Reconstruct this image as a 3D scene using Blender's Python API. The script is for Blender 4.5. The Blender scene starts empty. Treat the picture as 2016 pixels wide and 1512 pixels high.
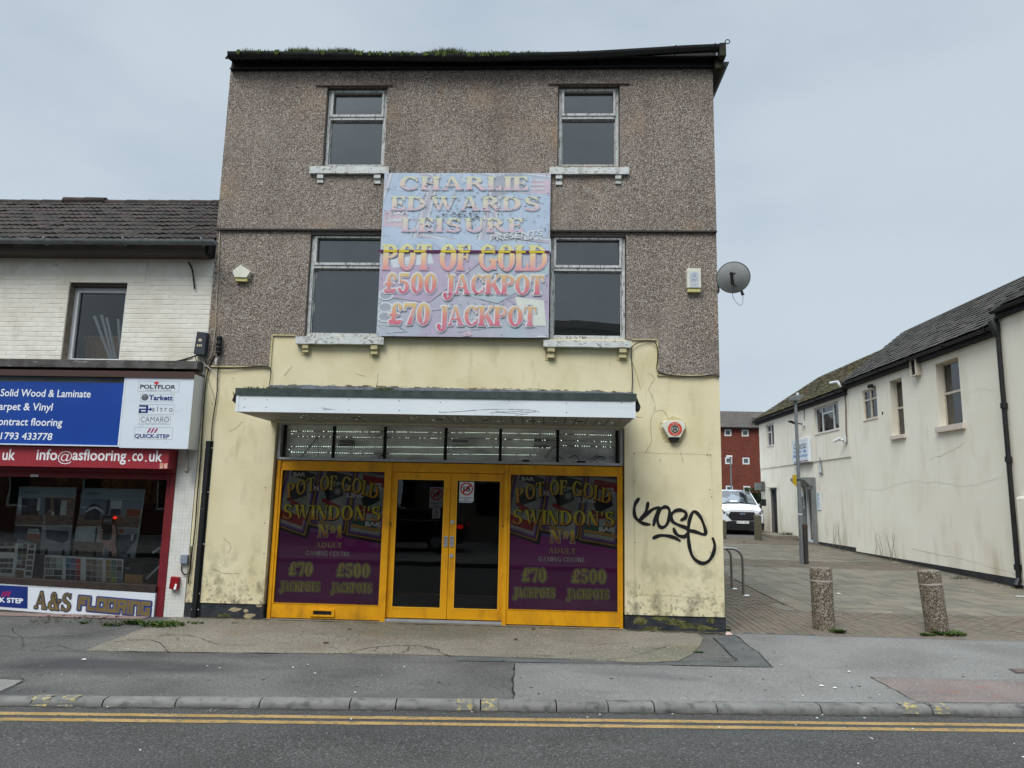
import bpy, bmesh, math, random
from mathutils import Vector, Matrix
from math import sin, cos, pi, radians, tan, atan2, hypot
random.seed(7)
rnd = random.Random(11)
S = bpy.context.scene
COL = S.collection
# ------------------------------------------------------------------ camera
CAM = Vector((0.0, -10.6, 1.80))
F_PX, YAW, PITCH, ROLL = 1424.4, radians(2.5735), radians(8.935), radians(1.2048)
fw = Vector((-sin(YAW)*cos(PITCH), cos(YAW)*cos(PITCH), sin(PITCH)))
rt = Vector((cos(YAW), sin(YAW), 0.0))
up = rt.cross(fw)
rt2 = rt*cos(ROLL)+up*sin(ROLL)
up2 = up*cos(ROLL)-rt*sin(ROLL)
cd = bpy.data.cameras.new('camera'); cam = bpy.data.objects.new('camera', cd); COL.objects.link(cam)
cd.sensor_width = 36.0; cd.lens = 36.0*F_PX/2016.0; cd.clip_start = 0.05; cd.clip_end = 2000
cam.matrix_world = Matrix(((rt2.x, up2.x, -fw.x, CAM.x), (rt2.y, up2.y, -fw.y, CAM.y), (rt2.z, up2.z, -fw.z, CAM.z), (0, 0, 0, 1)))
S.camera = cam
# ------------------------------------------------------------------ sky, sun, exposure
SUN_EL, SUN_AZ = radians(52), radians(205)      # compass bearing of the sun, behind the camera and to its left
w = bpy.data.worlds.new('World'); S.world = w; w.use_nodes = True
nt = w.node_tree; nt.nodes.clear()
def N(nt_, t, **k):
    n = nt_.nodes.new(t)
    for a, b in k.items():
        if a.startswith('i_'):
            n.inputs[a[2:].replace('_', ' ')].default_value = b
        else: setattr(n, a, b)
    return n
wo = N(nt, 'ShaderNodeOutputWorld'); bg = N(nt, 'ShaderNodeBackground'); bg.inputs['Strength'].default_value = 0.1
sky = N(nt, 'ShaderNodeTexSky', sky_type='NISHITA'); sky.sun_disc = False
sky.sun_elevation = SUN_EL; sky.sun_rotation = SUN_AZ; sky.air_density = 1.2; sky.dust_density = 2.0
tc = N(nt, 'ShaderNodeTexCoord'); mp = N(nt, 'ShaderNodeMapping'); mp.inputs['Scale'].default_value = (1.0, 1.0, 2.2)
nz = N(nt, 'ShaderNodeTexNoise'); nz.inputs['Scale'].default_value = 1.7; nz.inputs['Detail'].default_value = 7; nz.inputs['Roughness'].default_value = .5
rp = N(nt, 'ShaderNodeValToRGB'); rp.color_ramp.interpolation = 'EASE'
rp.color_ramp.elements[0].position = .33; rp.color_ramp.elements[0].color = (2.62, 3.10, 3.66, 1)
rp.color_ramp.elements[1].position = .64; rp.color_ramp.elements[1].color = (3.38, 3.86, 4.26, 1)
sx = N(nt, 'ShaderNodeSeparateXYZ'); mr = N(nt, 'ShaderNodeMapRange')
mr.inputs['From Min'].default_value = 0.60; mr.inputs['From Max'].default_value = 1.0; mr.inputs['To Min'].default_value = 1.0; mr.inputs['To Max'].default_value = 5.6  # sky raised toward the zenith, above the view, to brighten the walls
mul = N(nt, 'ShaderNodeMix', data_type='RGBA', blend_type='MULTIPLY'); mul.inputs[0].default_value = 1.0
mx = N(nt, 'ShaderNodeMix', data_type='RGBA'); mx.inputs[0].default_value = 0.93
L = nt.links.new
L(tc.outputs['Generated'], mp.inputs['Vector']); L(mp.outputs[0], nz.inputs['Vector']); L(nz.outputs[0], rp.inputs[0])
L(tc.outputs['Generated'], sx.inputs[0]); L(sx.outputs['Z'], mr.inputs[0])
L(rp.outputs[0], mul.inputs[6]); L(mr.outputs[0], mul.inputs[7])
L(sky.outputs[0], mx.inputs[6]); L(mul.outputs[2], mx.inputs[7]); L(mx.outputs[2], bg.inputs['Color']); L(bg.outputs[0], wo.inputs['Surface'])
sl = bpy.data.lights.new('sun', 'SUN'); sl.energy = 1.5; sl.angle = radians(28); sl.color = (1.0, .97, .92)
so = bpy.data.objects.new('sun', sl); COL.objects.link(so); so.location = (-6, -14, 20)
sd = Vector((sin(SUN_AZ)*cos(SUN_EL), cos(SUN_AZ)*cos(SUN_EL), sin(SUN_EL)))
so.rotation_euler = sd.to_track_quat('Z', 'Y').to_euler()
S.view_settings.view_transform = 'Standard'; S.view_settings.look = 'None'; S.view_settings.gamma = 1
S.view_settings.use_curve_mapping = False; S.view_settings.exposure = 0.80
S.render.engine = 'CYCLES'; S.cycles.max_bounces = 6; S.cycles.transparent_max_bounces = 12
S.cycles.caustics_reflective = False; S.cycles.caustics_refractive = False

# ------------------------------------------------------------------ measuring helpers (a photo pixel to a point on a plane)
def ray(px, py): return fw + rt2*((px-1008)/F_PX) + up2*((756-py)/F_PX)
def onY(px, py, Y=0.0):
    d = ray(px, py); t = (Y-CAM.y)/d.y; return CAM+d*t
def FX(px, py, Y=0.0): return onY(px, py, Y).x
def FZ(px, py, Y=0.0): return onY(px, py, Y).z
def onX(px, py, X):
    d = ray(px, py); t = (X-CAM.x)/d.x; p = CAM+d*t; return (p.y, p.z)
def gz(x, y): return 0.019*y if y > 0 else 0.03*y
def gnd(px, py):
    d = ray(px, py); z = 0
    for _ in range(25):
        p = CAM+d*((z-CAM.z)/d.z); z = gz(p.x, p.y)
    return p

# ------------------------------------------------------------------ materials
def lin(c): c = c/255.0; return c/12.92 if c <= .04045 else ((c+.055)/1.055)**2.4
def C(r, g, b, k=1.0): return (min(1, lin(r)*k), min(1, lin(g)*k), min(1, lin(b)*k), 1)
def mat(name, c1, c2=None, scale=3.0, detail=5, lo=.35, hi=.65, rough=.85, bump=0.0, bscale=None, bdist=.01, spec=.3, metal=0,
        layers=(), stretch=(1, 1, 1), voro=None, emit=None):
    """c1/c2 mixed by noise; layers = (colour, scale, lo, hi, amount, stretch, (z0, z1) or None)"""
    m = bpy.data.materials.new(name); m.use_nodes = True; t = m.node_tree; b = t.nodes['Principled BSDF']; l = t.links.new
    b.inputs['Roughness'].default_value = rough; b.inputs['Specular IOR Level'].default_value = spec; b.inputs['Metallic'].default_value = metal
    g = N(t, 'ShaderNodeNewGeometry'); pos = g.outputs['Position']
    def noise(sc, st=(1, 1, 1), det=detail, off=0.0):
        v = N(t, 'ShaderNodeMapping'); v.inputs['Scale'].default_value = st; v.inputs['Location'].default_value = (off, off*1.7, off*.6); l(pos, v.inputs[0])
        n = N(t, 'ShaderNodeTexNoise'); n.inputs['Scale'].default_value = sc; n.inputs['Detail'].default_value = det; l(v.outputs[0], n.inputs[0]); return n.outputs[0]
    def ramp(src, a, z):
        r = N(t, 'ShaderNodeMapRange'); r.inputs['From Min'].default_value = a; r.inputs['From Max'].default_value = z; l(src, r.inputs[0]); return r.outputs[0]
    def mix(f, a, c):
        x = N(t, 'ShaderNodeMix', data_type='RGBA')
        if isinstance(f, float): x.inputs[0].default_value = f
        else: l(f, x.inputs[0])
        for i, q in ((6, a), (7, c)):
            if isinstance(q, tuple): x.inputs[i].default_value = q
            else: l(q, x.inputs[i])
        return x.outputs[2]
    cur = c1
    if c2: cur = mix(ramp(noise(scale, stretch), lo, hi), c1, c2)
    if voro:   # (scale, [(pos, colour)...], amount) random cells: pebbles, chippings
        vs, stops, amt = voro
        v = N(t, 'ShaderNodeTexVoronoi'); v.inputs['Scale'].default_value = vs; l(pos, v.inputs['Vector'])
        s = N(t, 'ShaderNodeSeparateColor'); l(v.outputs['Color'], s.inputs[0])
        r = N(t, 'ShaderNodeValToRGB'); e = r.color_ramp.elements
        while len(e) < len(stops): e.new(.5)
        for i, (p_, c_) in enumerate(stops): e[i].position = p_; e[i].color = c_
        r.color_ramp.interpolation = 'LINEAR'; l(s.outputs[0], r.inputs[0]); cur = mix(float(amt), cur, r.outputs[0])
    for k, ly in enumerate(layers):
        col, sc, a, z, amt, st, zr = ly
        f = ramp(noise(sc, st, 6, 3.1*k+1.3), a, z)
        mm = N(t, 'ShaderNodeMath', operation='MULTIPLY'); l(f, mm.inputs[0]); mm.inputs[1].default_value = amt; f = mm.outputs[0]
        if zr:
            sp = N(t, 'ShaderNodeSeparateXYZ'); l(pos, sp.inputs[0]); q = ramp(sp.outputs['Z'], zr[1], zr[0])
            m2 = N(t, 'ShaderNodeMath', operation='MULTIPLY'); l(f, m2.inputs[0]); l(q, m2.inputs[1]); f = m2.outputs[0]
        cur = mix(f, cur, col)
    if isinstance(cur, tuple): b.inputs['Base Color'].default_value = cur
    else: l(cur, b.inputs['Base Color'])
    if bump:
        bn = N(t, 'ShaderNodeBump'); bn.inputs['Strength'].default_value = bump; bn.inputs['Distance'].default_value = bdist
        if voro:
            l(v.outputs['Distance'], bn.inputs['Height']); bn.invert = True
        else: l(noise(bscale or scale*6, stretch, 5, 9.0), bn.inputs['Height'])
        l(bn.outputs[0], b.inputs['Normal'])
    if emit:
        b.inputs['Emission Color'].default_value = emit[0]; b.inputs['Emission Strength'].default_value = emit[1]
    return m
def glass(name, tint=(.75, .8, .82, 1), ior=1.5, gloss=1.0):
    m = bpy.data.materials.new(name); m.use_nodes = True; t = m.node_tree; t.nodes.clear(); l = t.links.new
    o = N(t, 'ShaderNodeOutputMaterial'); tr = N(t, 'ShaderNodeBsdfTransparent'); tr.inputs[0].default_value = tint
    gl = N(t, 'ShaderNodeBsdfGlossy'); gl.inputs['Roughness'].default_value = .01; gl.inputs[0].default_value = (gloss, gloss, gloss, 1)
    fr = N(t, 'ShaderNodeFresnel'); fr.inputs['IOR'].default_value = ior; mx = N(t, 'ShaderNodeMixShader')
    # faint waviness of old float glass
    g = N(t, 'ShaderNodeNewGeometry'); n = N(t, 'ShaderNodeTexNoise'); n.inputs['Scale'].default_value = 2.2; l(g.outputs['Position'], n.inputs[0])
    b = N(t, 'ShaderNodeBump'); b.inputs['Strength'].default_value = .025; b.inputs['Distance'].default_value = .02; l(n.outputs[0], b.inputs['Height']); l(b.outputs[0], gl.inputs['Normal'])
    l(fr.outputs[0], mx.inputs[0]); l(tr.outputs[0], mx.inputs[1]); l(gl.outputs[0], mx.inputs[2]); l(mx.outputs[0], o.inputs[0]); return m
def ramp_mat(name, z0, z1, stops, rough=.6, worn=0.0, wear=(.7, .7, .7, 1)):
    """print whose ink runs from one colour to another up the lettering (flat print)"""
    m = bpy.data.materials.new(name); m.use_nodes = True; t = m.node_tree; b = t.nodes['Principled BSDF']; l = t.links.new
    b.inputs['Roughness'].default_value = rough; b.inputs['Specular IOR Level'].default_value = .2
    g = N(t, 'ShaderNodeNewGeometry'); s = N(t, 'ShaderNodeSeparateXYZ'); l(g.outputs['Position'], s.inputs[0])
    r = N(t, 'ShaderNodeMapRange'); r.inputs['From Min'].default_value = z0; r.inputs['From Max'].default_value = z1; l(s.outputs['Z'], r.inputs[0])
    c = N(t, 'ShaderNodeValToRGB'); e = c.color_ramp.elements
    while len(e) < len(stops): e.new(.5)
    for i, (p_, c_) in enumerate(stops): e[i].position = p_; e[i].color = c_
    l(r.outputs[0], c.inputs[0]); out = c.outputs[0]
    if worn:
        n = N(t, 'ShaderNodeTexNoise'); n.inputs['Scale'].default_value = 9; n.inputs['Detail'].default_value = 8; l(g.outputs['Position'], n.inputs[0])
        q = N(t, 'ShaderNodeMapRange'); q.inputs['From Min'].default_value = .5; q.inputs['From Max'].default_value = .75; q.inputs['To Max'].default_value = worn; l(n.outputs[0], q.inputs[0])
        x = N(t, 'ShaderNodeMix', data_type='RGBA'); l(q.outputs[0], x.inputs[0]); l(out, x.inputs[6]); x.inputs[7].default_value = wear; out = x.outputs[2]
    l(out, b.inputs['Base Color']); return m
def brighten(m, k):
    if isinstance(m, str): m = bpy.data.materials[m]
    f = lambda c: tuple(min(.85, v*k) for v in c[:3])+(1,)
    for n in m.node_tree.nodes:
        if n.type == 'MIX':
            for i in (6, 7):
                if not n.inputs[i].is_linked: n.inputs[i].default_value = f(n.inputs[i].default_value)
        elif n.type == 'VALTORGB':
            for e in n.color_ramp.elements: e.color = f(e.color)
        elif n.type == 'BSDF_PRINCIPLED' and not n.inputs['Base Color'].is_linked: n.inputs['Base Color'].default_value = f(n.inputs['Base Color'].default_value)
def bare(nm, r, g, b, k=1.0, rough=.7, **kw): return mat(nm, C(r, g, b, k), rough=rough, **kw)

# ------------------------------------------------------------------ object helpers
WL = {}
def base(name, loc, parent=None, rz=0):
    o = bpy.data.objects.new(name, None); o.empty_display_size = .2; COL.objects.link(o); loc = Vector(loc)
    if parent: o.parent = parent; o.location = loc-WL[parent.name]
    else: o.location = loc
    WL[o.name] = loc; return o
def tag(o, label=None, cat=None, group=None, kind=None):
    if o is None: return None
    for k, v in (('label', label), ('category', cat), ('group', group), ('kind', kind)):
        if v: o[k] = v
    return o
def thing(name, loc, label, cat, group=None): return tag(base(name, loc), label, cat, group)
class Fr:   # a wall frame: a along the wall, b up, c outward
    def __init__(s, o, u, n): s.o, s.u, s.v, s.n = Vector(o), Vector(u), Vector((0, 0, 1)), Vector(n)
    def __call__(s, a, b, c=0.0): return s.o+s.u*a+s.v*b+s.n*c
FA = Fr((0, 0, 0), (1, 0, 0), (0, -1, 0))            # main facade line, faces the camera
WX = 10.3
FR = Fr((WX, 0, 0), (0, -1, 0), (-1, 0, 0))          # side wall of the pale building, a = -y
def hull2(pts):
    pts = sorted(set((round(x, 6), round(y, 6)) for x, y in pts))
    def half(p):
        h = []
        for q in p:
            while len(h) >= 2 and (h[-1][0]-h[-2][0])*(q[1]-h[-2][1])-(h[-1][1]-h[-2][1])*(q[0]-h[-2][0]) <= 0: h.pop()
            h.append(q)
        return h
    a = half(pts); b = half(pts[::-1]); return a[:-1]+b[:-1]
class MB:
    def __init__(s, fr=None): s.v = []; s.f = []; s.mi = []; s.fr = fr or FA; s.m = 0; s.smooth = False
    def _add(s, pts, faces):
        n = len(s.v); s.v += [tuple(p) for p in pts]; s.f += [tuple(n+i for i in f) for f in faces]; s.mi += [s.m]*len(faces); return s
    def wbox(s, x0, y0, z0, x1, y1, z1):
        p = [(x0, y0, z0), (x1, y0, z0), (x1, y1, z0), (x0, y1, z0), (x0, y0, z1), (x1, y0, z1), (x1, y1, z1), (x0, y1, z1)]
        return s._add(p, [(0, 3, 2, 1), (4, 5, 6, 7), (0, 1, 5, 4), (1, 2, 6, 5), (2, 3, 7, 6), (3, 0, 4, 7)])
    def box(s, a0, b0, c0, a1, b1, c1):
        p = [s.fr(*q) for q in ((a0, b0, c0), (a1, b0, c0), (a1, b1, c0), (a0, b1, c0), (a0, b0, c1), (a1, b0, c1), (a1, b1, c1), (a0, b1, c1))]
        return s._add(p, [(0, 3, 2, 1), (4, 5, 6, 7), (0, 1, 5, 4), (1, 2, 6, 5), (2, 3, 7, 6), (3, 0, 4, 7)])
    def prism(s, poly, c0, c1, fr=None):    # poly of (a,b), back at c0, front at c1
        fr = fr or s.fr; n = len(poly); p = [fr(a, b, c0) for a, b in poly]+[fr(a, b, c1) for a, b in poly]
        return s._add(p, [tuple(range(n))[::-1], tuple(range(n, 2*n))]+[(i, (i+1) % n, n+(i+1) % n, n+i) for i in range(n)])
    def flat(s, poly, c, fr=None):
        fr = fr or s.fr; return s._add([fr(a, b, c) for a, b in poly], [tuple(range(len(poly)))])
    def quad(s, *p): return s._add(p, [tuple(range(len(p)))])
    def tube(s, pts, r, seg=8, cap=True):
        pts = [Vector(p) for p in pts]; n = len(pts); R = r if isinstance(r, (list, tuple)) else [r]*n; ring = []; prev = None
        for i, p in enumerate(pts):
            d = (pts[min(i+1, n-1)]-pts[max(i-1, 0)]).normalized()
            if prev is None: prev = Vector((0, 0, 1)) if abs(d.z) < .9 else Vector((1, 0, 0))
            x = prev-d*prev.dot(d); x.normalize(); prev = x; y = d.cross(x)
            ring += [p+(x*cos(2*pi*k/seg)+y*sin(2*pi*k/seg))*R[i] for k in range(seg)]
        f = [(i*seg+k, i*seg+(k+1) % seg, (i+1)*seg+(k+1) % seg, (i+1)*seg+k) for i in range(n-1) for k in range(seg)]
        if cap: f += [tuple(range(seg))[::-1], tuple((n-1)*seg+k for k in range(seg))]
        return s._add(ring, f)
    def lathe(s, c, prof, seg=24, axis=None):    # prof of (r, z)
        c = Vector(c); p = [c+Vector((r*cos(2*pi*k/seg), r*sin(2*pi*k/seg), z)) for r, z in prof for k in range(seg)]; n = len(prof)
        f = [(i*seg+k, i*seg+(k+1) % seg, (i+1)*seg+(k+1) % seg, (i+1)*seg+k) for i in range(n-1) for k in range(seg)]
        f += [tuple(range(seg))[::-1], tuple((n-1)*seg+k for k in range(seg))]
        return s._add(p, f)
    def build(s, name, mats, parent=None, origin=None, smooth=False, bevel=0, fix=True):
        if not s.v: return None
        vs = [Vector(v) for v in s.v]
        if origin is None:
            lo = [min(v[i] for v in vs) for i in range(3)]; hi = [max(v[i] for v in vs) for i in range(3)]
            origin = ((lo[0]+hi[0])/2, (lo[1]+hi[1])/2, lo[2])
        origin = Vector(origin); me = bpy.data.meshes.new(name)
        me.from_pydata([v-origin for v in vs], [], s.f)
        for m in (mats if isinstance(mats, (list, tuple)) else [mats]): me.materials.append(m)
        for p, i in zip(me.polygons, s.mi): p.material_index = i
        if fix or bevel:
            b = bmesh.new(); b.from_mesh(me)
            if fix: bmesh.ops.recalc_face_normals(b, faces=b.faces)
            if bevel: bmesh.ops.bevel(b, geom=[e for e in b.edges if e.calc_face_angle(0) > .5], offset=bevel, segments=2, affect='EDGES', profile=.6, clamp_overlap=True)
            b.to_mesh(me); b.free()
        if smooth:
            for p in me.polygons: p.use_smooth = True
            try: me.set_sharp_from_angle(angle=radians(38))
            except Exception: pass
        o = bpy.data.objects.new(name, me); COL.objects.link(o)
        if parent: o.parent = parent; o.location = origin-WL[parent.name]
        else: o.location = origin
        WL[o.name] = origin; return o
def grid_wall(fr, a0, b0, a1, b1, holes, c_front, c_back, m=None):
    """slab from c_back to c_front with rectangular holes, reveals closed"""
    m = m or MB(fr); A = sorted({a0, a1, *[h[0] for h in holes], *[h[2] for h in holes]}); B = sorted({b0, b1, *[h[1] for h in holes], *[h[3] for h in holes]})
    A = [a for a in A if a0-1e-9 <= a <= a1+1e-9]; B = [b for b in B if b0-1e-9 <= b <= b1+1e-9]
    def solid(i, j):
        if i < 0 or j < 0 or i >= len(A)-1 or j >= len(B)-1: return False
        x = (A[i]+A[i+1])/2; z = (B[j]+B[j+1])/2
        return not any(h[0] < x < h[2] and h[1] < z < h[3] for h in holes)
    for i in range(len(A)-1):
        for j in range(len(B)-1):
            if not solid(i, j): continue
            x0, x1, z0, z1 = A[i], A[i+1], B[j], B[j+1]
            m.quad(fr(x0, z0, c_front), fr(x1, z0, c_front), fr(x1, z1, c_front), fr(x0, z1, c_front))
            if not solid(i-1, j): m.quad(fr(x0, z0, c_front), fr(x0, z1, c_front), fr(x0, z1, c_back), fr(x0, z0, c_back))
            if not solid(i+1, j): m.quad(fr(x1, z0, c_front), fr(x1, z1, c_front), fr(x1, z1, c_back), fr(x1, z0, c_back))
            if not solid(i, j-1): m.quad(fr(x0, z0, c_front), fr(x1, z0, c_front), fr(x1, z0, c_back), fr(x0, z0, c_back))
            if not solid(i, j+1): m.quad(fr(x0, z1, c_front), fr(x1, z1, c_front), fr(x1, z1, c_back), fr(x0, z1, c_back))
    return m
def ringframe(m, a0, b0, a1, b1, wl, wr, wb, wt, c0, c1):
    m.box(a0, b0, c0, a0+wl, b1, c1); m.box(a1-wr, b0, c0, a1, b1, c1)
    m.box(a0+wl, b0, c0, a1-wr, b0+wb, c1); m.box(a0+wl, b1-wt, c0, a1-wr, b1, c1); return m

# ------------------------------------------------------------------ lettering
def ring_(cx, cy, rx, ry, ix, iy, a0=0, a1=360, n=18, icx=None):
    icx = cx if icx is None else icx; out = []
    for k in range(n):
        t0 = radians(a0+(a1-a0)*k/n); t1 = radians(a0+(a1-a0)*(k+1)/n)
        out.append([(cx+rx*cos(t0), cy+ry*sin(t0)), (cx+rx*cos(t1), cy+ry*sin(t1)), (icx+ix*cos(t1), cy+iy*sin(t1)), (icx+ix*cos(t0), cy+iy*sin(t0))])
    return out
def R_(x0, y0, x1, y1): return [(x0, y0), (x1, y0), (x1, y1), (x0, y1)]
def glyph(ch, T=.2, t=.06, s=.07):
    """bold serif capitals drawn from stems, hairlines, bowls and bracketed serifs; cap height 1"""
    def stem(x, w=T, top=True, bot=True, y0=0, y1=1):
        o = [R_(x, y0, x+w, y1)]
        if bot: o += [R_(x-s, y0, x+w+s, y0+t), [(x-s*.5, y0+t), (x+w+s*.5, y0+t), (x+w, y0+t*2.2), (x, y0+t*2.2)]]
        if top: o += [R_(x-s, y1-t, x+w+s, y1), [(x-s*.5, y1-t), (x+w+s*.5, y1-t), (x+w, y1-t*2.2), (x, y1-t*2.2)]]
        return o
    def diag(x0, y0, x1, y1, w): return [[(x0, y0), (x0+w, y0), (x1+w, y1), (x1, y1)]]
    def ser(x, y, w, up_=False): return [R_(x-w, y-t if up_ else y, x+w, y if up_ else y+t)]
    g = ch
    if g == 'I': return T, stem(0)
    if g == 'H': return T*2+.3, stem(0)+stem(T+.3)+[R_(T, .47, T+.3, .47+t)]
    if g == 'L': return T+.36, stem(0)+[R_(0, 0, T+.36, t), [(T+.36, 0), (T+.36, .3), (T+.32, .3), (T+.2, t), (T+.2, 0)]]
    if g in 'EF':
        o = stem(0)+[R_(0, 1-t, T+.36, 1), [(T+.36, 1), (T+.36, .72), (T+.32, .72), (T+.2, 1-t), (T+.2, 1)], R_(T, .48, T+.22, .48+t), R_(T+.18, .38, T+.24, .66)]
        if g == 'E': o += [R_(0, 0, T+.38, t), [(T+.4, 0), (T+.4, .3), (T+.35, .3), (T+.2, t), (T+.2, 0)]]
        return T+.38, o
    if g == 'T': return .72, stem(.36-T/2, top=False)+[R_(0, 1-t, .72, 1), [(0, 1), (.1, 1), (.1, 1-t), (.03, .7), (0, .7)], [(.72, 1), (.62, 1), (.62, 1-t), (.69, .7), (.72, .7)]]
    if g == 'P': return .68, stem(0)+ring_(T, .73, .46, .27, .25, .2, -90, 90)+[R_(T-.02, .46, T, .52)]
    if g == 'R': return .76, stem(0)+ring_(T, .73, .44, .27, .23, .2, -90, 90)+[[(.28, .48), (.5, .48), (.8, t*.6), (.8, 0), (.58, 0)]]
    if g == 'D': return .8, stem(0)+ring_(T, .5, .58, .5, .36, .43, -90, 90, 22)
    if g in 'O0': 
        w = .42 if g == 'O' else .34
        return 2*w, ring_(w, .5, w, .52, w-T, .43, 0, 360, 28)
    if g == 'C': return .8, ring_(.42, .5, .42, .52, .21, .43, 42, 318, 24)+[[(.7, .66), (.76, .66), (.76, 1.0), (.7, .93)], [(.7, .36), (.76, .36), (.74, .1), (.68, .08)]]
    if g == 'G': return .86, ring_(.42, .5, .42, .52, .21, .43, 42, 318, 24)+[[(.7, .66), (.76, .66), (.76, 1.0), (.7, .93)], R_(.6, .05, .6+T, .42), R_(.52, .38, .6+T+.08, .38+t)]
    if g == 'S': return .66, ring_(.33, .73, .3, .29, .13, .2, 30, 250, 16)+ring_(.33, .27, .33, .29, .14, .2, -150, 70, 16)+[[(.12, .62), (.3, .46), (.56, .36), (.44, .54), (.26, .66)], [(.55, .72), (.6, .72), (.6, 1), (.55, .95)], [(.02, .02), (.08, .06), (.08, .3), (.02, .3)]]
    if g == 'A': return .9, diag(.36, 1, .7, 0, -.0)+[[(.36, 1), (.5, 1), (.86, 0), (.64, 0)], [(.36, 1), (.42, 1), (.16, 0), (.09, 0)], R_(.2, .3, .68, .3+t)]+ser(.13, 0, .12)+ser(.75, 0, .17)
    if g == 'V': return .86, [[(.08, 1), (.3, 1), (.5, .0), (.42, 0)], [(.46, .12), (.5, 0), (.78, 1), (.72, 1)]]+ser(.18, 1, .17, True)+ser(.75, 1, .12, True)
    if g == 'W': return 1.25, [[(.08, 1), (.3, 1), (.48, 0), (.4, 0)], [(.42, 0), (.48, 0), (.68, .95), (.62, .95)], [(.5, 1), (.72, 1), (.9, 0), (.82, 0)], [(.84, 0), (.9, 0), (1.17, 1), (1.11, 1)]]+ser(.18, 1, .17, True)+ser(.6, 1, .17, True)+ser(1.14, 1, .12, True)
    if g == 'N': return .86, [R_(.1, 0, .16, 1), R_(.7, 0, .76, 1), [(.04, 1), (.28, 1), (.76, 0), (.56, 0)]]+ser(.13, 0, .12)+ser(.73, 1, .12, True)+ser(.12, 1, .12, True)
    if g == 'M': return 1.05, [R_(.1, 0, .16, 1), R_(.8, 0, .8+T, 1), [(.06, 1), (.28, 1), (.54, .1), (.44, .05)], [(.44, .05), (.52, .05), (.84, 1), (.78, 1)]]+ser(.13, 0, .12)+ser(.9, 0, .16)+ser(.9, 1, .16, True)
    if g == 'U': return .82, [R_(.06, .3, .06+T, 1), R_(.68, .3, .74, 1)]+ring_(.4, .32, .34, .34, .14, .25, 180, 360, 14)[:]+ser(.16, 1, .16, True)+ser(.71, 1, .11, True)+[R_(.06, .28, .26, .33)]
    if g == 'J': return .5, [R_(.26, -.05, .26+T, 1)]+ser(.36, 1, .2, True)+ring_(.2, -.05, .26, .28, .06, .2, 180, 360, 12)+ring_(.04, -.04, .1, .1, 0, 0)
    if g == 'K': return .84, stem(0)+[[(T-.02, .42), (T+.04, .36), (.74, .97), (.66, .97)], [(.3, .55), (.46, .68), (.86, 0), (.6, 0)]]+ser(.7, 1, .13, True)+ser(.74, 0, .14)
    if g == '1': return .44, stem(.12, .2, top=False)+[[(.0, .78), (.0, .84), (.2, 1), (.3, 1), (.14, .8)]]
    if g == '5': return .66, ring_(.3, .3, .33, .32, .13, .23, -140, 110, 18)+[R_(.1, .5, .16, .98), R_(.1, .84, .58, 1), [(.1, .5), (.16, .5), (.3, .6), (.2, .62)]]+ring_(.1, .16, .09, .09, 0, 0)
    if g == '7': return .62, [R_(.02, .84, .62, 1), R_(.02, .68, .08, 1), [(.2, 0), (.42, 0), (.62, .86), (.52, .86)]]
    if g == '£': return .68, ring_(.42, .72, .26, .28, .09, .2, 10, 180, 12)+[[(.16, .74), (.34, .74), (.34, .2), (.22, .05), (.14, .1)], R_(.02, .42, .5, .5), [(.04, 0), (.6, 0), (.66, .2), (.58, .2), (.5, .12), (.1, .12)]]+ring_(.12, .1, .12, .11, .04, .04)+ring_(.6, .74, .08, .08, 0, 0)
    if g == '&': return .9, ring_(.36, .76, .2, .24, .06, .15, 0, 360, 14)+ring_(.34, .26, .32, .28, .14, .18, 90, 330, 16)+[[(.18, .72), (.34, .8), (.86, .0), (.62, 0)], [(.6, .1), (.68, .1), (.82, .5), (.76, .5)]]+ser(.78, .5, .12)
    if g == 'o': return .4, ring_(.2, .72, .18, .2, .08, .13, 0, 360, 16)+[R_(.04, .42, .36, .47)]
    if g == "'": return .2, [[(.06, 1), (.2, 1), (.12, .66), (.04, .66)]]
    if g == '.': return .2, [R_(.02, 0, .18, .16)]
    return .35, []
def serif_text(m, fr, s, a0, b0, a1, b1, c, grow=0.0, T=.2, t=.06, gap=.09, bend=None):
    """fit a line of serif capitals into the box; grow > 0 draws the swollen outline shape"""
    x = 0; items = []
    for ch in s:
        w_, ps = glyph(ch, T=T, t=t); items.append((x+gap, w_, ps)); x += w_+2*gap if ch != ' ' else .35
    sx_, sy_ = (a1-a0)/x, (b1-b0); k = 0
    for x0_, w_, ps in items:
        for p in ps:
            q = [(a0+(x0_+u_)*sx_, b0+v_*sy_) for u_, v_ in p]
            if bend: q = [bend(*z) for z in q]
            if grow: q = hull2([(u_+grow*cos(i*pi/4), v_+grow*sin(i*pi/4)) for u_, v_ in q for i in range(8)])
            if len(q) > 2: m.flat(q, c+(k % 24)*.00006, fr); k += 1
    return m
def text_mesh(s, shear=0, offset=0, spacing=1.0):
    cu = bpy.data.curves.new('lettering', 'FONT'); cu.body = s; cu.size = 1; cu.fill_mode = 'FRONT'; cu.dimensions = '2D'; cu.shear = shear; cu.offset = offset; cu.space_character = spacing
    cu.resolution_u = 3
    o = bpy.data.objects.new('lettering', cu); COL.objects.link(o); dg = bpy.context.evaluated_depsgraph_get(); dg.update()
    me = bpy.data.meshes.new_from_object(o.evaluated_get(dg)); vs = [v.co.copy() for v in me.vertices]; fs = [tuple(p.vertices) for p in me.polygons]
    bpy.data.objects.remove(o); bpy.data.curves.remove(cu); bpy.data.meshes.remove(me); return vs, fs
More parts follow.
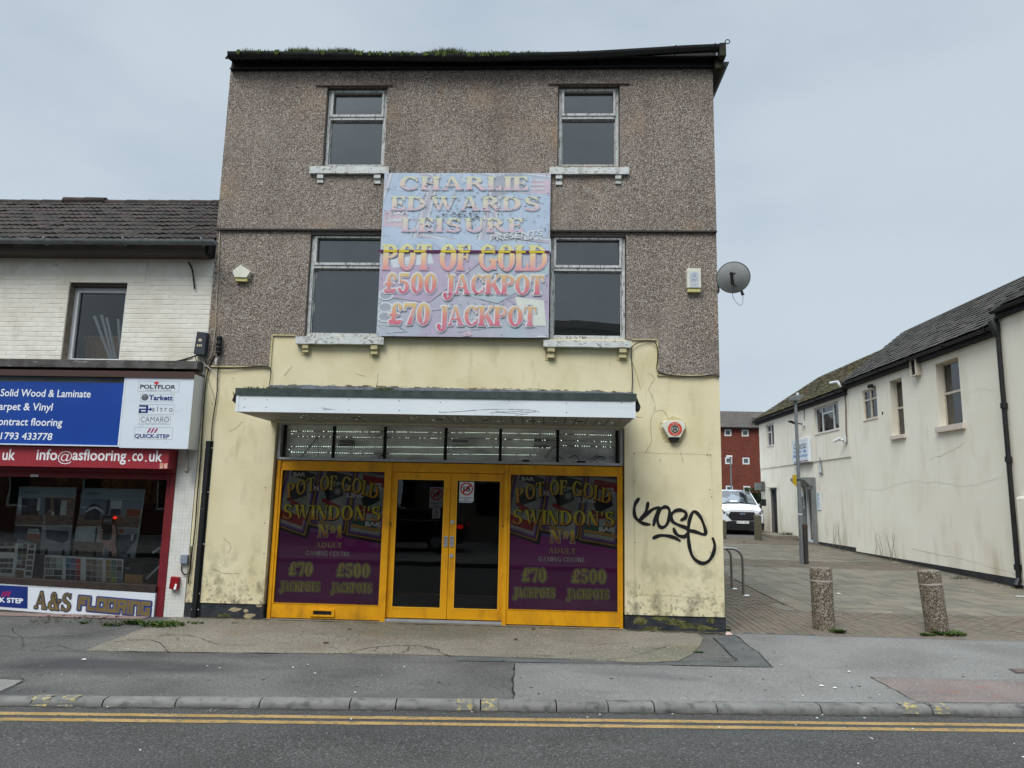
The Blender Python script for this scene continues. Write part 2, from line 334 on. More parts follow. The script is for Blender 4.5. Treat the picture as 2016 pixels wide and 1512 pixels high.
def sans(m, fr, s, a0, b0, a1, b1, c, shear=0, offset=0, spacing=1.0, quadmap=None):
    vs, fs = text_mesh(s, shear, offset, spacing); x0_ = min(v.x for v in vs); x1_ = max(v.x for v in vs); y0_ = min(v.y for v in vs); y1_ = max(v.y for v in vs)
    pts = []
    for v in vs:
        u_, w_ = (v.x-x0_)/(x1_-x0_), (v.y-y0_)/(y1_-y0_)
        if quadmap:
            (p00, p10, p11, p01) = quadmap; A = (p00[0]*(1-u_)+p10[0]*u_, p00[1]*(1-u_)+p10[1]*u_); B = (p01[0]*(1-u_)+p11[0]*u_, p01[1]*(1-u_)+p11[1]*u_)
            pts.append(fr(A[0]*(1-w_)+B[0]*w_, A[1]*(1-w_)+B[1]*w_, c))
        else: pts.append(fr(a0+(a1-a0)*u_, b0+(b1-b0)*w_, c))
    m._add(pts, fs); return m
def pq(tl, tr, br, bl, Y=0.0):   # four photo corners to a quad on the plane y = Y, order bl br tr tl
    return [(FX(*p, Y), FZ(*p, Y)) for p in (bl, br, tr, tl)]
def ribbon(m, fr, pts, w_, c, k0=0):
    """rounded brush stroke"""
    n = len(pts); k = k0
    W = w_ if isinstance(w_, (list, tuple)) else [w_]*n
    for i in range(n-1):
        (x0, y0), (x1, y1) = pts[i], pts[i+1]; d = hypot(x1-x0, y1-y0) or 1; nx, ny = -(y1-y0)/d, (x1-x0)/d
        m.flat([(x0+nx*W[i]/2, y0+ny*W[i]/2), (x1+nx*W[i+1]/2, y1+ny*W[i+1]/2), (x1-nx*W[i+1]/2, y1-ny*W[i+1]/2), (x0-nx*W[i]/2, y0-ny*W[i]/2)], c+.00004*k, fr); k += 1
    for i in range(n):
        m.flat([(pts[i][0]+W[i]/2*cos(j*pi/5), pts[i][1]+W[i]/2*sin(j*pi/5)) for j in range(10)], c+.00004*k, fr); k += 1
    return k
def smooth_line(pts, sub=5):
    out = []; n = len(pts)
    for i in range(n-1):
        p0, p1, p2, p3 = pts[max(i-1, 0)], pts[i], pts[i+1], pts[min(i+2, n-1)]
        for k in range(sub):
            t_ = k/sub
            out.append(tuple(.5*((2*p1[j])+(-p0[j]+p2[j])*t_+(2*p0[j]-5*p1[j]+4*p2[j]-p3[j])*t_*t_+(-p0[j]+3*p1[j]-3*p2[j]+p3[j])*t_**3) for j in range(len(p1))))
    out.append(tuple(pts[-1])); return out
def copy_tree(o, parent=None, loc=None, label=None, rz=None):
    c = o.copy(); COL.objects.link(c)
    if parent: c.parent = parent
    if loc is not None: c.location = loc
    if label: c['label'] = label
    if rz is not None: c.rotation_euler.z = rz
    for ch in list(o.children): copy_tree(ch, c)
    return c
def link_copy(me_obj, loc, parent, name=None, rot=None, scale=None):
    c = me_obj.copy(); COL.objects.link(c); c.parent = parent; c.location = Vector(loc)-(WL[parent.name] if parent else Vector((0, 0, 0)))
    if rot: c.rotation_euler = rot
    if scale: c.scale = scale
    return c
# ================================================================== GROUND
class GPf:
    def __call__(s, a, b, c=0.0): return Vector((a, b, gz(a, b)+c))
GP = GPf()
SL = .080
def yk(x): return -3.31+SL*x            # back edge of the kerb
ROADZ = -.165
def rz_(x, y): return ROADZ-.0+.012*min(0, 0)
W3 = (1, 1, 1)
M_asph = mat('asphalt_road', C(66, 64, 61), C(79, 77, 74), scale=1.3, detail=10, lo=.3, hi=.7, rough=.9, bump=.6, bscale=130, bdist=.006,
    layers=[(C(128, 128, 126), 58, .56, .64, .7, W3, None), (C(28, 28, 29), 48, .54, .64, .7, W3, None), (C(96, 98, 98), .5, .55, .8, .25, (1, 3, 1), None), (C(44, 46, 48), .35, .5, .8, .4, (.6, 3, 1), None)])
M_pav = mat('asphalt_footway', C(82, 80, 77), C(102, 100, 96), scale=.9, detail=9, lo=.35, hi=.62, rough=.9, bump=.5, bscale=150, bdist=.005,
    layers=[(C(142, 141, 134), 60, .56, .66, .6, W3, None), (C(44, 44, 43), 50, .55, .66, .65, W3, None), (C(54, 55, 56), .75, .52, .68, .75, (.55, 1.6, 1), None), (C(60, 61, 61), 2.6, .55, .75, .35, (.5, 1.5, 1), None)])
M_pavR = mat('asphalt_footway_pale', C(106, 104, 100), C(124, 122, 118), scale=.8, detail=9, lo=.35, hi=.62, rough=.9, bump=.5, bscale=150, bdist=.005,
    layers=[(C(160, 158, 150), 60, .56, .66, .6, W3, None), (C(68, 68, 65), 50, .55, .66, .6, W3, None), (C(82, 84, 84), 1.1, .58, .72, .55, (.7, 1.8, 1), None)])
M_pink = mat('red_chip_asphalt', C(100, 92, 88), C(116, 104, 98), scale=2, detail=9, rough=.9, bump=.6, bscale=120, bdist=.006,
    layers=[(C(156, 146, 140), 56, .56, .68, .6, W3, None), (C(60, 56, 54), 100, .6, .72, .6, W3, None), (C(122, 84, 76), 3.5, .58, .7, .5, W3, None)])
M_trench = mat('trench_asphalt', C(80, 81, 80), C(96, 97, 95), scale=3, rough=.92, bump=.7, bscale=90, bdist=.008, layers=[(C(50, 50, 50), 80, .55, .7, .6, W3, None)])
M_conc = mat('old_concrete', C(112, 106, 95), C(128, 121, 109), scale=1.1, detail=9, lo=.35, hi=.65, rough=.92, bump=.5, bscale=60, bdist=.008,
    layers=[(C(92, 92, 74), .7, .5, .66, .7, (.7, 1.6, 1), None), (C(112, 92, 74), 1.6, .54, .72, .5, W3, None), (C(74, 70, 60), 3.2, .62, .74, .6, (1, 2, 1), None), (C(172, 164, 150), 46, .56, .66, .6, W3, None), (C(72, 66, 55), 38, .55, .66, .65, W3, None)])
M_crack = bare('dirt_in_cracks', 34, 34, 30, rough=1)
M_kerb = mat('kerb_granite', C(100, 99, 96), C(120, 118, 114), scale=5, detail=9, rough=.85, bump=.4, bscale=70, bdist=.006,
    layers=[(C(60, 60, 60), 9, .52, .68, .6, W3, None), (C(140, 140, 136), 120, .62, .75, .45, W3, None), (C(40, 41, 42), 3, .45, .6, .75, (1, 1, .2), (-.17, -.125))])
M_yel = mat('yellow_road_paint', C(138, 112, 64), C(154, 127, 82), scale=3, rough=.8, bump=.3, bscale=120, bdist=.003,
    layers=[(C(72, 74, 76), 26, .56, .64, .8, (1, 2, 1), None), (C(90, 86, 72), 6, .58, .66, .7, (1, 2, 1), None)])
M_yelk = mat('yellow_kerb_paint', C(150, 134, 80), C(168, 152, 98), scale=8, rough=.8, layers=[(C(100, 100, 98), 22, .36, .50, .97, W3, None)])
for m_, k_ in ((M_pav, .84), (M_pavR, .86), (M_asph, .76), (M_conc, .94), (M_kerb, .9), (M_trench, .85)): brighten(m_, k_)
XL, XR = -26.0, 30.0
g = MB(); g.wbox(-300, -300, -2.2, 300, 500, -1.6); tag(g.build('ground', M_asph), kind='structure')
# road, with a shallow camber, up to the far kerb behind the camera
r = MB(); ys = [0, -.8, -2.0, -3.2, -4.4, -5.4, -6.2]; zs = [0, .012, .03, .036, .03, .012, 0]
for i in range(len(ys)-1):
    a, b = -.12+ys[i], -.12+ys[i+1]
    r.quad((XL, yk(XL)+a, ROADZ+zs[i]), (XL, yk(XL)+b, ROADZ+zs[i+1]), (XR, yk(XR)+b, ROADZ+zs[i+1]), (XR, yk(XR)+a, ROADZ+zs[i]))
road = tag(r.build('road', M_asph, fix=False), kind='structure')
p = MB(); yo = lambda x: yk(x)-6.32-.14
p.quad((XL, yo(XL), -.05), (XL, -40, -.05), (XR, -40, -.05), (XR, yo(XR), -.05)); p.quad((XL, yo(XL), -.05), (XR, yo(XR), -.05), (XR, yo(XR), -.3), (XL, yo(XL), -.3))
tag(p.build('opposite_pavement', M_pav, fix=False), kind='structure')
# near footway: one tilted sheet from the kerb to the shopfronts
p = MB(); xs = [XL+i*(XR-XL)/40 for i in range(41)]
for i in range(40):
    x0, x1 = xs[i], xs[i+1]
    p.quad(GP(x0, yk(x0)), GP(x1, yk(x1)), GP(x1, 0), GP(x0, 0)); p.quad(GP(x0, 0), GP(x1, 0), (x1, .35, 0), (x0, .35, 0))
pav = tag(p.build('pavement', M_pav, fix=False), kind='structure')
def gq(*pix): return [(gnd(*q).x, gnd(*q).y) for q in pix]
def line_px(pix, step=1): return gq(*pix)
p = MB(GP)
a = gq((1009, 1306), (1300, 1308), (1330, 1312), (1524, 1315), (1452, 1254), (2016, 1262)); 
poly = [a[0], a[1], a[2], a[3], a[4], (3.0, .18), (14, .18), (14, yk(14)+.0), (-.245, yk(-.245)+.0)]
# split into convex-ish strips
xm = a[3][0]
p.flat([a[0], (-.245, yk(-.245)), (xm, yk(xm)), (a[3][0], a[3][1]), a[2], a[1]], .004)
p.flat([(xm, yk(xm)), (16, yk(16)), (16, -.02), (a[4][0], -.02), (a[3][0], a[3][1])], .004)
tag(p.build('pale_asphalt_relay', M_pavR, pav, fix=False), kind='structure')
p = MB(GP); q = gq((1712, 1334), (1760, 1358), (1800, 1382)); p.flat([q[0], q[1], (q[2][0]+.02, yk(q[2][0])+.02), (9, yk(9)+.02), (9, gnd(2016, 1342).y)], .008)
tag(p.build('red_chip_patch', M_pink, pav, fix=False), kind='structure')
# service trench reinstated in darker asphalt
p = MB(GP); q = gq((900, 1292), (1150, 1300), (1300, 1304), (1330, 1303), (1450, 1303), (1405, 1257), (1452, 1256), (1524, 1315), (1300, 1310), (900, 1302))
p.flat([q[0], q[1], q[2], q[8], q[9]], .007); p.flat([q[2], q[3], q[4], q[7], q[8]], .0075); p.flat([q[4], q[5], q[6], q[7]], .007)
tag(p.build('trench_patch', M_trench, pav, fix=False), kind='structure')
# concrete apron in front of the arcade, lower edge eaten away
edge = [(165, 1283), (330, 1285), (470, 1287), (600, 1287), (688, 1288), (780, 1289), (880, 1292), (1000, 1295), (1130, 1299), (1180, 1303), (1260, 1306), (1335, 1302), (1362, 1290), (1380, 1272), (1384, 1258)]
e = []
for (x, y) in gq(*edge): e.append((x+rnd.uniform(-.01, .01), y+rnd.uniform(-.012, .012)))
top = [(e[-1][0]+.0, -.0)]; p = MB(GP); ft = [(-5.45, -.0), (-5.0, 0)]
ee = [(-5.75, -.35)]+e
for i in range(len(e)-1):
    (x0, y0), (x1, y1) = e[i], e[i+1]
    t0 = 0.12 if x0 > -5.4 else -.45+(x0+6.0)*.6; t1 = 0.12 if x1 > -5.4 else -.45+(x1+6.0)*.6
    t0, t1 = max(t0, y0+.02), max(t1, y1+.02)
    p.quad(GP(x0, y0, .010), GP(x1, y1, .010), Vector((x1, t1, (gz(x1, t1) if t1 < 0 else 0)+.010)), Vector((x0, t0, (gz(x0, t0) if t0 < 0 else 0)+.010)))
    p.quad(GP(x0, y0, .010), GP(x1, y1, .010), GP(x1, y1, 0), GP(x0, y0, 0))
apron = tag(p.build('concrete_apron', M_conc, pav, fix=False), kind='structure')
# broken edge pieces and cracks
def crack(m, pts, w_=.007, jit=.012, c=.0125):
    jit *= 1.8; pts = smooth_line(pts, 4); pts = [(x+rnd.uniform(-jit, jit), y+rnd.uniform(-jit, jit)*.6) for x, y in pts]
    for i in range(len(pts)-1):
        (x0, y0), (x1, y1) = pts[i], pts[i+1]; d = hypot(x1-x0, y1-y0) or 1; nx, ny = -(y1-y0)/d, (x1-x0)/d; k0 = .6*w_*rnd.uniform(.3, 1.3); k1 = .6*w_*rnd.uniform(.3, 1.3)
        m.flat([(x0+nx*k0, y0+ny*k0), (x1+nx*k1, y1+ny*k1), (x1-nx*k1, y1-ny*k1), (x0-nx*k0, y0-ny*k0)], c, GP)
m = MB(GP)
for pts, w_ in (([(688, 1288), (715, 1279), (770, 1273), (825, 1273), (860, 1281), (884, 1294)], .012), ([(745, 1274), (738, 1284), (760, 1288)], .008), ([(800, 1274), (806, 1281), (790, 1288)], .009), ([(836, 1276), (860, 1287)], .008),
    ([(310, 1255), (370, 1252), (420, 1268), (470, 1272), (500, 1272)], .009), ([(225, 1265), (300, 1262), (330, 1285)], .009), ([(0, 1252), (40, 1258), (110, 1252), (170, 1255), (230, 1250)], .009), ([(20, 1238), (45, 1262), (40, 1280)], .006), ([(60, 1282), (110, 1272), (150, 1282), (175, 1276)], .009), ([(120, 1254), (190, 1248), (280, 1228)], .006),
    ([(0, 1280), (80, 1283), (165, 1283), (400, 1286), (690, 1289)], .007), ([(880, 1293), (1150, 1300), (1250, 1307), (1330, 1304)], .007), ([(1100, 1262), (1180, 1270), (1240, 1268), (1300, 1280), (1340, 1276)], .005), ([(1150, 1288), (1220, 1280), (1290, 1292)], .005), ([(1200, 1300), (1260, 1290), (1330, 1268)], .004), ([(1010, 1308), (1008, 1340), (1011, 1376)], .018), ([(1405, 1256), (1440, 1290), (1452, 1303)], .010), ([(1452, 1254), (1490, 1285), (1523, 1314)], .010), ([(1712, 1334), (1760, 1358), (1795, 1380)], .007), ([(1712, 1334), (1820, 1337), (2016, 1341)], .004), ([(1300, 1304), (1400, 1304), (1450, 1304)], .006), ([(0, 1336), (48, 1340), (0, 1366)], .008), ([(700, 1302), (1000, 1308), (1300, 1311), (1520, 1315)], .004),
    ([(1040, 1250), (1100, 1254), (1180, 1252)], .004), ([(560, 1244), (600, 1250), (640, 1247)], .003)):
    crack(m, gq(*pts), w_)
tag(m.build('pavement_cracks', M_crack, pav, fix=False), kind='stuff')
p = MB(GP); q = gq((0, 1338), (48, 1341), (0, 1362)); p.flat([q[0], q[1], q[2], (q[2][0]-.4, q[2][1]), (q[0][0]-.4, q[0][1])], .006); tag(p.build('pale_patch', M_pavR, pav, fix=False), kind='structure')
p = MB(GP); p.flat([(-8.9, -.30), (-5.62, -.22), (-5.62, -.03), (-8.9, -.03)], .008); tag(p.build('pink_tile_threshold', mat('pink_threshold', C(134, 112, 108), C(112, 100, 92), scale=4, rough=.9), pav, fix=False), kind='structure')
# inspection cover at the right edge
m = MB(GP); q = gq((1985, 1318), (2040, 1318), (2060, 1326), (2000, 1327)); m.flat([q[3], q[2], q[1], q[0]], .009); m.m = 1
cx = sum(u_[0] for u_ in q)/4; cy = sum(u_[1] for u_ in q)/4; m.flat([(cx+(u_[0]-cx)*.8, cy+(u_[1]-cy)*.8) for u_ in q][::-1], .012); m.build('inspection_cover', [bare('cover_frame', 66, 58, 54), bare('cover_plate', 92, 76, 70, bump=.5, scale=4)], pav)
# kerb stones
kerb = tag(base('kerb', (0, yk(0), -.17)), kind='structure')
def kx(px):  # x where a pixel column meets the kerb line
    d = ray(px, 1383); t = 0
    for _ in range(20):
        t = (yk(CAM.x+d.x*t)-.06-CAM.y)/d.y if t else (-3.3-CAM.y)/d.y
    return CAM.x+d.x*t
jx = [kx(v) for v in (69, 208, 350, 514, 690, 780, 945, 1093, 1194, 1284, 1406, 1609, 1825)]
while jx[0] > -9: jx.insert(0, jx[0]-.915)
while jx[-1] < 9: jx.append(jx[-1]+.915)
T_ = Vector((1, SL, 0)).normalized(); Nn = Vector((-SL, 1, 0)).normalized()
for i in range(len(jx)-1):
    x0, x1 = jx[i]+.006, jx[i+1]-.006; prof = [(-.0, 0.004), (-.088, 0.004), (-.118, -.008), (-.135, -.03), (-.142, -.06), (-.146, -.12), (-.0, -.12)]
    m = MB(); dz = rnd.uniform(-.004, .004); dn = rnd.uniform(-.005, .005); n_ = len(prof); pts = []
    nseg = 6
    for j in range(nseg+1):
        x = x0+(x1-x0)*j/nseg
        for pn, pz in prof: pts.append(Vector((x, yk(x), 0))+Nn*(pn+dn+(rnd.uniform(-.0015, .0015) if pn < -.05 else 0))+Vector((0, 0, gz(0, yk(x))+pz+dz+(rnd.uniform(-.0008, .0008)))))
    m._add(pts, [(j*n_+k, j*n_+(k+1) % n_, (j+1)*n_+(k+1) % n_, (j+1)*n_+k) for j in range(nseg) for k in range(n_)]+[tuple(range(n_))[::-1], tuple(nseg*n_+k for k in range(n_))])
    m.build('kerb_stone', M_kerb, kerb, smooth=True)
m = MB(); m.quad(*(Vector((x, yk(x), gz(0, yk(x))-.02))+Nn*n2 for x, n2 in ((-9.5, .01), (9.5, .01), (9.5, -.11), (-9.5, -.11)))); m.build('kerb_bedding', M_crack, kerb, fix=False)
for px in (88, 140, 917, 966, 1785, 1846):
    x = kx(px); m = MB(); wd = .075
    for (n0, z0, n1, z1) in ((-.004, .012, -.09, .012), (-.09, .012, -.122, -.002), (-.122, -.002, -.148, -.058)):
        P = [Vector((xx, yk(xx), gz(0, yk(xx))+zz))+Nn*nn for xx, nn, zz in ((x-wd, n0, z0), (x+wd, n0, z0), (x+wd-.02, n1, z1), (x-wd-.02, n1, z1))]; m.quad(*P)
    m.build('kerb_mark', M_yelk, kerb, fix=False)
# double yellow lines
yl = tag(base('yellow_lines', (0, -3.9, ROADZ)), kind='structure')
for k, (off, wd) in enumerate(((-.415, .085), (-.585, .085))):
    m = MB(); n_ = 120; top_ = []; bot_ = []
    for i in range(n_+1):
        x = -12+24*i/n_; yy = yk(x)+off+.004*(-x)*1.0; zz = ROADZ+.012*(-(off+.12))/.8+.004
        top_.append((x, yy+wd/2+rnd.uniform(-.004, .004), zz)); bot_.append((x, yy-wd/2+rnd.uniform(-.004, .004), zz))
    for i in range(n_): m.quad(bot_[i], bot_[i+1], top_[i+1], top_[i])
    m.build('yellow_line', M_yel, yl, fix=False)
# ---------------------------------------------------------------- side plaza: block paving and slabs
M_block = [mat('paving_block_%s' % k, C(*a), C(*b), scale=6, rough=.92, bump=.5, bscale=90, bdist=.004, layers=[(C(78, 78, 62), 1.3, .52, .68, .55, W3, None), (C(150, 140, 130), 110, .62, .75, .4, W3, None)]) for k, a, b in (('brown', (94, 86, 75), (106, 97, 84)), ('grey', (97, 90, 79), (107, 99, 87)), ('red', (99, 87, 76), (108, 95, 82)))]
M_slab = [mat('paving_slab_%s' % k, C(*a), C(*b), scale=3, rough=.92, bump=.4, bscale=90, bdist=.004, layers=[(C(92, 90, 78), 1.0, .5, .68, .5, W3, None), (C(160, 154, 146), 90, .62, .75, .35, W3, None), (C(76, 74, 66), 5, .62, .72, .35, W3, None)]) for k, a, b in (('grey', (102, 97, 86), (113, 107, 95)), ('buff', (108, 101, 88), (118, 110, 96)), ('dark', (94, 90, 80), (106, 101, 89)))]
plaza = MB(); plaza.quad((2.55, 0, -.03), (60, 0, -.03), (60, 150, .019*150-.03), (-60, 150, .019*150-.03), (-60, 25, .019*25-.03), (2.55, 25, .019*25-.03))
plaza = tag(plaza.build('plaza', mat('paving_joints', C(62, 58, 50), C(74, 70, 60), scale=3, rough=1), fix=False), kind='structure')
far = MB(); far.quad(GP(2.55, 14.6, 0), GP(10.3, 14.6, 0), GP(10.3, 17.0, 0), GP(2.55, 17.0, 0))
E1, E2 = 4.30, 2.10
def brick_mesh(lx, ly, lz, ch=.004):
    m = MB(); m.wbox(-lx/2, -ly/2, -lz, lx/2, ly/2, 0); return m
cand = []
def row_blocks(x0, x1, y0, y1, kind):   # long side runs away from the street
    bw, bl = .108, .212; i = 0; x = x0
    while x < x1-.03:
        y = y0-(bl/2 if i % 2 else 0)
        while y < y1-.02:
            ya, yb = max(y, y0), min(y+bl, y1)
            if yb-ya > .04: cand.append(('b', x+bw/2, (ya+yb)/2, min(bw, x1-x)-.008, yb-ya-.008))
            y += bl
        x += bw; i += 1
row_blocks(2.62, 10.25, .02, E2, 'b'); row_blocks(2.62, E1, E2, 6.5, 'b')
def rest_blocks():
    pass
def dist(c): return (c[1]**2+(c[2]+10.6)**2)
cand.sort(key=dist); near_b, far_b = cand[:300], cand[300:]
protos = {}
def piece(kind, x, y, lx, ly, parent, mats, tilt=.004):
    key = (kind, round(lx, 2), round(ly, 2), rnd.randrange(3))
    loc = Vector((x, y, gz(x, y)+rnd.uniform(-.003, .003)))
    if key not in protos:
        m = MB(); L2, B2 = lx/2, ly/2; ch = .005
        P = [(-L2, -B2, -.03), (L2, -B2, -.03), (L2, B2, -.03), (-L2, B2, -.03), (-L2, -B2, -ch), (L2, -B2, -ch), (L2, B2, -ch), (-L2, B2, -ch), (-L2+ch, -B2+ch, 0), (L2-ch, -B2+ch, 0), (L2-ch, B2-ch, 0), (-L2+ch, B2-ch, 0)]
        m._add(P, [(0, 1, 5, 4), (1, 2, 6, 5), (2, 3, 7, 6), (3, 0, 4, 7), (4, 5, 9, 8), (5, 6, 10, 9), (6, 7, 11, 10), (7, 4, 8, 11), (8, 9, 10, 11)])
        o = m.build(kind, mats[key[3]], parent, origin=(0, 0, 0), fix=False); protos[key] = o; o.location = loc-WL[parent.name]
    else:
        o = link_copy(protos[key], loc, parent)
    o.rotation_euler = (.019+rnd.uniform(-tilt, tilt), rnd.uniform(-tilt, tilt), 0)
for c in near_b: piece('paving_block', *c[1:], plaza, M_block)
def joined(cs, name, mats, parent):
    m = MB()
    for c in cs:
        _, x, y, lx, ly = c; z = gz(x, y)+rnd.uniform(-.003, .002); m.m = rnd.randrange(3); t = .019*ly/2
        m.wbox(x-lx/2, y-ly/2, z-.03, x+lx/2, y+ly/2, z)
    o = m.build(name, mats, parent, fix=False); tag(o, kind='stuff'); return o
joined(far_b, 'block_paving', M_block, plaza)
cand = []
def slabs(x0, x1, y0, y1, sw=.40):
    j = 0; y = y0
    while y < y1-.05:
        x = x0
        while x < x1-.05:
            lx = min(sw, x1-x)
            cand.append(('s', x+lx/2, y+sw/2, lx-.010, min(sw, y1-y)-.020)); x += sw
        y += sw; j += 1
slabs(E1, 10.22, E2, 8.9); slabs(E1-1.2, 10.22, 10.8, 16.9)
cand.sort(key=dist)
vis = [c for c in cand]; 
for c in vis[:290]: piece('paving_slab', *c[1:], plaza, M_slab, .003)
joined(vis[290:], 'slab_paving', M_slab, plaza)
cand = []
def bands(x0, x1, y0, y1):
    y = y0
    while y < y1:
        x = x0+rnd.uniform(-.1, 0)
        while x < x1: cand.append(('b', x+.1, y+.05, .194, .094)); x += .202
        y += .102
bands(2.7, 10.2, 8.92, 10.75); bands(2.7, E1-.02, 6.5, 8.9); bands(2.7, 10.2, 16.95, 20.2)
joined(cand, 'block_paving_band', M_block, plaza)
m = MB(GP); m.flat([(-20, 20.2), (10.3, 20.2), (10.3, 40), (-20, 40)], .0); tag(m.build('car_park', M_pav, fix=False), kind='structure')
m = MB(GP); m.flat([(9.2, 17.6), (10.3, 17.6), (10.3, 24.4), (9.2, 24.4)], .01); m.m = 0
m2 = MB(); m2.wbox(9.35, 19.6, .30, 10.3, 24.6, .52); tag(m2.build('raised_kerb_path', M_conc), kind='structure')
# ramp of broken mortar near the arcade corner
m = MB(GP); q = gq((1516, 1190), (1530, 1198), (1548, 1202), (1568, 1203), (1552, 1194), (1530, 1188)); m.flat(q[::-1], .004); tag(m.build('mortar_patch', M_slab[0], plaza, fix=False), kind='structure')
m = MB(GP); q = gq((1427, 1239), (1444, 1250), (1429, 1251)); m.flat(q, .006); tag(m.build('pink_slab_chip', bare('pink_stone', 190, 160, 150), plaza, fix=False), kind='structure')
# ================================================================== ARCADE BUILDING
M_pebble = mat('pebbledash', C(120, 108, 100), None, rough=.95, spec=.15, bump=.9, bdist=.02,
    voro=(118, [(0, C(72, 62, 56)), (.28, C(100, 89, 81)), (.55, C(132, 121, 111)), (.8, C(160, 149, 139)), (1, C(212, 203, 193))], 1.0),
    layers=[(C(92, 82, 76), 1.1, .50, .72, .30, W3, None), (C(178, 148, 116), 1.4, .58, .74, .34, W3, None), (C(70, 64, 58), .9, .52, .72, .32, (2.5, 2.5, .2), None), (C(168, 158, 148), .7, .52, .7, .25, (1, 1, .8), None)])
M_cream = mat('cream_painted_render', C(213, 202, 165), C(221, 211, 177), scale=1.6, detail=8, rough=.85, bump=.35, bscale=14, bdist=.008,
    layers=[(C(186, 172, 126), 2.2, .5, .75, .45, (1, 1, .7), None), (C(120, 112, 88), 5, .60, .72, .55, (1, 1, .8), (.55, 1.05)), (C(120, 112, 94), 4, .50, .62, .75, (1, 1, .7), (.1, 1.25)), (C(80, 76, 66), 22, .54, .62, .75, W3, (.1, .75)), (C(66, 70, 44), 9, .56, .64, .6, W3, (.1, .5)), (C(158, 146, 112), 5, .60, .74, .4, (1, 1, .25), None)])
M_plinth = mat('black_plinth_paint', C(38, 41, 46), C(58, 60, 64), scale=6, rough=.8, bump=.6, bscale=16, bdist=.02, layers=[(C(24, 26, 30), 18, .55, .7, .6, W3, None)])
M_mossdirt = mat('mossy_stone', C(74, 78, 40), C(112, 108, 72), scale=14, rough=1, bump=.8, bscale=60, bdist=.02, layers=[(C(50, 58, 28), 20, .5, .6, .7, W3, None)])
M_bare = mat('bare_buff_render', C(170, 158, 128), C(150, 140, 112), scale=14, rough=.95)
M_blackp = mat('black_gutter', C(22, 23, 24), C(34, 35, 35), scale=5, rough=.5, spec=.4, layers=[(C(56, 62, 52), 9, .58, .74, .5, (1, 1, 2), None), (C(120, 120, 118), 24, .70, .76, .5, (.3, 1, 3), None)])
M_blackb = mat('black_board', C(18, 19, 20), C(28, 29, 31), scale=6, rough=.7, layers=[(C(110, 112, 112), 14, .68, .74, .6, (.4, 1, 4), None)])
M_oldpaint = mat('flaking_white_paint', C(196, 198, 196), C(176, 178, 176), scale=12, rough=.7, bump=.4, bscale=60, bdist=.004, layers=[(C(92, 88, 82), 30, .56, .62, .85, (1.5, 1, .35), None), (C(150, 150, 146), 8, .5, .7, .5, W3, None)])
M_sill = mat('peeling_sill_paint', C(206, 208, 206), C(190, 193, 190), scale=9, rough=.8, bump=.5, bscale=50, bdist=.006, layers=[(C(110, 108, 98), 22, .58, .64, .8, (.8, 1, 1.6), None), (C(140, 138, 122), 6, .55, .7, .5, (1, 1, .5), None)])
M_creamb = mat('cream_bracket', C(196, 186, 146), C(176, 166, 126), scale=12, rough=.85)
M_glass = glass('window_glass', tint=(.95, .96, .96, 1), ior=1.7)
M_gshop = glass('shop_glass', tint=(.92, .94, .94, 1), ior=1.45)
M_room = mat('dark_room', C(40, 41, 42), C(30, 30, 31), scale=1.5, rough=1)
M_blind = mat('grey_window_board', C(116, 121, 122), C(146, 150, 149), scale=.7, detail=3, lo=.3, hi=.7, rough=.95)
M_white = mat('white_upvc', C(216, 219, 220), C(206, 209, 210), scale=3, rough=.4, spec=.4)
brighten(M_pebble, 1.36)
arc = thing('arcade_building', (-1.3, 0, 0), 'three storey corner building with brown pebbledash above a cream ground floor and closed yellow shopfront', 'building')
AX0, AX1 = -5.13, 2.57
Z_pl = FZ(378, 1186); ZTOP = 8.62
def hole(tl, br, Y=0.0): return (FX(*tl, Y), FZ(*br, Y), FX(*br, Y), FZ(*tl, Y))
H1 = hole((646, 173), (757, 329)); H2 = hole((1099, 170), (1220, 329)); H3 = hole((613, 458), (752, 664)); H4 = hole((1083, 461), (1233, 669))
zs1 = FZ(480, 722); zs2 = FZ(560, 661); xs1 = FX(534, 700); zs3 = FZ(1270, 671); xs3 = FX(1294, 700); zs4 = FZ(1350, 739); zb = FZ(900, 455)
# upper storey skin stands a little proud of the skin below the drip band
pb = grid_wall(FA, AX0, zb, AX1, ZTOP, [H1, H2, (H3[0], zb-1, H3[2], H3[3]), (H4[0], zb-1, H4[2], H4[3])], .045, -.13)
pb.build('pebbledash_upper', M_pebble, arc)
zl = min(zs1, zs4)-.001
pb = grid_wall(FA, AX0, zl, AX1, zb, [H3, H4, (AX0-1, zl-1, xs1, zs1), (xs1, zl-1, xs3, zs2), (xs3, zl-1, AX1+1, zs4)], .02, -.13)
pb.build('pebbledash_lower', M_pebble, arc)
m = MB(FA); m.box(AX0, zb-.02, .02, AX1+.004, zb+.006, .06); m.build('drip_band', bare('dark_drip', 50, 46, 44), arc)
SX0, SX1, SZ1 = -3.985, 1.182, 2.84
cr = grid_wall(FA, AX0+.002, Z_pl, AX1-.002, zs2-.002, [(SX0, -1, SX1, SZ1), (-9, zs1, xs1, 9), (xs3, zs4, 9, 9), H3], 0, -.30)
cr.build('cream_render', M_cream, arc)
m = MB(FA)   # render bead along the stepped join
for a, b, c_, d in ((AX0, zs1-.012, xs1, zs1+.004), (xs1-.008, zs1-.012, xs1+.012, zs2), (xs1, zs2-.004, FX(585, 661), zs2+.012), (FX(1243, 672), zs2-.01, xs3, zs2+.008), (xs3-.006, zs4-.012, xs3+.012, zs2), (xs3, zs4-.014, AX1, zs4+.004)):
    m.box(a, b, 0, c_, d, .026)
m.build('render_bead', M_creamb, arc)
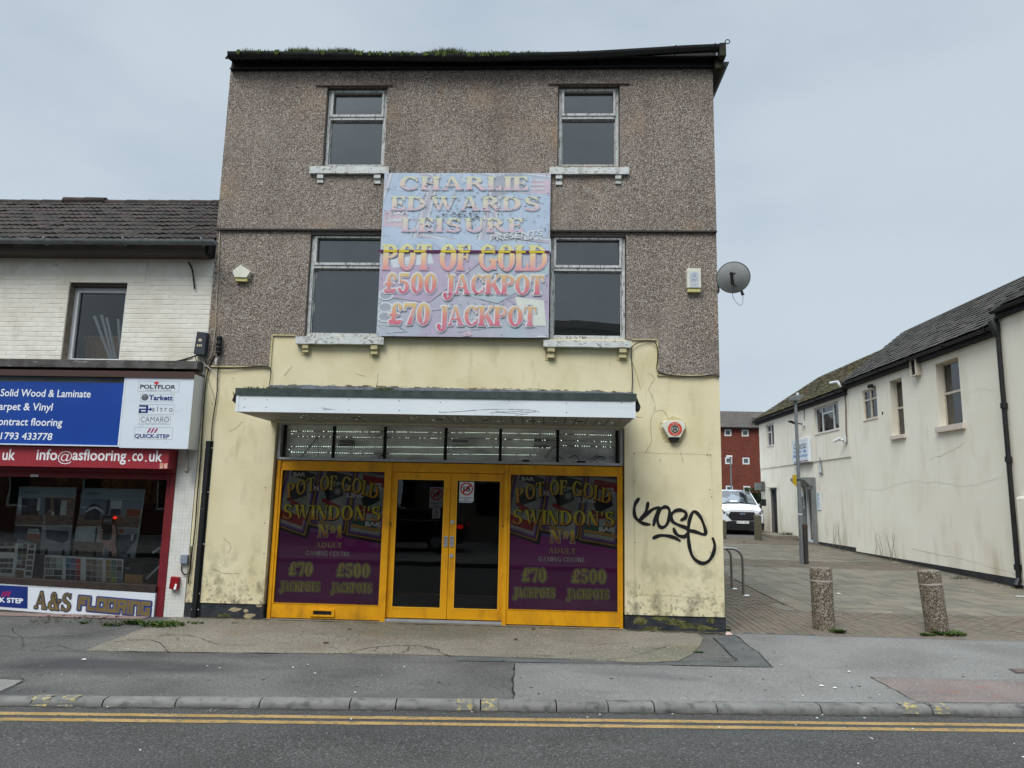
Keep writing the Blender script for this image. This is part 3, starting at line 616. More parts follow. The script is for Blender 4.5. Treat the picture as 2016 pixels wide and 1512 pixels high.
# side and back walls, blank
m = MB(); m.wbox(AX1-.13, .131, 0, AX1-.004, 9, ZTOP); m.wbox(AX0, .131, 0, AX0+.13, 9, ZTOP); m.wbox(AX0, 8.9, 0, AX1, 9, ZTOP)
m.build('side_wall', M_pebble, arc)
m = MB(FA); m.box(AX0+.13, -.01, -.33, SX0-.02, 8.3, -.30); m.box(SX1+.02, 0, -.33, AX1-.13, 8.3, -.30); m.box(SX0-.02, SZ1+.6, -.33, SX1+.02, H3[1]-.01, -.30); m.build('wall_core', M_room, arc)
# plinth
for a0, a1, jag in ((AX0+.20, SX0-.0, 0), (SX1, AX1+.012, 1)):
    m = MB(FA); n_ = 14; T1 = []
    for i in range(n_+1): T1.append((a0+(a1-a0)*i/n_, Z_pl-.003))
    m.prism([(a0, -.09), (a1, -.09)]+T1[::-1], -.28, -.014); m.build('plinth', M_plinth, arc)
m = MB(FA); m.box(AX0, -.12, -.28, AX0+.195, Z_pl-.003, -.013); m.build('plinth', M_plinth, arc)
# flaked and mossy patches on the plinth (thin coats of their own colour)
def blob(m, cx, cy, rx, ry, c, n=11, j=.35, fr=None, seed=None):
    q = random.Random(seed if seed is not None else rnd.random())
    m.flat([(cx+rx*cos(2*pi*i/n)*(1+q.uniform(-j, j)), cy+ry*sin(2*pi*i/n)*(1+q.uniform(-j, j))) for i in range(n)], c, fr)
m = MB(FA)
for px, py, rx, ry in ((462, 1200, .09, .03), (490, 1212, .08, .035), (484, 1203, .04, .02), (510, 1192, .05, .03)): blob(m, FX(px, py), FZ(px, py), rx, ry, -.011+rnd.uniform(0, .001))
m.build('flaked_patch', M_bare, arc, fix=False)
m = MB(FA)
for px, py, rx, ry in ((1262, 1222, .10, .055), (1300, 1218, .12, .07), (1330, 1226, .12, .05), (1352, 1208, .07, .03), (1380, 1236, .12, .035), (1285, 1238, .14, .03), (1350, 1232, .12, .04), (1400, 1222, .05, .04), (440, 1212, .10, .025), (420, 1218, .08, .02), (1400, 1238, .08, .02), (1245, 1210, .04, .03)):
    px_, pz_ = FX(px, py), FZ(px, py); ry = min(ry, max(.01, Z_pl-.01-pz_)); blob(m, px_, pz_, rx, ry, -.0125+rnd.uniform(0, .0012), 13)
m.build('mossy_patch', M_mossdirt, arc, fix=False)
# stains where the render has lifted
M_stain = mat('grey_lifted_render', C(128, 120, 96), C(170, 160, 122), scale=14, rough=.95, bump=.8, bscale=40, bdist=.012, layers=[(C(88, 82, 70), 34, .5, .62, .8, W3, None), (C(203, 191, 145), 9, .46, .60, 1.0, W3, None)])
M_rust = mat('rusty_render_stain', C(150, 116, 84), C(203, 191, 145), scale=16, rough=.95, layers=[(C(203, 191, 145), 9, .48, .6, 1.0, W3, None)])
def cracks(m, lst, w_=.004, c=.0015, Y=0.0):
    for pts in lst:
        q = smooth_line([(FX(*p, Y), FZ(*p, Y)) for p in pts], 4); q = [(x+rnd.uniform(-.006, .006), z+rnd.uniform(-.006, .006)) for x, z in q]
        for i in range(len(q)-1):
            (x0, y0), (x1, y1) = q[i], q[i+1]; d = hypot(x1-x0, y1-y0) or 1; nx, ny = -(y1-y0)/d, (x1-x0)/d; k_ = w_*rnd.uniform(.4, 1.0)
            m.flat([(x0+nx*k_, y0+ny*k_), (x1+nx*k_, y1+ny*k_), (x1-nx*k_, y1-ny*k_), (x0-nx*k_, y0-ny*k_)], c+rnd.uniform(0, .0006), FA)
m = MB(FA)
cracks(m, [[(1283, 780), (1290, 800), (1281, 830), (1282, 868), (1270, 890)], [(1290, 810), (1305, 808), (1318, 828)], [(1250, 820), (1265, 822)], [(1240, 700), (1252, 735), (1262, 770)], [(1275, 735), (1288, 745), (1278, 765), (1285, 780)], [(452, 850), (470, 838), (478, 830)], [(590, 790), (592, 812)],
    [(1340, 890), (1345, 910)], [(1258, 1160), (1260, 1150)], [(440, 1060), (455, 1075), (448, 1090)], [(418, 1120), (440, 1128), (470, 1130)], [(700, 735), (720, 742)], [(575, 720), (560, 740)], [(745, 735), (742, 765)]], .0035)
m.build('render_crack', bare('hairline_crack', 120, 110, 80), arc, fix=False)
# the old boarded rectangle outlines left and right of the shopfront
m = MB(FA)
for (p0, p1) in (((1247, 891), (1401, 894)), ((1401, 894), (1407, 1180)), ((1247, 891), (1250, 1170)), ((1253, 1170), (1408, 1178))):
    cracks(m, [[p0, ((p0[0]+p1[0])/2, (p0[1]+p1[1])/2), p1]], .003, .0025)
m.build('panel_outline', bare('panel_edge', 186, 174, 136), arc, fix=False)
m = MB(FA)
for px, py, r_ in ((1249, 893), (1249, 948), (1250, 1010), (1250, 1068), (1253, 1173), (1397, 897), (1399, 897), (1397, 964), (1401, 978), (1398, 1087), (1402, 1166), (432, 868), (412, 1110), (1300, 906), (460, 720), (418, 795)) and [(a, b, .008) for a, b in ((1249, 893), (1249, 948), (1250, 1010), (1250, 1068), (1253, 1173), (1393, 896), (1399, 897), (1397, 964), (1401, 978), (1398, 1087), (1402, 1166), (1300, 906), (418, 795), (460, 745), (523, 960), (521, 1030), (520, 1090))]:
    blob(m, FX(px, py), FZ(px, py), r_, r_, .003, 8, .2)
m.build('screw_hole', bare('rusty_hole', 62, 50, 40), arc, fix=False)

# ---------------------------------------------------------------- windows
def arcade_window(H, tl, br, ty, sill, brs, lintel, cream, bits):
    Y = .07; x0, z0, x1, z1 = H
    f = MB(FA); tz = (FZ(700, ty, Y) if tl[0] < 900 else FZ(1150, ty, Y)); c0, c1 = -.11, -.035
    a0, b0, a1, b1 = x0+.012, z0+.01, x1-.012, z1-.018
    ringframe(f, a0, b0, a1, b1, .05, .05, .045, .03, c0, c1); f.box(a0+.05, tz-.026, c0, a1-.05, tz+.022, c1+.008)
    w_ = f.build('window', M_oldpaint, arc, bevel=.003)
    s = MB(FA); ringframe(s, a0+.05, tz+.022, a1-.05, b1-.03, .035, .035, .04, .028, c0+.015, c1+.022); s.build('casement', M_oldpaint, w_, bevel=.003)
    g1 = MB(FA); g1.box(a0+.08, tz+.055, -.090, a1-.08, b1-.055, -.084); g1.build('pane', M_glass, w_)
    g2_ = MB(FA); g2_.box(a0+.05, b0+.045, -.090, a1-.05, tz-.025, -.084); g2_.build('pane', M_glass, w_)
    # putty lines around the big pane
    p_ = MB(FA); ringframe(p_, a0+.055, b0+.05, a1-.055, tz-.03, .012, .012, .014, .012, -.084, -.068); p_.build('glazing_putty', M_oldpaint, w_)
    bd = MB(FA); bd.box(a0, b0, -.132, a1, b1, -.122); bd.build('inner_board', M_blind, w_)
    if bits:
        for bx, bz, bw_, bh in bits: q_ = MB(FA); blob(q_, a0+(a1-a0)*bx, b0+(b1-b0)*bz, bw_, bh, -.081, 9, .4); q_.build('peeling_film', bare('peeled_film', 128, 130, 128), w_, fix=False)
    sx0, sz1, sx1, sz0 = FX(*sill[0], -.1), FZ(*sill[0], -.1), FX(*sill[1], -.1), FZ(*sill[1], -.1)
    s = MB(FA); n_ = 10; zt = sz1; poly = [(sx0, sz0)]+[(sx0+(sx1-sx0)*i/n_, sz0+rnd.uniform(-.004, .004)) for i in range(1, n_)]+[(sx1, sz0), (sx1, zt)]+[(sx1-(sx1-sx0)*i/n_, zt+rnd.uniform(-.003, .004)) for i in range(1, n_)]+[(sx0, zt)]
    s.prism(poly, -.04, .10); so_ = s.build('sill', M_sill, w_)
    for (bx0, bx1, by0, by1) in brs:
        k = MB(FA); a_, b_ = FX(bx0, by0, -.05), FX(bx1, by0, -.05); zt_, zb_ = sz0-.002, FZ(bx0, by1, -.05)
        k.box(a_, zt_-.07, .0, b_, zt_, .085); k.box(a_+.005, zb_, .0, b_-.005, zt_-.07, .055); k.box(a_, zb_-.004, .0, b_, zb_+.03, .068)
        k.build('bracket', M_creamb if cream else M_sill, w_, bevel=.004)
        if cream:
            k = MB(FA); ringframe(k, a_-.03, zb_-.035, b_+.03, zt_-.06, .012, .012, .012, .0, .0, .008); k.build('bracket_outline', M_creamb, w_)
    if lintel:
        l_ = MB(FA); l_.box(FX(lintel[0], lintel[1], -.05), z1-.006, .04, FX(lintel[2], lintel[1], -.05), z1+.014, .07); l_.build('lintel_strip', bare('lintel_edge', 74, 62, 52), w_)
    else:
        l_ = MB(FA); l_.box(x0, z1-.035, -.10, x1, z1-.002, .012); l_.build('window_head', bare('window_head_grey', 104, 98, 94), w_)
    return w_
arcade_window(H1, 0, 0, 0, ((610, 328), (765, 343)), ((625, 638, 345, 360), (737, 750, 346, 362)), (622, 170, 774), False, None) if False else None
def AW(H, tlx, ty, *a): return arcade_window(H, (tlx, 0), 0, ty, *a)
AW(H1, 650, 236, ((609.5, 327), (765, 341)), ((625.5, 637.5, 345, 360), (737, 750, 346, 362)), (622, 170, 774), False, None)
AW(H2, 1100, 234, ((1082, 329), (1238.5, 342)), ((1094, 1107, 345, 364), (1211, 1223, 345, 362)), (1080, 165, 1239), False, None)
AW(H3, 617, 527, ((582, 662), (754.5, 678)), ((596.5, 608, 679, 693), (731, 744, 680, 697)), None, True, [(.06, .28, .02, .09), (.07, .62, .02, .08)])
AW(H4, 1090, 532, ((1070, 669), (1242, 684)), ((1078, 1092, 686, 704), (1219, 1233, 686, 704)), None, True, None)
# a window latch and lead on the sills: flashing under the banner edge
# ---------------------------------------------------------------- roof, gutter, fascia
M_tile = mat('brown_roof_tile', C(38, 34, 31), C(56, 50, 45), scale=4, rough=.9, bump=.5, bscale=40, bdist=.01, layers=[(C(38, 34, 32), 2, .5, .65, .6, W3, None), (C(104, 98, 88), 18, .66, .74, .6, W3, None), (C(70, 74, 48), 5, .62, .74, .5, W3, None)])
m = MB(); zE = 8.60; m.quad((AX0+.03, -.25, zE), (AX1+.12, -.25, zE+.0), (AX1-2.6, 4.5, zE+2.0), (AX0-.05, 4.5, zE+2.0)); m.quad((AX1+.12, -.25, zE), (AX1+.12, 9, zE), (AX1-2.6, 9, zE+2.0), (AX1-2.6, 4.5, zE+2.0)); m.quad((AX0-.05, 4.5, zE+2), (AX1-2.6, 4.5, zE+2), (AX1-2.6, 9, zE+2), (AX0-.05, 9, zE+2))
roof = m.build('roof', M_tile, arc, fix=False)
tx = AX0
while tx < 1.0:       # first courses of interlocking tiles show above the gutter
    m = MB(); 
    for k in range(3):
        m.tube([(tx+.05+k*.09, -.27, zE+.018), (tx+.05+k*.09, .02, zE+.10)], .03, 6)
    m.wbox(tx, -.26, zE-.01, tx+.275, -.25, zE+.025); m.build('roof_tile', M_tile, roof); tx += .285
def gz_top(x):   # gutter line measured along the eaves: high at both ends, sagging in the middle
    return 8.655-.07*max(0, 1-abs((x+1.2)/3.3))**.8+.075*max(0, (x-.6)/2.1)
fb = MB(FA); q_ = [(AX0+.02+(AX1+.04-AX0)*i/20) for i in range(21)]; fb.prism([(AX0+.02, 8.505), (AX1+.06, 8.505)]+[(x, max(8.62, gz_top(x)+.06)) for x in q_[::-1]], .046, .075); fb.box(AX0+.02, 8.505, .075, AX1+.06, 8.52, .13); fb.build('fascia_board', M_blackb, arc)
sf = MB(); sf.wbox(AX1-.003, .02, 8.50, AX1+.14, 9, 8.517); sf.build('side_soffit', M_blackb, arc)
def gutter(name, pts, r, parent, m_, side=(0, -1), n=10, lip=.01):
    """half-round channel along pts"""
    mb = MB(); R0 = []; seg = 10
    for i, p_ in enumerate(pts):
        p_ = Vector(p_); d = (Vector(pts[min(i+1, len(pts)-1)])-Vector(pts[max(i-1, 0)])).normalized(); x = Vector((d.y, -d.x, 0)).normalized()
        for rr in (r, r-.008):
            for k in range(seg+1):
                t_ = pi*k/seg; R0.append(p_+x*cos(t_)*rr+Vector((0, 0, -sin(t_)*rr)))
    K = 2*(seg+1); f = []
    for i in range(len(pts)-1):
        for k in range(seg):
            a_, b_ = i*K+k, (i+1)*K+k; f.append((a_, a_+1, b_+1, b_)); a_ += seg+1; b_ += seg+1; f.append((a_, b_, b_+1, a_+1))
        f.append((i*K, (i+1)*K, (i+1)*K+seg+1, i*K+seg+1)); f.append((i*K+seg, i*K+2*seg+1, (i+1)*K+2*seg+1, (i+1)*K+seg))
    for i in (0, len(pts)-1):
        f += [tuple(i*K+k for k in range(seg+1))]
    mb._add(R0, f); return mb.build(name, m_, parent, smooth=True)
GA, GB = FX(451, 112, -.235), FX(1427, 100, -.235)
gut = gutter('gutter', [(GA+i*(GB-GA)/24, -.235, gz_top(GA+i*(GB-GA)/24)+.03) for i in range(25)], .080, arc, M_blackp)
gutter('side_gutter', [(AX1+.17, -.12, 8.58), (AX1+.17, 9, 8.60)], .07, arc, M_blackp)
for x in (.45, 1.95, 2.55):
    m = MB(); z = gz_top(x)+.03
    m.tube([(x, -.235+.096*cos(a_), z-.096*sin(a_)) for a_ in [pi*k/8 for k in range(0, 9)]], .010, 6); m.build('gutter_joint', M_blackp, gut)
# corner knot of mossy timber at the right end, a wire loop on top
m = MB(); m.wbox(2.62, -.31, 8.56, 2.72, -.14, 8.78); m.wbox(2.58, -.18, 8.44, 2.70, .02, 8.60); m.build('corner_block', mat('mossy_timber', C(58, 58, 44), C(40, 40, 34), scale=12, rough=1), arc, bevel=.01)
m = MB(); m.tube([(2.76+.035*cos(t_*pi/6), -.24, 8.84+.035*sin(t_*pi/6)) for t_ in range(-5, 7)]+[(2.70, -.24, 8.76)], .008, 6); m.build('wire_loop', M_blackp, arc)
# moss growing out of the gutter
M_moss = mat('gutter_moss', C(46, 62, 22), C(80, 92, 40), scale=14, rough=1, layers=[(C(120, 112, 62), 24, .56, .7, .5, W3, None)])
def blades(m, x, y, z, n, h, sx_, sy_, w_=.006, lean=.5):
    for _ in range(n):
        a = rnd.uniform(0, 2*pi); px_, py_ = x+rnd.gauss(0, sx_), y+rnd.gauss(0, sy_); hh = h*rnd.uniform(.4, 1.1); dx, dy = rnd.uniform(-lean, lean)*hh, rnd.uniform(-lean, lean)*hh; c_, s_ = cos(a)*w_, sin(a)*w_
        m._add([(px_-c_, py_-s_, z), (px_+c_, py_+s_, z), (px_+dx*.5+c_*.7, py_+dy*.5+s_*.7, z+hh*.6), (px_+dx, py_+dy, z+hh), (px_+dx*.5-c_*.7, py_+dy*.5-s_*.7, z+hh*.6)], [(0, 1, 2, 3, 4)])
m = MB()
for i in range(420):
    x = AX0+.28+rnd.random()*4.75; den = .5+.5*sin(x*3.1)+.35*sin(x*7.7+1); den = max(.15, min(1.3, den))
    if x > -.2: den *= .6
    blades(m, x, -.24, gz_top(x)+.02, 34, .078*den+.030, .05, .035, .005)
tag(m.build('gutter_moss', M_moss, fix=False), 'line of green moss and grass growing out of the black gutter', 'moss', kind='stuff')
for i in range(60): pass
m = MB()
for i in range(26):
    x = -4.9+rnd.random()*4.4; z = gz_top(x)-.0
    for _ in range(5):
        a = rnd.uniform(0, 6.3); xx = x+rnd.gauss(0, .02); m.quad((xx, -.328, z+.05), (xx+.015, -.330, z+.05), (xx+.01, -.335, z-.03*rnd.random()), (xx-.006, -.333, z-.05*rnd.random()))
tag(m.build('hanging_moss', M_moss, fix=False), 'thin moss hanging over the front lip of the gutter', 'moss', kind='stuff')

# ---------------------------------------------------------------- canopy
M_cw = mat('white_canopy_fascia', C(212, 219, 224), C(222, 228, 232), scale=1.2, rough=.35, spec=.4, layers=[(C(186, 194, 198), 3, .58, .75, .4, (.4, 1, 2), None)])
M_felt = mat('green_grey_roofing_felt', C(58, 68, 66), C(72, 82, 78), scale=9, rough=.95, bump=.5, bscale=90, bdist=.005)
M_lead = mat('lead_flashing', C(96, 100, 108), C(122, 126, 134), scale=6, rough=.6, layers=[(C(60, 62, 66), 10, .55, .7, .7, (.5, 1, 2), None), (C(150, 152, 156), 20, .62, .7, .5, W3, None)])
M_soff = mat('soffit_board', C(150, 150, 144), C(136, 138, 132), scale=3, rough=.6, layers=[(C(96, 108, 92), 2.5, .52, .7, .4, W3, None)])
CX0, CX1, CY, CZ = -4.072, 1.180, 1.25, 2.852
can = base('canopy', (-1.45, -.6, CZ), arc); 
m = MB(FA); m.box(CX0, CZ, CY-.03, CX1, 3.072, CY); m.build('canopy_fascia', M_cw, can)
m = MB(FA); m.box(CX0, CZ, 0.002, CX0+.02, 3.072, CY-.03); m.box(CX1-.02, CZ, 0.002, CX1, 3.072, CY-.03); m.build('canopy_end', M_cw, can)
m = MB(FA); m.box(CX0-.004, CZ-.004, CY-.035, CX0+.032, 3.074, CY+.006); m.box(CX1-.032, CZ-.004, CY-.035, CX1+.004, 3.074, CY+.006); m.build('corner_trim', M_cw, can)
m = MB(FA); n_ = 24
for i in range(n_):
    a_, b_ = CX0-.02+(CX1-CX0+.04)*i/n_, CX0-.02+(CX1-CX0+.04)*(i+1)/n_; d_ = rnd.uniform(-.004, .004)
    m._add([FA(a_, 3.070, CY+.014), FA(b_, 3.070, CY+.014), FA(b_, 3.165, CY+.018), FA(a_, 3.165, CY+.018), FA(a_, 3.30, .0), FA(b_, 3.30, .0)], [(0, 1, 2, 3), (3, 2, 5, 4)])
m.quad(FA(CX0-.02, 3.07, CY+.014), FA(CX0-.02, 3.165, CY+.018), FA(CX0-.02, 3.30, 0), FA(CX0-.02, 3.07, 0)); m.quad(FA(CX1+.02, 3.07, CY+.014), FA(CX1+.02, 3.165, CY+.018), FA(CX1+.02, 3.30, 0), FA(CX1+.02, 3.07, 0))
m.quad(FA(CX0-.02, 3.07, CY+.014), FA(CX1+.02, 3.07, CY+.014), FA(CX1+.02, 3.07, 0), FA(CX0-.02, 3.07, 0))
m.build('roofing_felt', M_felt, can, fix=False)
m = MB(FA); m.prism([(CX0-.07, 3.0), (CX0-.022, 3.14), (CX0-.022, 2.96)], CY-.25, CY-.02); m.build('felt_flap', M_blackb, can)
m = MB(FA); m.prism([(CX1+.022, 3.13), (CX1+.075, 3.0), (CX1+.06, 2.95), (CX1+.022, 3.0)], CY-.28, CY-.02); m.build('felt_flap', M_blackb, can)
# lead flashing with a ragged top edge
m = MB(FA); xa, xb = FX(530, 757), FX(1246, 772); n_ = 60; q = [(xa, 3.28), (xb, 3.28)]+[(xb-(xb-xa)*i/n_, FZ(1246-716*i/n_, 772-15*i/n_)+rnd.uniform(-.012, .008)) for i in range(n_+1)]
m.prism(q, .001, .012); m.build('lead_flashing', M_lead, can)
m = MB(FA)
for i in range(70):
    x = xa+(xb-xa)*rnd.random(); px_ = 530+716*(x-xa)/(xb-xa); z = FZ(px_, 757+15*(px_-530)/716); blob(m, x, z+rnd.uniform(-.004, .014), rnd.uniform(.01, .06), rnd.uniform(.003, .008), .0135+rnd.uniform(0, .001), 8, .4)
m.build('ragged_mortar', mat('ragged_mortar', C(120, 108, 84), C(70, 64, 54), scale=20, rough=1), can, fix=False)
# soffit boards, each a strip running from wall to fascia
n_ = 36
for i in range(n_):
    a_, b_ = CX0+.02+(CX1-CX0-.04)*i/n_, CX0+.02+(CX1-CX0-.04)*(i+1)/n_
    if i == 0:
        m = MB(FA); m.box(a_+.005, CZ+.006, .002, b_-.005, CZ+.014, CY-.031); sfo = m.build('soffit_board', M_soff, can); x0_ = (a_+b_)/2; sw = b_-a_
    else: link_copy(sfo, WL[sfo.name]+Vector(((a_+b_)/2-x0_, 0, 0)), can)
m = MB(FA); m.box(CX0+.02, CZ+.02, .002, CX1-.02, CZ+.03, CY-.031); m.build('soffit_backing', M_blackb, can)
for px in (865, 955, 1048, 1140, 700):
    x = FX(px, 824, -.7); m = MB(FA); m.box(x-.05, CZ-.0005, .62, x+.05, CZ+.006, .66); m.build('soffit_vent', M_blackb, can)
m = MB(FA)
for px, py in ((483, 785), (526, 787), (481, 802), (524, 802), (687, 787), (687, 807), (786, 789), (786, 808), (867, 792), (866, 811), (1002, 790), (1115, 794), (1115, 812), (1224, 793)):
    x, z = FX(px, py, -CY), FZ(px, py, -CY); blob(m, x, z, .008, .008, CY+.001, 8, .1)
m.build('fascia_screw', bare('screw_head', 120, 116, 110), can, fix=False)
m = MB(FA)
for pts in ([(866, 812), (905, 810), (960, 806), (1010, 806), (1050, 808), (1062, 812)], [(965, 813), (985, 812), (1010, 814), (1035, 812), (1055, 811)], [(975, 810), (1000, 811), (1030, 809)], [(632, 802), (645, 805), (660, 807)], [(636, 806), (648, 806)], [(1015, 817), (1040, 815)]):
    q = smooth_line([(FX(*p_, -CY), FZ(*p_, -CY)) for p_ in pts], 5)
    for i in range(len(q)-1):
        (x0, y0), (x1, y1) = q[i], q[i+1]; k_ = rnd.uniform(.001, .0045); m.flat([(x0, y0-k_), (x1, y1-k_), (x1, y1+k_), (x0, y0+k_)], CY+.0015+.00005*(i % 9), FA)
m.build('fascia_scrape', bare('scrape_grey', 136, 144, 150), can, fix=False)
m = MB()
for i in range(50): x = -4.0+rnd.random()*.75; blades(m, x, -1.18, 3.16, 4, .05, .02, .03, .005)
for i in range(8): blades(m, -4.12, -1.2, 3.02+i*.012, 3, .06, .02, .03, .005)
for i in range(26): blades(m, FX(757, 766, -1.2)+rnd.gauss(0, .05), -1.21, 3.13+rnd.uniform(-.05, .03), 9, .075, .025, .02, .005)
for i in range(14): blades(m, FX(757, 766, -1.2)+rnd.gauss(0, .09), -1.19, 3.16, 6, .04, .03, .02, .005)
tag(m.build('canopy_moss', M_moss, fix=False), 'tufts of moss and grass sprouting on the felt edge of the canopy', 'moss', kind='stuff')
# ================================================================== LIGHT BOX, YELLOW SHOPFRONT
SY = .12      # shopfront plane is set back this far; protrusion c = -SY
def sx(px, py): return FX(px, py, SY)
def sz(px, py): return FZ(px, py, SY)
M_alu = mat('dull_aluminium', C(168, 170, 172), C(186, 188, 190), scale=6, rough=.45, metal=.4)
M_lbox = mat('light_box_sheet', C(228, 228, 226), C(206, 207, 206), scale=1.4, detail=6, rough=.5, layers=[(C(90, 90, 90), 1.3, .54, .72, .6, (1, 1, 2.5), None), (C(110, 118, 110), .9, .58, .75, .4, W3, None)])
lx0, lx1, lz0, lz1 = SX0+.012, SX1-.012, sz(880, 911), sz(880, 838)
sb = base('light_box', ((lx0+lx1)/2, SY, lz0), arc)
m = MB(FA); ringframe(m, lx0, lz0, lx1, lz1+.02, .045, .045, .035, .05, -SY, -SY+.05); m.box(lx0, lz1+.02, -SY, lx1, SZ1+.02, -SY+.10); m.build('box_frame', M_alu, sb, bevel=.004)
m = MB(FA); m.box(lx0, lz0, -SY-.13, lx1, lz1, -SY-.11); m.box(lx0, lz0-.0, -SY-.14, lx1, lz0+.03, -SY-.01); m.build('back_sheet', M_lbox, sb)
xs_ = [lx0+.045, sx(559, 870), sx(656, 870), sx(757, 870), sx(877, 870), sx(985, 870), sx(1098, 870), sx(1215, 870), lx1-.045]
for x in xs_[1:-1]:
    m = MB(FA); m.box(x-.022, lz0+.035, -SY-.05, x+.022, lz1-.03, -SY-.02); m.build('mullion', M_blackb, sb)
m = MB(FA); m.box(lx0+.045, lz0+.03, -SY-.108, xs_[1]-.02, lz1, -SY-.10); m.build('dark_end_pane', M_blackb, sb)
for px, py, w_, h_ in ((680, 868, .11, .035), (680, 876, .11, .035), (905, 868, .12, .03), (905, 880, .12, .03), (1065, 866, .1, .03), (1065, 878, .1, .03)):
    x, z = sx(px, py), sz(px, py); m = MB(FA); m.box(x-w_/2-.06, z-h_/2, -SY-.11, x+w_/2+.06, z+h_/2, -SY-.085); m.build('lamp_holder', bare('lamp_holder_grey', 120, 120, 118, metal=.3), sb)
led_on = mat('led_white_green', C(225, 240, 225), rough=.5, emit=((.80, 1.0, .82, 1), 1.7)); led_wire = bare('led_wire', 26, 44, 34)
def led_row(pts, skip, parent=sb, c=-SY-.075, rr=.0058, dots=True):
    m = MB(FA); q = []
    for i in range(len(pts)-1):
        (x0, y0), (x1, y1) = pts[i], pts[i+1]; d = hypot(x1-x0, y1-y0); n_ = max(1, int(d/.0345))
        q += [(x0+(x1-x0)*k/n_, y0+(y1-y0)*k/n_) for k in range(n_)]
    m.m = 1; m.tube([FA(a, b+.002*sin(a*5), c-.006) for a, b in q], .003, 4); m.m = 0
    for a, b in q:
        if rnd.random() < skip(a): continue
        r_ = rr*rnd.uniform(.75, 1.15); b += .002*sin(a*5)
        P = [FA(a+dx*r_, b+dy*r_, c+dc*r_) for dx, dy, dc in ((1, 0, 0), (0, 1, 0), (-1, 0, 0), (0, -1, 0), (0, 0, 1), (0, 0, -1))]
        m._add(P, [(0, 1, 4), (1, 2, 4), (2, 3, 4), (3, 0, 4), (1, 0, 5), (2, 1, 5), (3, 2, 5), (0, 3, 5)])
    m.build('led_dots', [led_on, led_wire], parent, fix=False)
yy = lambda px, py: (sx(px, py), sz(px, py))
led_row([yy(571, 853), yy(571, 848), yy(757, 849.5), yy(985, 851.5), yy(1208, 856)], lambda a: .34 if int(a*2.3) % 2 else .12)
led_row([yy(571, 858.5), yy(757, 860.5), yy(985, 863.5), yy(1208, 869)], lambda a: .62 if a > -2.6 else .35)
led_row([yy(571, 888), yy(566, 884), yy(571, 878.2), yy(757, 879.5), yy(985, 880), yy(1086, 881)], lambda a: .06)
led_row([yy(571, 889.5), yy(735, 892)], lambda a: .03); led_row([yy(766, 893), yy(860, 893.5), yy(1058, 895)], lambda a: .08)
led_row([yy(1110, 876.5), yy(1212, 879.5)], lambda a: .4)
m = MB(FA)
def wire(m, pts, r_, c, Y=SY): m.tube([FA(a, b, c) for a, b in smooth_line([(FX(*p_, Y), FZ(*p_, Y)) for p_ in pts], 4)], r_, 5)
wire(m, [(622, 860), (608, 878), (590, 899)], .006, -SY-.07); wire(m, [(622, 861), (624, 885), (623, 901)], .004, -SY-.07); wire(m, [(735, 892), (748, 893), (752, 900)], .005, -SY-.07); wire(m, [(766, 892), (752, 895), (744, 902)], .006, -SY-.07)
wire(m, [(1098, 876), (1085, 885), (1073, 902)], .005, -SY-.07); wire(m, [(1120, 902), (1132, 896), (1140, 904)], .006, -SY-.06); wire(m, [(1164, 904), (1176, 897), (1192, 906)], .006, -SY-.06); wire(m, [(1170, 905), (1184, 898), (1196, 903)], .006, -SY-.06); wire(m, [(1088, 903), (1100, 899), (1112, 905)], .006, -SY-.06); wire(m, [(1200, 902), (1206, 898), (1210, 906)], .004, -SY-.06)
m.build('loose_wire', M_blackb, sb, smooth=True)
for px, w_, h_, col in ((1035, .10, .03, M_blackb), (1145, .12, .03, M_blackb), (1188, .13, .03, M_white)):
    x = sx(px, 904); m = MB(FA); m.box(x-w_/2, lz0+.036, -SY-.11, x+w_/2, lz0+.036+h_, -SY-.06); m.build('power_adapter', col, sb, bevel=.004)
m = MB(); m.lathe((sx(1216, 904), SY+.08, lz0+.035), [(.02, 0), (.045, .01), (.05, .035), (.035, .06), (.012, .068)], 16); m.build('smoke_detector', M_white, sb, smooth=True)
# reflections of the LEDs in the soffit, imitated by small glowing dots
for k, (pa, pb_) in enumerate((((598, 818), (800, 822)), ((800, 823), (1215, 828)))):
    m = MB(FA); xa, xb = FX(*pa, -.45), FX(*pb_, -.45)
    for i in range(18+20*k):
        x = xa+(xb-xa)*rnd.random(); c = rnd.choice((.50, .62, .86)); r_ = .0034
        P = [FA(x+dx*r_, CZ+.002+dy*r_, c+dc*r_) for dx, dy, dc in ((1, 0, 0), (0, 1, 0), (-1, 0, 0), (0, -1, 0), (0, 0, 1), (0, 0, -1))]
        m._add(P, [(0, 1, 4), (1, 2, 4), (2, 3, 4), (3, 0, 4), (1, 0, 5), (2, 1, 5), (3, 2, 5), (0, 3, 5)])
    m.build('led_dots', bpy.data.materials.get('led_reflection') or mat('led_reflection', C(200, 215, 200), emit=((.8, 1, .82, 1), .6)), can, fix=False)
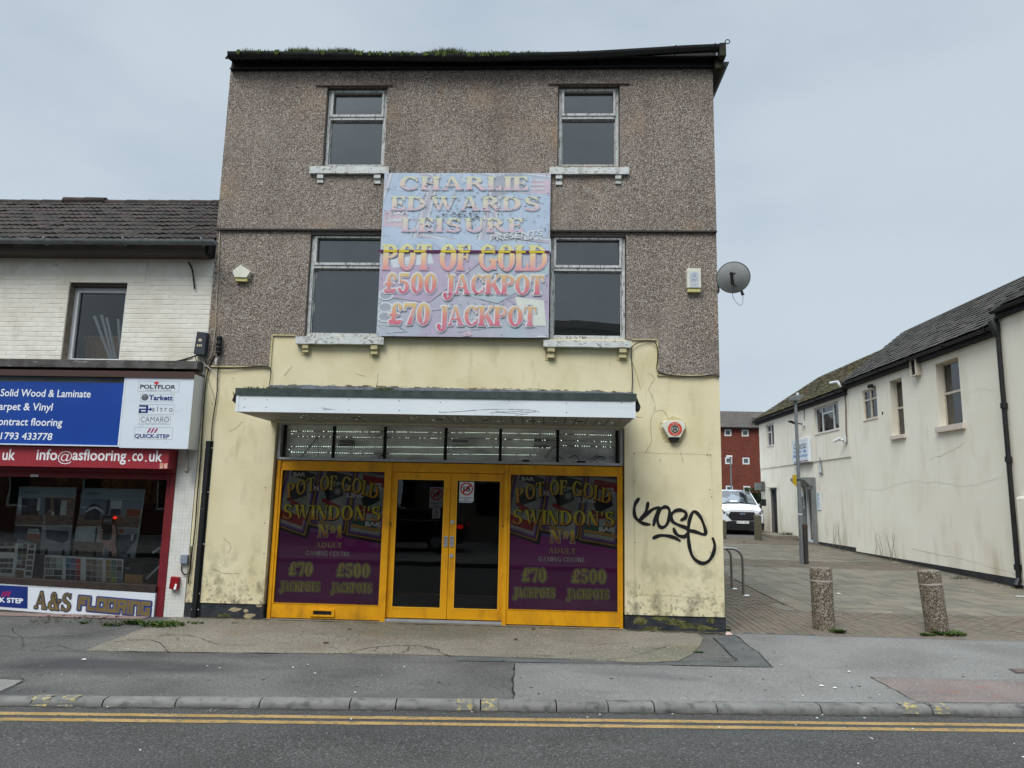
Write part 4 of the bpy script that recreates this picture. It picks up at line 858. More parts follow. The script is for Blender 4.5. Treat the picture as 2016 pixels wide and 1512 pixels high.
# yellow aluminium shopfront
M_yf = mat('yellow_shopfront_paint', C(226, 162, 20), C(216, 152, 18), scale=4, rough=.45, spec=.35, bump=.25, bscale=260, bdist=.0012, layers=[(C(160, 108, 30), 7, .52, .72, .5, (1, 1, .5), None), (C(120, 84, 36), 4, .5, .68, .55, (1, 1, .6), (0, .35)), (C(90, 56, 24), 60, .70, .74, .8, W3, None)])
fz0 = .015; fz1 = lz0-.012; X = [sx(545, 925)-.012, sx(757, 1000)+0, sx(770, 940), sx(992, 945), 0, sx(1229, 1000)]
xL0, xL1 = SX0+.03, sx(769.5, 920)-.0
xm1a, xm1b = sx(762, 930), sx(772, 930)
xm2a, xm2b = sx(994, 930), sx(1002, 930)
xR1 = SX1-.02
sf = base('shopfront', ((xL0+xR1)/2, SY, 0), arc)
zt0 = sz(650, 926)-.0; zk = sz(640, 1190)
c0, c1 = -SY-.03, -SY+.03
m = MB(FA); m.box(xL0, zt0, c0, xm1a, fz1, c1-.012); m.box(xm1b, zt0, c0, xm2a, fz1, c1-.012); m.box(xm2b, zt0, c0, xR1, fz1, c1-.012); m.build('head_rail', M_yf, sf, bevel=.003)
m = MB(FA); m.box(xL0, zt0+.05, c1-.012, xm1a, zt0+.056, c1-.008); m.box(xm1b, zt0+.05, c1-.012, xm2a, zt0+.056, c1-.008); m.box(xm2b, zt0+.05, c1-.012, xR1, zt0+.056, c1-.008); m.build('rail_bead', M_yf, sf)
for a, b in ((xL0, xL0+.05), (xm1a, xm1b), (xm2a, xm2b), (xR1-.045, xR1)):
    m = MB(FA); m.box(a, fz0-.01, c0, b, fz1, c1+.012); m.build('post', M_yf, sf, bevel=.004)
panels = []
for a, b in ((xL0+.05, xm1a), (xm2b, xR1-.045)):
    m = MB(FA); m.box(a, fz0+.005, c0, b, zk, c1-.01); m.build('kick_panel', M_yf, sf, bevel=.003)
    m = MB(FA); ringframe(m, a, zk, b, zt0, .03, .03, .008, .01, c0, c1-.004); m.build('glazing_bead', M_yf, sf)
    panels.append((a+.03, zk+.008, b-.03, zt0-.01))
# letter flap in the left kick panel
lx, lz = sx(636, 1206), sz(636, 1206); m = MB(FA); ringframe(m, lx-.175, lz-.052, lx+.175, lz+.052, .04, .04, .025, .025, c1-.01, c1+.012); lp = m.build('letter_slot', M_yf, sf, bevel=.003)
m = MB(FA); m.box(lx-.14, lz-.03, c1-.006, lx+.14, lz+.03, c1-.002); m.build('slot_opening', M_blackb, lp)
# doors
dz0, dz1 = sz(870, 1222)+.02, zt0-.004; dm = (sx(884, 1000)+sx(880, 1215))/2; dc0, dc1 = -SY-.06, -SY-.015
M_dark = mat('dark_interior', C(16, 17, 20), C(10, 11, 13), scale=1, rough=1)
for k, (a, b, ga, gb) in enumerate(((xm1b+.0, dm-.003, sx(777, 943), sx(873, 945)), (dm+.003, xm2a, sx(895, 945), sx(991, 947)))):
    ga, gb = (a+.075, b-.085) if k == 0 else (a+.085, b-.055)
    gz0, gz1 = sz(870, 1199), sz(880, 944)
    m = MB(FA); ringframe(m, a, dz0, b, dz1, ga-a, b-gb, gz0-dz0, dz1-gz1, dc0, dc1); d_ = m.build('door', M_yf, sf, bevel=.003)
    m = MB(FA); ringframe(m, ga, gz0, gb, gz1, .012, .012, .012, .012, dc1-.02, dc1+.004); m.build('glazing_bead', mat('worn_yellow_bead', C(236, 176, 50), rough=.4) if k == 0 else bpy.data.materials['worn_yellow_bead'], d_)
    m = MB(FA); m.box(ga, gz0, -SY-.05, gb, gz1, -SY-.044); m.build('pane', glass('door_glass', tint=(.8, .82, .84, 1), ior=1.42), d_)
    hx = (dm-.045 if k == 0 else dm+.045); hz = sz(880, 1066)
    m = MB(FA); ringframe(m, hx-.028, hz-.075, hx+.028, hz+.075, .012, .012, .016, .016, dc1, dc1+.016); h_ = m.build('pull_handle', M_alu, d_, bevel=.004)
    m = MB(FA); m.box(hx-.018, hz-.06, dc1, hx+.018, hz+.06, dc1+.003); m.build('handle_recess', bare('recess_grey', 150, 152, 154), h_)
    if k == 1:
        for py in (1028, 1094):
            m = MB(); q = FA(dm+.045, sz(884, py), dc1); m.tube([q, q+Vector((0, -.012, 0))], .03, 16); m.build('lock_cylinder', M_alu, d_)
for x_, py in ((xm1b+.008, 1030), (xm2a-.006, 1031)):
    m = MB(); q = FA(x_, sz(770, py), dc1+.02); m.tube([q, q+Vector((0, -.02, 0))], .018, 12); m.build('door_stud', bare('brass', 120, 96, 50, metal=.6), sf)
m = MB(FA); m.box(xm1b-.01, 0.012, -SY-.08, xm2a+.01, .045, -SY+.03); m.build('door_sill', M_alu, sf)
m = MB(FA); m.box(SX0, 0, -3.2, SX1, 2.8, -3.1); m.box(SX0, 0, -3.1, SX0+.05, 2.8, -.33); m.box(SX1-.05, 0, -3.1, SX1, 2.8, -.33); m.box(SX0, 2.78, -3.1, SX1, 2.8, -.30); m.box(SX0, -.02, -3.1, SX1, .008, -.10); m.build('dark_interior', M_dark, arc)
# stickers on the doors
def sticker18(px, py, w_, h_, c, label, paper):
    x, z = sx(px, py), sz(px, py); t = thing('age_notice', FA(x, z-h_/2, c), label, 'notice')
    m = MB(FA); n_ = [(x-w_/2, z-h_/2), (x+w_/2-.03, z-h_/2), (x+w_/2, z-h_/2+.03), (x+w_/2, z+h_/2), (x-w_/2, z+h_/2)]; m.prism(n_, c-.0005, c+.0008); m.build('paper', paper, t)
    m = MB(FA); cz = z+h_*.16; R1 = w_*.44
    for q in ring_(x, cz, R1, R1, R1*.80, R1*.80, 0, 360, 28): m.flat(q, c+.003)
    s_ = sin(pi/4); m.flat([(x-R1*.85*s_-.008, cz-R1*.85*s_+.008), (x-R1*.85*s_+.008, cz-R1*.85*s_-.008), (x+R1*.85*s_+.008, cz+R1*.85*s_-.008), (x+R1*.85*s_-.008, cz+R1*.85*s_+.008)], c+.0034); m.build('prohibition_ring', bare('print_red', 190, 30, 40), t, fix=False)
    m = MB(FA); sans(m, FA, '18', x-R1*.52, cz-R1*.42, x+R1*.52, cz+R1*.42, c+.0022, offset=.025)
    sans(m, FA, 'NO UNDER 18\'s', x-w_*.42, z-h_*.30, x+w_*.42, z-h_*.245, c+.002, offset=.02); sans(m, FA, 'NO ID', x-w_*.16, z-h_*.385, x+w_*.16, z-h_*.335, c+.002, offset=.02); sans(m, FA, 'NO ADMITTANCE', x-w_*.42, z-h_*.465, x+w_*.38, z-h_*.415, c+.002, offset=.02)
    m.build('print', bare('print_black', 26, 26, 26), t, fix=False)
M_paper = mat('white_paper', C(206, 214, 216), rough=.6); M_paperd = mat('faded_pinkish_paper', C(190, 172, 166), rough=.7)  # faded pinkish paper for the left door notices
sticker18(918, 969, .215, .305, -SY-.040, 'bright white age restriction notice with red ring on the right hand door', M_paper)
sticker18(858, 979.5, .205, .31, -SY-.056, 'faded age restriction notice with red ring inside the left hand door', M_paperd)
x, z = sx(858, 1010.5), sz(858, 1010.5); t = thing('small_notice', FA(x, z-.07, -SY-.056), 'small beige warning notice with a triangle below the age notice on the left hand door', 'notice')
m = MB(FA); m.box(x-.058, z-.075, -SY-.0565, x+.058, z+.07, -SY-.055); m.build('paper', M_paperd, t)
m = MB(FA); [m.flat(q, -SY-.052) for q in ([(x-.03, z+.005), (x+.03, z+.005), (x+.025, z+.011), (x-.025, z+.011)], [(x-.03, z+.005), (x-.022, z+.005), (x+.003, z+.055), (x-.003, z+.055)], [(x+.03, z+.005), (x+.022, z+.005), (x-.003, z+.055), (x+.003, z+.055)], R_(x-.008, z+.014, x+.008, z+.03), R_(x-.045, z-.015, x+.045, z-.010), R_(x-.045, z-.028, x+.03, z-.023), R_(x-.045, z-.045, x+.045, z-.040), R_(x-.03, z-.060, x+.03, z-.055))]
m.build('print', bpy.data.materials['print_black'], t, fix=False)
x, z = sx(948, 948), sz(948, 948.5); m = MB(FA); m.box(x-.05, z-.03, -SY-.12, x+.05, z+.02, -SY-.10); tag(m.build('door_label', bare('dull_blue_label', 70, 80, 96)), 'tiny blue grey label inside the top of the right hand door', 'label')

# ---------------------------------------------------------------- window posters (flat print behind the glass)
def pcol(nm, r, g, b, k=1.0): return mat(nm, C(r, g, b, k), C(int(r*.86), int(g*.86), int(b*.86), k), scale=5, rough=.65, spec=.2)
P_pur = mat('poster_purple', C(66, 10, 56), C(54, 8, 46), scale=1.5, rough=.6, spec=.25, layers=[(C(74, 30, 66), 2, .55, .75, .5, (.3, 1, 3), None)]); P_teal = pcol('poster_teal', 20, 72, 96); P_navy = pcol('poster_navy', 15, 18, 30); P_ivory = pcol('poster_ivory', 92, 94, 88)
P_gold = pcol('poster_gold_edge', 104, 78, 36); P_blk = pcol('poster_black', 16, 17, 20); P_red = pcol('poster_red', 92, 24, 30); P_lil = pcol('poster_lilac', 64, 44, 84); P_gry = pcol('poster_grey', 118, 116, 112); P_grn = pcol('poster_green', 24, 46, 40)
def tilt(cx, cy, w_, h_, ang, sk=0):
    c_, s_ = cos(radians(ang)), sin(radians(ang)); return [(cx+x*c_-y*s_+sk*y, cy+x*s_+y*c_) for x, y in ((-w_/2, -h_/2), (w_/2, -h_/2), (w_/2, h_/2), (-w_/2, h_/2))]
def clip(poly, x0, y0, x1, y1):
    def cut(P, f, g):
        o = []
        for i in range(len(P)):
            a, b = P[i], P[(i+1) % len(P)]; fa, fb_ = f(a), f(b)
            if fa >= 0: o.append(a)
            if (fa >= 0) != (fb_ >= 0): t_ = fa/(fa-fb_); o.append((a[0]+(b[0]-a[0])*t_, a[1]+(b[1]-a[1])*t_))
        return o
    for f in (lambda p_: p_[0]-x0, lambda p_: x1-p_[0], lambda p_: p_[1]-y0, lambda p_: y1-p_[1]):
        if len(poly) < 3: return []
        poly = cut(poly, f, 0)
    return poly
def poster(pn, first):
    a, b, c_, d = pn; W, H = c_-a, d-b; ux = lambda u_: a+u_*W; vz = lambda v_: b+v_*H; cb = -SY-.020
    t = base('window_poster', (ux(.5), SY+.02, b), arc)
    mats = [P_pur, P_teal, P_navy, P_ivory, P_gold, P_blk, P_red, P_lil, P_gry, P_grn]
    m = MB(FA); m.box(a, b, cb-.004, c_, d, cb); m.build('printed_sheet', P_pur, t)
    m = MB(FA); K = [0]
    def put(poly, mi, lay):
        q = clip([(ux(u_), vz(v_)) for u_, v_ in poly], a+.002, b+.002, c_-.002, d-.002)
        K[0] += 1
        if len(q) > 2: m.m = mi; m.flat(q, cb+.00009*K[0]); 
    put([(0, .6), (.3, .56), (.55, .57), (.8, .59), (1, .56), (1, 1), (0, 1)], 1, 1); put([(0, .78), (1, .74), (1, 1), (0, 1)], 2, 2)
    put([(0, .56), (.4, .53), (1, .555), (1, .585), (.5, .575), (0, .60)], 7, 3)
    for cx, cy, w_, h_, an, bt, bot in ((.15, .80, .26, .46, -14, 5, 6), (.50, .80, .28, .42, -10, 5, 3), (.86, .76, .28, .46, -7, 6, 9)):
        put(tilt(cx+.02, cy-.02, w_+.1, h_+.08, an), 5, 4); put(tilt(cx, cy, w_+.08, h_+.07, an), 4, 5); put(tilt(cx, cy, w_+.055, h_+.05, an), 2, 6); put(tilt(cx, cy, w_+.035, h_+.035, an), 7, 7); put(tilt(cx, cy, w_, h_, an), 3, 8)
        put(tilt(cx+.05, cy+h_*.36, w_*.9, .07, an), bt, 9); put(tilt(cx-.04, cy-h_*.36, w_*.9, .07, an), bot, 9)
        put(tilt(cx+.01, cy+.03, w_*.6, .09, an+30), 5, 9); put(tilt(cx-.02, cy-.05, w_*.62, .03, an-10), 6, 10); put(tilt(cx, cy-.07, w_*.55, .02, an+8), 6, 10)
    put([(.36, .60), (.58, .55), (.57, .57), (.40, .62)], 4, 11); put([(.68, .58), (1, .54), (1, .56), (.70, .60)], 4, 11)
    m.build('slot_reel_print', mats, t, fix=False)
    m = MB(FA); cl = cb+.0052
    for s_, u0, v0, u1, v1, mi in (('BAR', .10, .955, .22, .985, 0), ('BAR', .86, .895, .98, .915, 0), ('BAR', .86, .87, .98, .89, 0), ('BAR', .86, .845, .98, .865, 0), ('BAR', .83, .585, .98, .62, 0), ('IN', .29, .845, .36, .885, 0), ('LINE', .64, .80, .80, .835, 0)):
        sans(m, FA, s_, ux(u0), vz(v0), ux(u1), vz(v1), cl, offset=.04)
    m.build('small_reel_lettering', P_gry, t, fix=False)
    # cashpot roundel sticker
    m = MB(FA); [m.flat(q, cl+.0004) for q in ring_(ux(.545), vz(.845), .055, .055, .044, .044, 0, 360, 18)]; [m.flat(q, cl+.0004) for q in ring_(ux(.545), vz(.845), .034, .034, .0, .0, 0, 360, 14)]; m.build('round_sticker', P_ivory, t, fix=False)
    gold = ramp_mat('poster_letters_gold', vz(.73), vz(.96), [(0, C(112, 52, 24)), (.35, C(128, 86, 22)), (1, C(122, 116, 34))]) if first else bpy.data.materials['poster_letters_gold']
    gold2 = ramp_mat('poster_letters_gold_b', vz(.62), vz(.76), [(0, C(112, 56, 24)), (.3, C(126, 108, 24)), (1, C(118, 124, 40))]) if first else bpy.data.materials['poster_letters_gold_b']
    gold3 = ramp_mat('poster_letters_gold_c', vz(.50), vz(.6), [(0, C(104, 46, 28)), (.5, C(130, 104, 30)), (1, C(138, 132, 46))]) if first else bpy.data.materials['poster_letters_gold_c']
    def arch(x, z):
        u_ = (x-ux(.5))/W; return (x+(z-vz(.84))*u_*.22, z-(abs(u_)**1.9)*.33*H+.065*H)
    for txt, u0, v0, u1, v1, mt, bend, gr in (('POT OF GOLD', .05, .79, .95, .90, gold, arch, .010), ("SWINDON'S", .02, .625, .98, .735, gold2, None, .010)):
        for lay, grow, mm_ in ((0, gr, P_blk), (1, 0, mt)):
            m = MB(FA); serif_text(m, FA, txt, ux(u0)+(.008 if lay == 0 else 0), vz(v0)-(.006 if lay == 0 else 0), ux(u1)+(.008 if lay == 0 else 0), vz(v1)-(.006 if lay == 0 else 0), cl+.001+.002*lay, grow=grow, bend=bend, gap=.05); m.build('lettering' if lay else 'lettering_shadow', mm_, t, fix=False)
    for lay, grow, mm_ in ((0, .012, P_gry), (1, .004, P_blk), (2, 0, gold3)):
        m = MB(FA); serif_text(m, FA, 'No1'.replace('o', 'o'), ux(.37), vz(.495), ux(.62), vz(.585), cl+.001+.0018*lay, grow=grow, gap=.06); m.build('lettering', mm_, t, fix=False)
    m = MB(FA); serif_text(m, FA, 'ADULT', ux(.36), vz(.415), ux(.62), vz(.455), cl+.001, gap=.08); m.build('lettering', pcol('poster_dull_gold', 110, 96, 50) if first else bpy.data.materials['poster_dull_gold'], t, fix=False)
    m = MB(FA); serif_text(m, FA, 'GAMING CENTRE', ux(.27), vz(.355), ux(.70), vz(.388), cl+.001, gap=.07); m.build('lettering', P_gry, t, fix=False)
    if first: globals()['P_halo'] = pcol('poster_halo', 98, 88, 80); globals()['P_ygr'] = pcol('poster_yellow_grey', 122, 114, 60)
    for txt, u0, v0, u1, v1 in (('£70', .12, .205, .35, .30), ('£500', .58, .205, .90, .30), ('JACKPOTS', .045, .09, .43, .155), ('JACKPOTS', .535, .09, .925, .155)):
        for lay, grow, mm_ in ((0, .020, P_halo), (1, .0065, P_blk), (2, .0015, P_ygr)):
            m = MB(FA); serif_text(m, FA, txt, ux(u0), vz(v0), ux(u1), vz(v1), cl+.001+.0018*lay, grow=grow, T=.24, t=.10, gap=.045); m.build('lettering_halo' if lay == 0 else 'lettering', mm_, t, fix=False)
    m = MB(FA); m.box(a, b, -SY-.002, c_, d, -SY+.003); m.build('pane', glass('poster_glass', tint=(.97, .97, .97, 1), ior=1.36) if first else bpy.data.materials['poster_glass'], t)
poster(panels[0], True); poster(panels[1], False)
for m_ in list(bpy.data.materials):
    if m_.name.startswith('poster_') and m_.name != 'poster_glass': brighten(m_, 3.2 if m_.name == 'poster_purple' else 2.2 if m_.name in ('poster_ivory', 'poster_gold_edge', 'poster_red', 'poster_lilac') else 2.5)

# ---------------------------------------------------------------- big faded banner
BX0, BX1, BZ0, BZ1 = -2.52, .056, 4.15, 6.738; BC = .11
ban = thing('banner', FA((BX0+BX1)/2, BZ0, BC), 'huge sun-bleached printed banner between the upper windows advertising jackpots', 'banner')
bu = lambda u_: BX0+u_*(BX1-BX0); bv = lambda v_: BZ0+v_*(BZ1-BZ0)
M_bt = mat('bleached_banner_top', C(176, 188, 204), C(190, 197, 204), scale=1.8, detail=6, rough=.75, spec=.2, bump=.4, bscale=2.2, bdist=.02, layers=[(C(176, 172, 184), 3, .52, .7, .6, (.7, 1, 1.6), None), (C(206, 212, 214), 8, .6, .75, .5, (1, 1, 3), None), (C(150, 160, 172), 60, .6, .72, .35, (.3, 1, 4), None)])
M_bb = mat('bleached_banner_low', C(172, 160, 182), C(176, 184, 192), scale=1.4, detail=6, rough=.75, spec=.2, bump=.4, bscale=2.2, bdist=.02, layers=[(C(164, 186, 192), 2, .52, .68, .6, W3, None), (C(196, 186, 200), 6, .56, .75, .5, (1, 1, 2), None), (C(148, 150, 158), 60, .6, .72, .4, (.3, 1, 4), None)])
vm = .515
def bpan(v0, v1, mt, name):
    m = MB(FA); nx_, nz_ = 16, 8; P = []
    for j in range(nz_+1):
        for i in range(nx_+1): P.append(FA(bu(i/nx_), bv(v0+(v1-v0)*j/nz_), BC+.002*sin(i*1.3)*sin(j*.9+1)+.001*sin(i*2.9)))
    m._add(P, [(j*(nx_+1)+i, j*(nx_+1)+i+1, (j+1)*(nx_+1)+i+1, (j+1)*(nx_+1)+i) for j in range(nz_) for i in range(nx_)]); return m.build(name, mt, ban, fix=False, smooth=True)
bpan(vm+.004, 1, M_bt, 'upper_sheet'); bpan(0, vm-.01, M_bb, 'lower_sheet')
m = MB(FA); m.box(bu(0)+.004, bv(0)+.01, .07, bu(1)-.004, bv(1)-.01, .09); m.build('backing_board', bare('banner_back', 120, 118, 120), ban)
BL = BC+.004; BK = [0]
Bm = {k: mat('banner_'+k, C(*c_), C(*[min(255, v_+10) for v_ in c_]), scale=6, rough=.75, spec=.2) for k, c_ in dict(grey=(166, 174, 184), pale=(194, 201, 207), rose=(188, 172, 184), blue=(168, 184, 202), dgrey=(154, 160, 170), lilac=(172, 160, 180), cream=(202, 206, 198), teal=(168, 182, 188)).items()}
BM = list(Bm.values()); BI = {k: i for i, k in enumerate(Bm)}
m = MB(FA)
def bput(poly, key, lay):
    q = clip([(bu(u_), bv(v_)) for u_, v_ in poly], bu(.004), bv(.004), bu(.996), bv(.996))
    BK[0] += 1
    if len(q) > 2: m.m = BI[key]; m.flat(q, BL+.00004*BK[0])
for cx, cy, w_, h_, an in ((.12, .80, .22, .42, -14), (.46, .80, .30, .42, -12), (.86, .80, .30, .36, -8)):
    for k, (g_, key) in enumerate(((.07, 'grey'), (.058, 'rose'), (.046, 'grey'), (.036, 'pale'), (.022, 'grey'), (.008, 'dgrey'), (0, 'blue'))): bput(tilt(cx, cy, w_+g_, h_+g_, an), key, k)
bput([(0, .52), (1, .52), (1, .56), (.6, .58), (0, .60)], 'blue', 7)
for k in range(7): bput([(.22+k*.08, .57), (.225+k*.08, .57), (.28+k*.09, .52), (.27+k*.09, .52)], 'dgrey', 8)
bput(tilt(.08, .71, .14, .10, -4), 'rose', 8); bput(tilt(.95, .915, .13, .09, -4), 'rose', 8); bput(tilt(.74, .93, .2, .12, 12), 'dgrey', 7)
bput([(0, .40), (.35, .50), (.6, .45), (.42, .3), (.3, .2), (0, .24)], 'lilac', 0); bput([(.5, .25), (1, .45), (1, .38), (.7, .2)], 'teal', 1); bput([(.06, .46), (.3, .50), (.32, .44), (.08, .41)], 'pale', 2)
bput([(.9, .07), (.985, .07), (.97, .22), (.80, .24), (.84, .12)], 'cream', 2)
for cx, cy in ((.045, .245), (.045, .17), (.045, .115)):
    q = [(cx+.035*cos(k*pi/5), cy+.025*sin(k*pi/5)) for k in range(10)]; bput([(cx+(x-cx)*1.35, cy+(y-cy)*1.35) for x, y in q], 'pale', 3); bput(q, 'dgrey', 4)
for k in range(18):
    u_, v_ = rnd.random(), rnd.random()*.5; a_ = rnd.uniform(-40, 40); bput(tilt(u_, v_, rnd.uniform(.05, .25), rnd.uniform(.002, .007), a_), rnd.choice(['pale', 'dgrey', 'teal', 'lilac', 'cream']), 5+k % 3)
for k in range(12):
    u_, v_ = rnd.random(), .55+rnd.random()*.44; a_ = rnd.choice([76, -14, 80, -10])+rnd.uniform(-6, 6); bput(tilt(u_, v_, rnd.uniform(.08, .3), rnd.uniform(.003, .008), a_), rnd.choice(['pale', 'dgrey', 'rose', 'grey']), 6+k % 3)
bput(tilt(.53, .018, .05, .03, 20), 'rose', 6)
m.build('faded_reel_print', BM, ban, fix=False)
m = MB(FA)
for s_, q in (('BAR', (.88, .945, .97, .958)), ('BAR', (.88, .918, .97, .932)), ('BAR', (.88, .893, .97, .906)), ('BAR', (.05, .735, .16, .755)), ('BAR', (.03, .69, .13, .712)), ('BAR', (.85, .585, .96, .61))): sans(m, FA, s_, bu(q[0]), bv(q[1]), bu(q[2]), bv(q[3]), BL+.0045, offset=.05)
m.build('small_reel_lettering', Bm['pale'], ban, fix=False)
def bgrad(nm, v0, v1, st):
    pale_ = C(198, 196, 204); st = [(p_, tuple(c_[i]*(.60 if v0 > .6 else .92)+pale_[i]*(.40 if v0 > .6 else .08) for i in range(3))+(1,)) for p_, c_ in st]
    return ramp_mat(nm, bv(v0), bv(v1), st, rough=.75, worn=.55, wear=C(190, 186, 196))
lt = C(214, 218, 160); 
def line(txt, u0, v0, u1, v1, mt, outl=None, sh=None, T=.2, gap=.09, drop=None):
    if outl:
        m = MB(FA); serif_text(m, FA, txt, bu(u0), bv(v0), bu(u1), bv(v1), BL+.006, grow=outl[0], T=T, gap=gap); m.build('lettering_outline', outl[1], ban, fix=False)
    m = MB(FA); serif_text(m, FA, txt, bu(u0)+.012, bv(v0)-.010, bu(u1)+.012, bv(v1)-.010, BL+.008, grow=.004, T=T, gap=gap); m.build('lettering_shadow', sh or Bm['grey'], ban, fix=False)
    m = MB(FA); serif_text(m, FA, txt, bu(u0), bv(v0), bu(u1), bv(v1), BL+.010, T=T, gap=gap, grow=.002); m.build('lettering', mt, ban, fix=False)
line('CHARLIE', .085, .893, .875, .975, bgrad('bn1', .893, .975, [(0, C(208, 164, 176)), (.45, C(216, 196, 166)), (1, C(206, 216, 148))]))
line('EDWARDS', .045, .765, .945, .85, bgrad('bn2', .765, .85, [(0, C(204, 158, 176)), (.45, C(216, 200, 166)), (1, C(204, 214, 150))]))
line('LEISURE', .115, .632, .85, .715, bgrad('bn3', .632, .715, [(0, C(204, 156, 180)), (.45, C(214, 192, 168)), (1, C(206, 214, 156))]))
line('POT OF GOLD', .015, .398, .985, .552, bgrad('bn4', .398, .552, [(0, C(214, 138, 142)), (.4, C(220, 178, 142)), (.72, C(218, 208, 140)), (1, C(208, 208, 140))]), T=.25, gap=.04, sh=Bm['lilac'])
o_ = (.022, mat('banner_white_outline', C(206, 210, 214), rough=.8)); g5 = [(0, C(200, 92, 120)), (.45, C(210, 132, 120)), (1, C(208, 184, 116))]
line('£500', .03, .258, .345, .375, bgrad('bn5', .258, .375, g5), o_, T=.24, gap=.04); line('JACKPOT', .385, .255, .97, .368, bpy.data.materials['bn5'], o_, T=.24, gap=.04)
line('£70', .065, .07, .315, .195, bgrad('bn6', .07, .19, g5), o_, T=.24, gap=.04); line('JACKPOT', .355, .068, .93, .18, bpy.data.materials['bn6'], o_, T=.24, gap=.04)
m = MB(FA); sans(m, FA, 'PRESENTS', bu(.66), bv(.588), bu(.96), bv(.632), BL+.0118, quadmap=[(bu(.65), bv(.578)), (bu(.955), bv(.612)), (bu(.955), bv(.648)), (bu(.65), bv(.612))], offset=.01); m.build('presents_lettering', bare('banner_white_print', 206, 212, 212), ban, fix=False)
# unfaded strip where the two sheets overlapped
m = MB(FA); m.m = 0; m.box(bu(-.012), bv(vm-.012), BC+.013, bu(.995), bv(vm+.002), BC+.0175); m.m = 1; 
for x0_, x1_ in ((.02, .10), (.11, .17), (.20, .27), (.36, .45), (.47, .53), (.60, .68), (.70, .77), (.80, .86), (.88, .97)): m.box(bu(x0_), bv(vm-.0105), BC+.0176, bu(x1_), bv(vm+.0005), BC+.0182)
m.build('unfaded_overlap', [bare('deep_magenta', 92, 28, 74), bare('strong_yellow', 206, 186, 30)], ban, fix=False)
# splits in the vinyl and fixings
m = MB(FA)
def slit(u_, v_, w_, h_): x, z = bu(u_), bv(v_); m.flat([(x-w_, z+rnd.uniform(-.003, .003)), (x-w_*.3, z-h_), (x+w_*.5, z-h_*.6), (x+w_, z+rnd.uniform(-.004, .004)), (x+w_*.2, z+h_)], BL+.0135+rnd.uniform(0, .0008))
for _ in range(230):
    v_ = rnd.choice([rnd.gauss(.905, .02), rnd.gauss(.775, .022), rnd.gauss(.72, .02), rnd.gauss(.655, .025), rnd.gauss(.845, .015)]); slit(min(.97, max(.03, rnd.gauss(.48, .25))), v_, rnd.uniform(.006, .035), rnd.uniform(.0018, .006))
for _ in range(75): slit(rnd.gauss(.5, .09), rnd.gauss(.738, .012), rnd.uniform(.006, .02), rnd.uniform(.003, .009))
for _ in range(40): slit(rnd.uniform(.65, .95), rnd.gauss(.60, .02), rnd.uniform(.006, .02), rnd.uniform(.002, .006))
for _ in range(60): slit(rnd.uniform(.03, .97), rnd.choice([.505, .51, .54])+rnd.gauss(0, .006), rnd.uniform(.006, .03), rnd.uniform(.0015, .004))
for v_ in (.252, .19, .375): 
    for _ in range(24): slit(rnd.uniform(.4, .9), v_+rnd.gauss(0, .003), rnd.uniform(.01, .035), rnd.uniform(.0015, .004))
for _ in range(40): slit(rnd.uniform(.35, .95), rnd.uniform(.06, .4), rnd.uniform(.004, .012), rnd.uniform(.001, .003))
tag(m.build('vinyl_splits', bare('vinyl_split', 44, 44, 46), ban, fix=False), kind='stuff')
m = MB(FA)
for u_, v_ in ((.02, .985), (.30, .985), (.53, .985), (.73, .99), (.975, .985), (.02, .89), (.36, .88), (.60, .88), (.985, .87), (.015, .76), (.985, .68), (.015, .34), (.29, .41), (.53, .41), (.73, .41), (.985, .31), (.29, .30), (.29, .205), (.53, .20), (.73, .21), (.985, .21), (.01, .19), (.01, .015), (.29, .012), (.53, .012), (.73, .012), (.985, .012)): blob(m, bu(u_), bv(v_), .008, .008, BL+.0145, 8, .1)
m.build('fixing_screw', bare('banner_screw', 40, 40, 44), ban, fix=False)
m = MB(FA); m.box(bu(.935), bv(.002), BL+.01, bu(.985), bv(.01), BL+.0128); m.build('corner_label', M_paper, ban)

# ---------------------------------------------------------------- graffiti
def z5(*pts): return [(FX(1220+x*.3175, 780+y*.3175), FZ(1220+x*.3175, 780+y*.3175)) for x, y in pts]
gm = mat('black_spray_paint', C(20, 20, 22), rough=.6, spec=.3); gh = bpy.data.materials.new('overspray'); gh.use_nodes = True
t_ = gh.node_tree; t_.nodes.clear(); o1 = N(t_, 'ShaderNodeOutputMaterial'); tr = N(t_, 'ShaderNodeBsdfTransparent'); df = N(t_, 'ShaderNodeBsdfDiffuse'); df.inputs[0].default_value = C(40, 38, 34); ms = N(t_, 'ShaderNodeMixShader')
gg = N(t_, 'ShaderNodeNewGeometry'); nn = N(t_, 'ShaderNodeTexNoise'); nn.inputs['Scale'].default_value = 160; t_.links.new(gg.outputs['Position'], nn.inputs[0]); mrr = N(t_, 'ShaderNodeMapRange'); mrr.inputs['From Min'].default_value = .5; mrr.inputs['From Max'].default_value = .62; mrr.inputs['To Max'].default_value = .34; t_.links.new(nn.outputs[0], mrr.inputs[0]); t_.links.new(mrr.outputs[0], ms.inputs[0]); t_.links.new(tr.outputs[0], ms.inputs[1]); t_.links.new(df.outputs[0], ms.inputs[2]); t_.links.new(ms.outputs[0], o1.inputs[0])
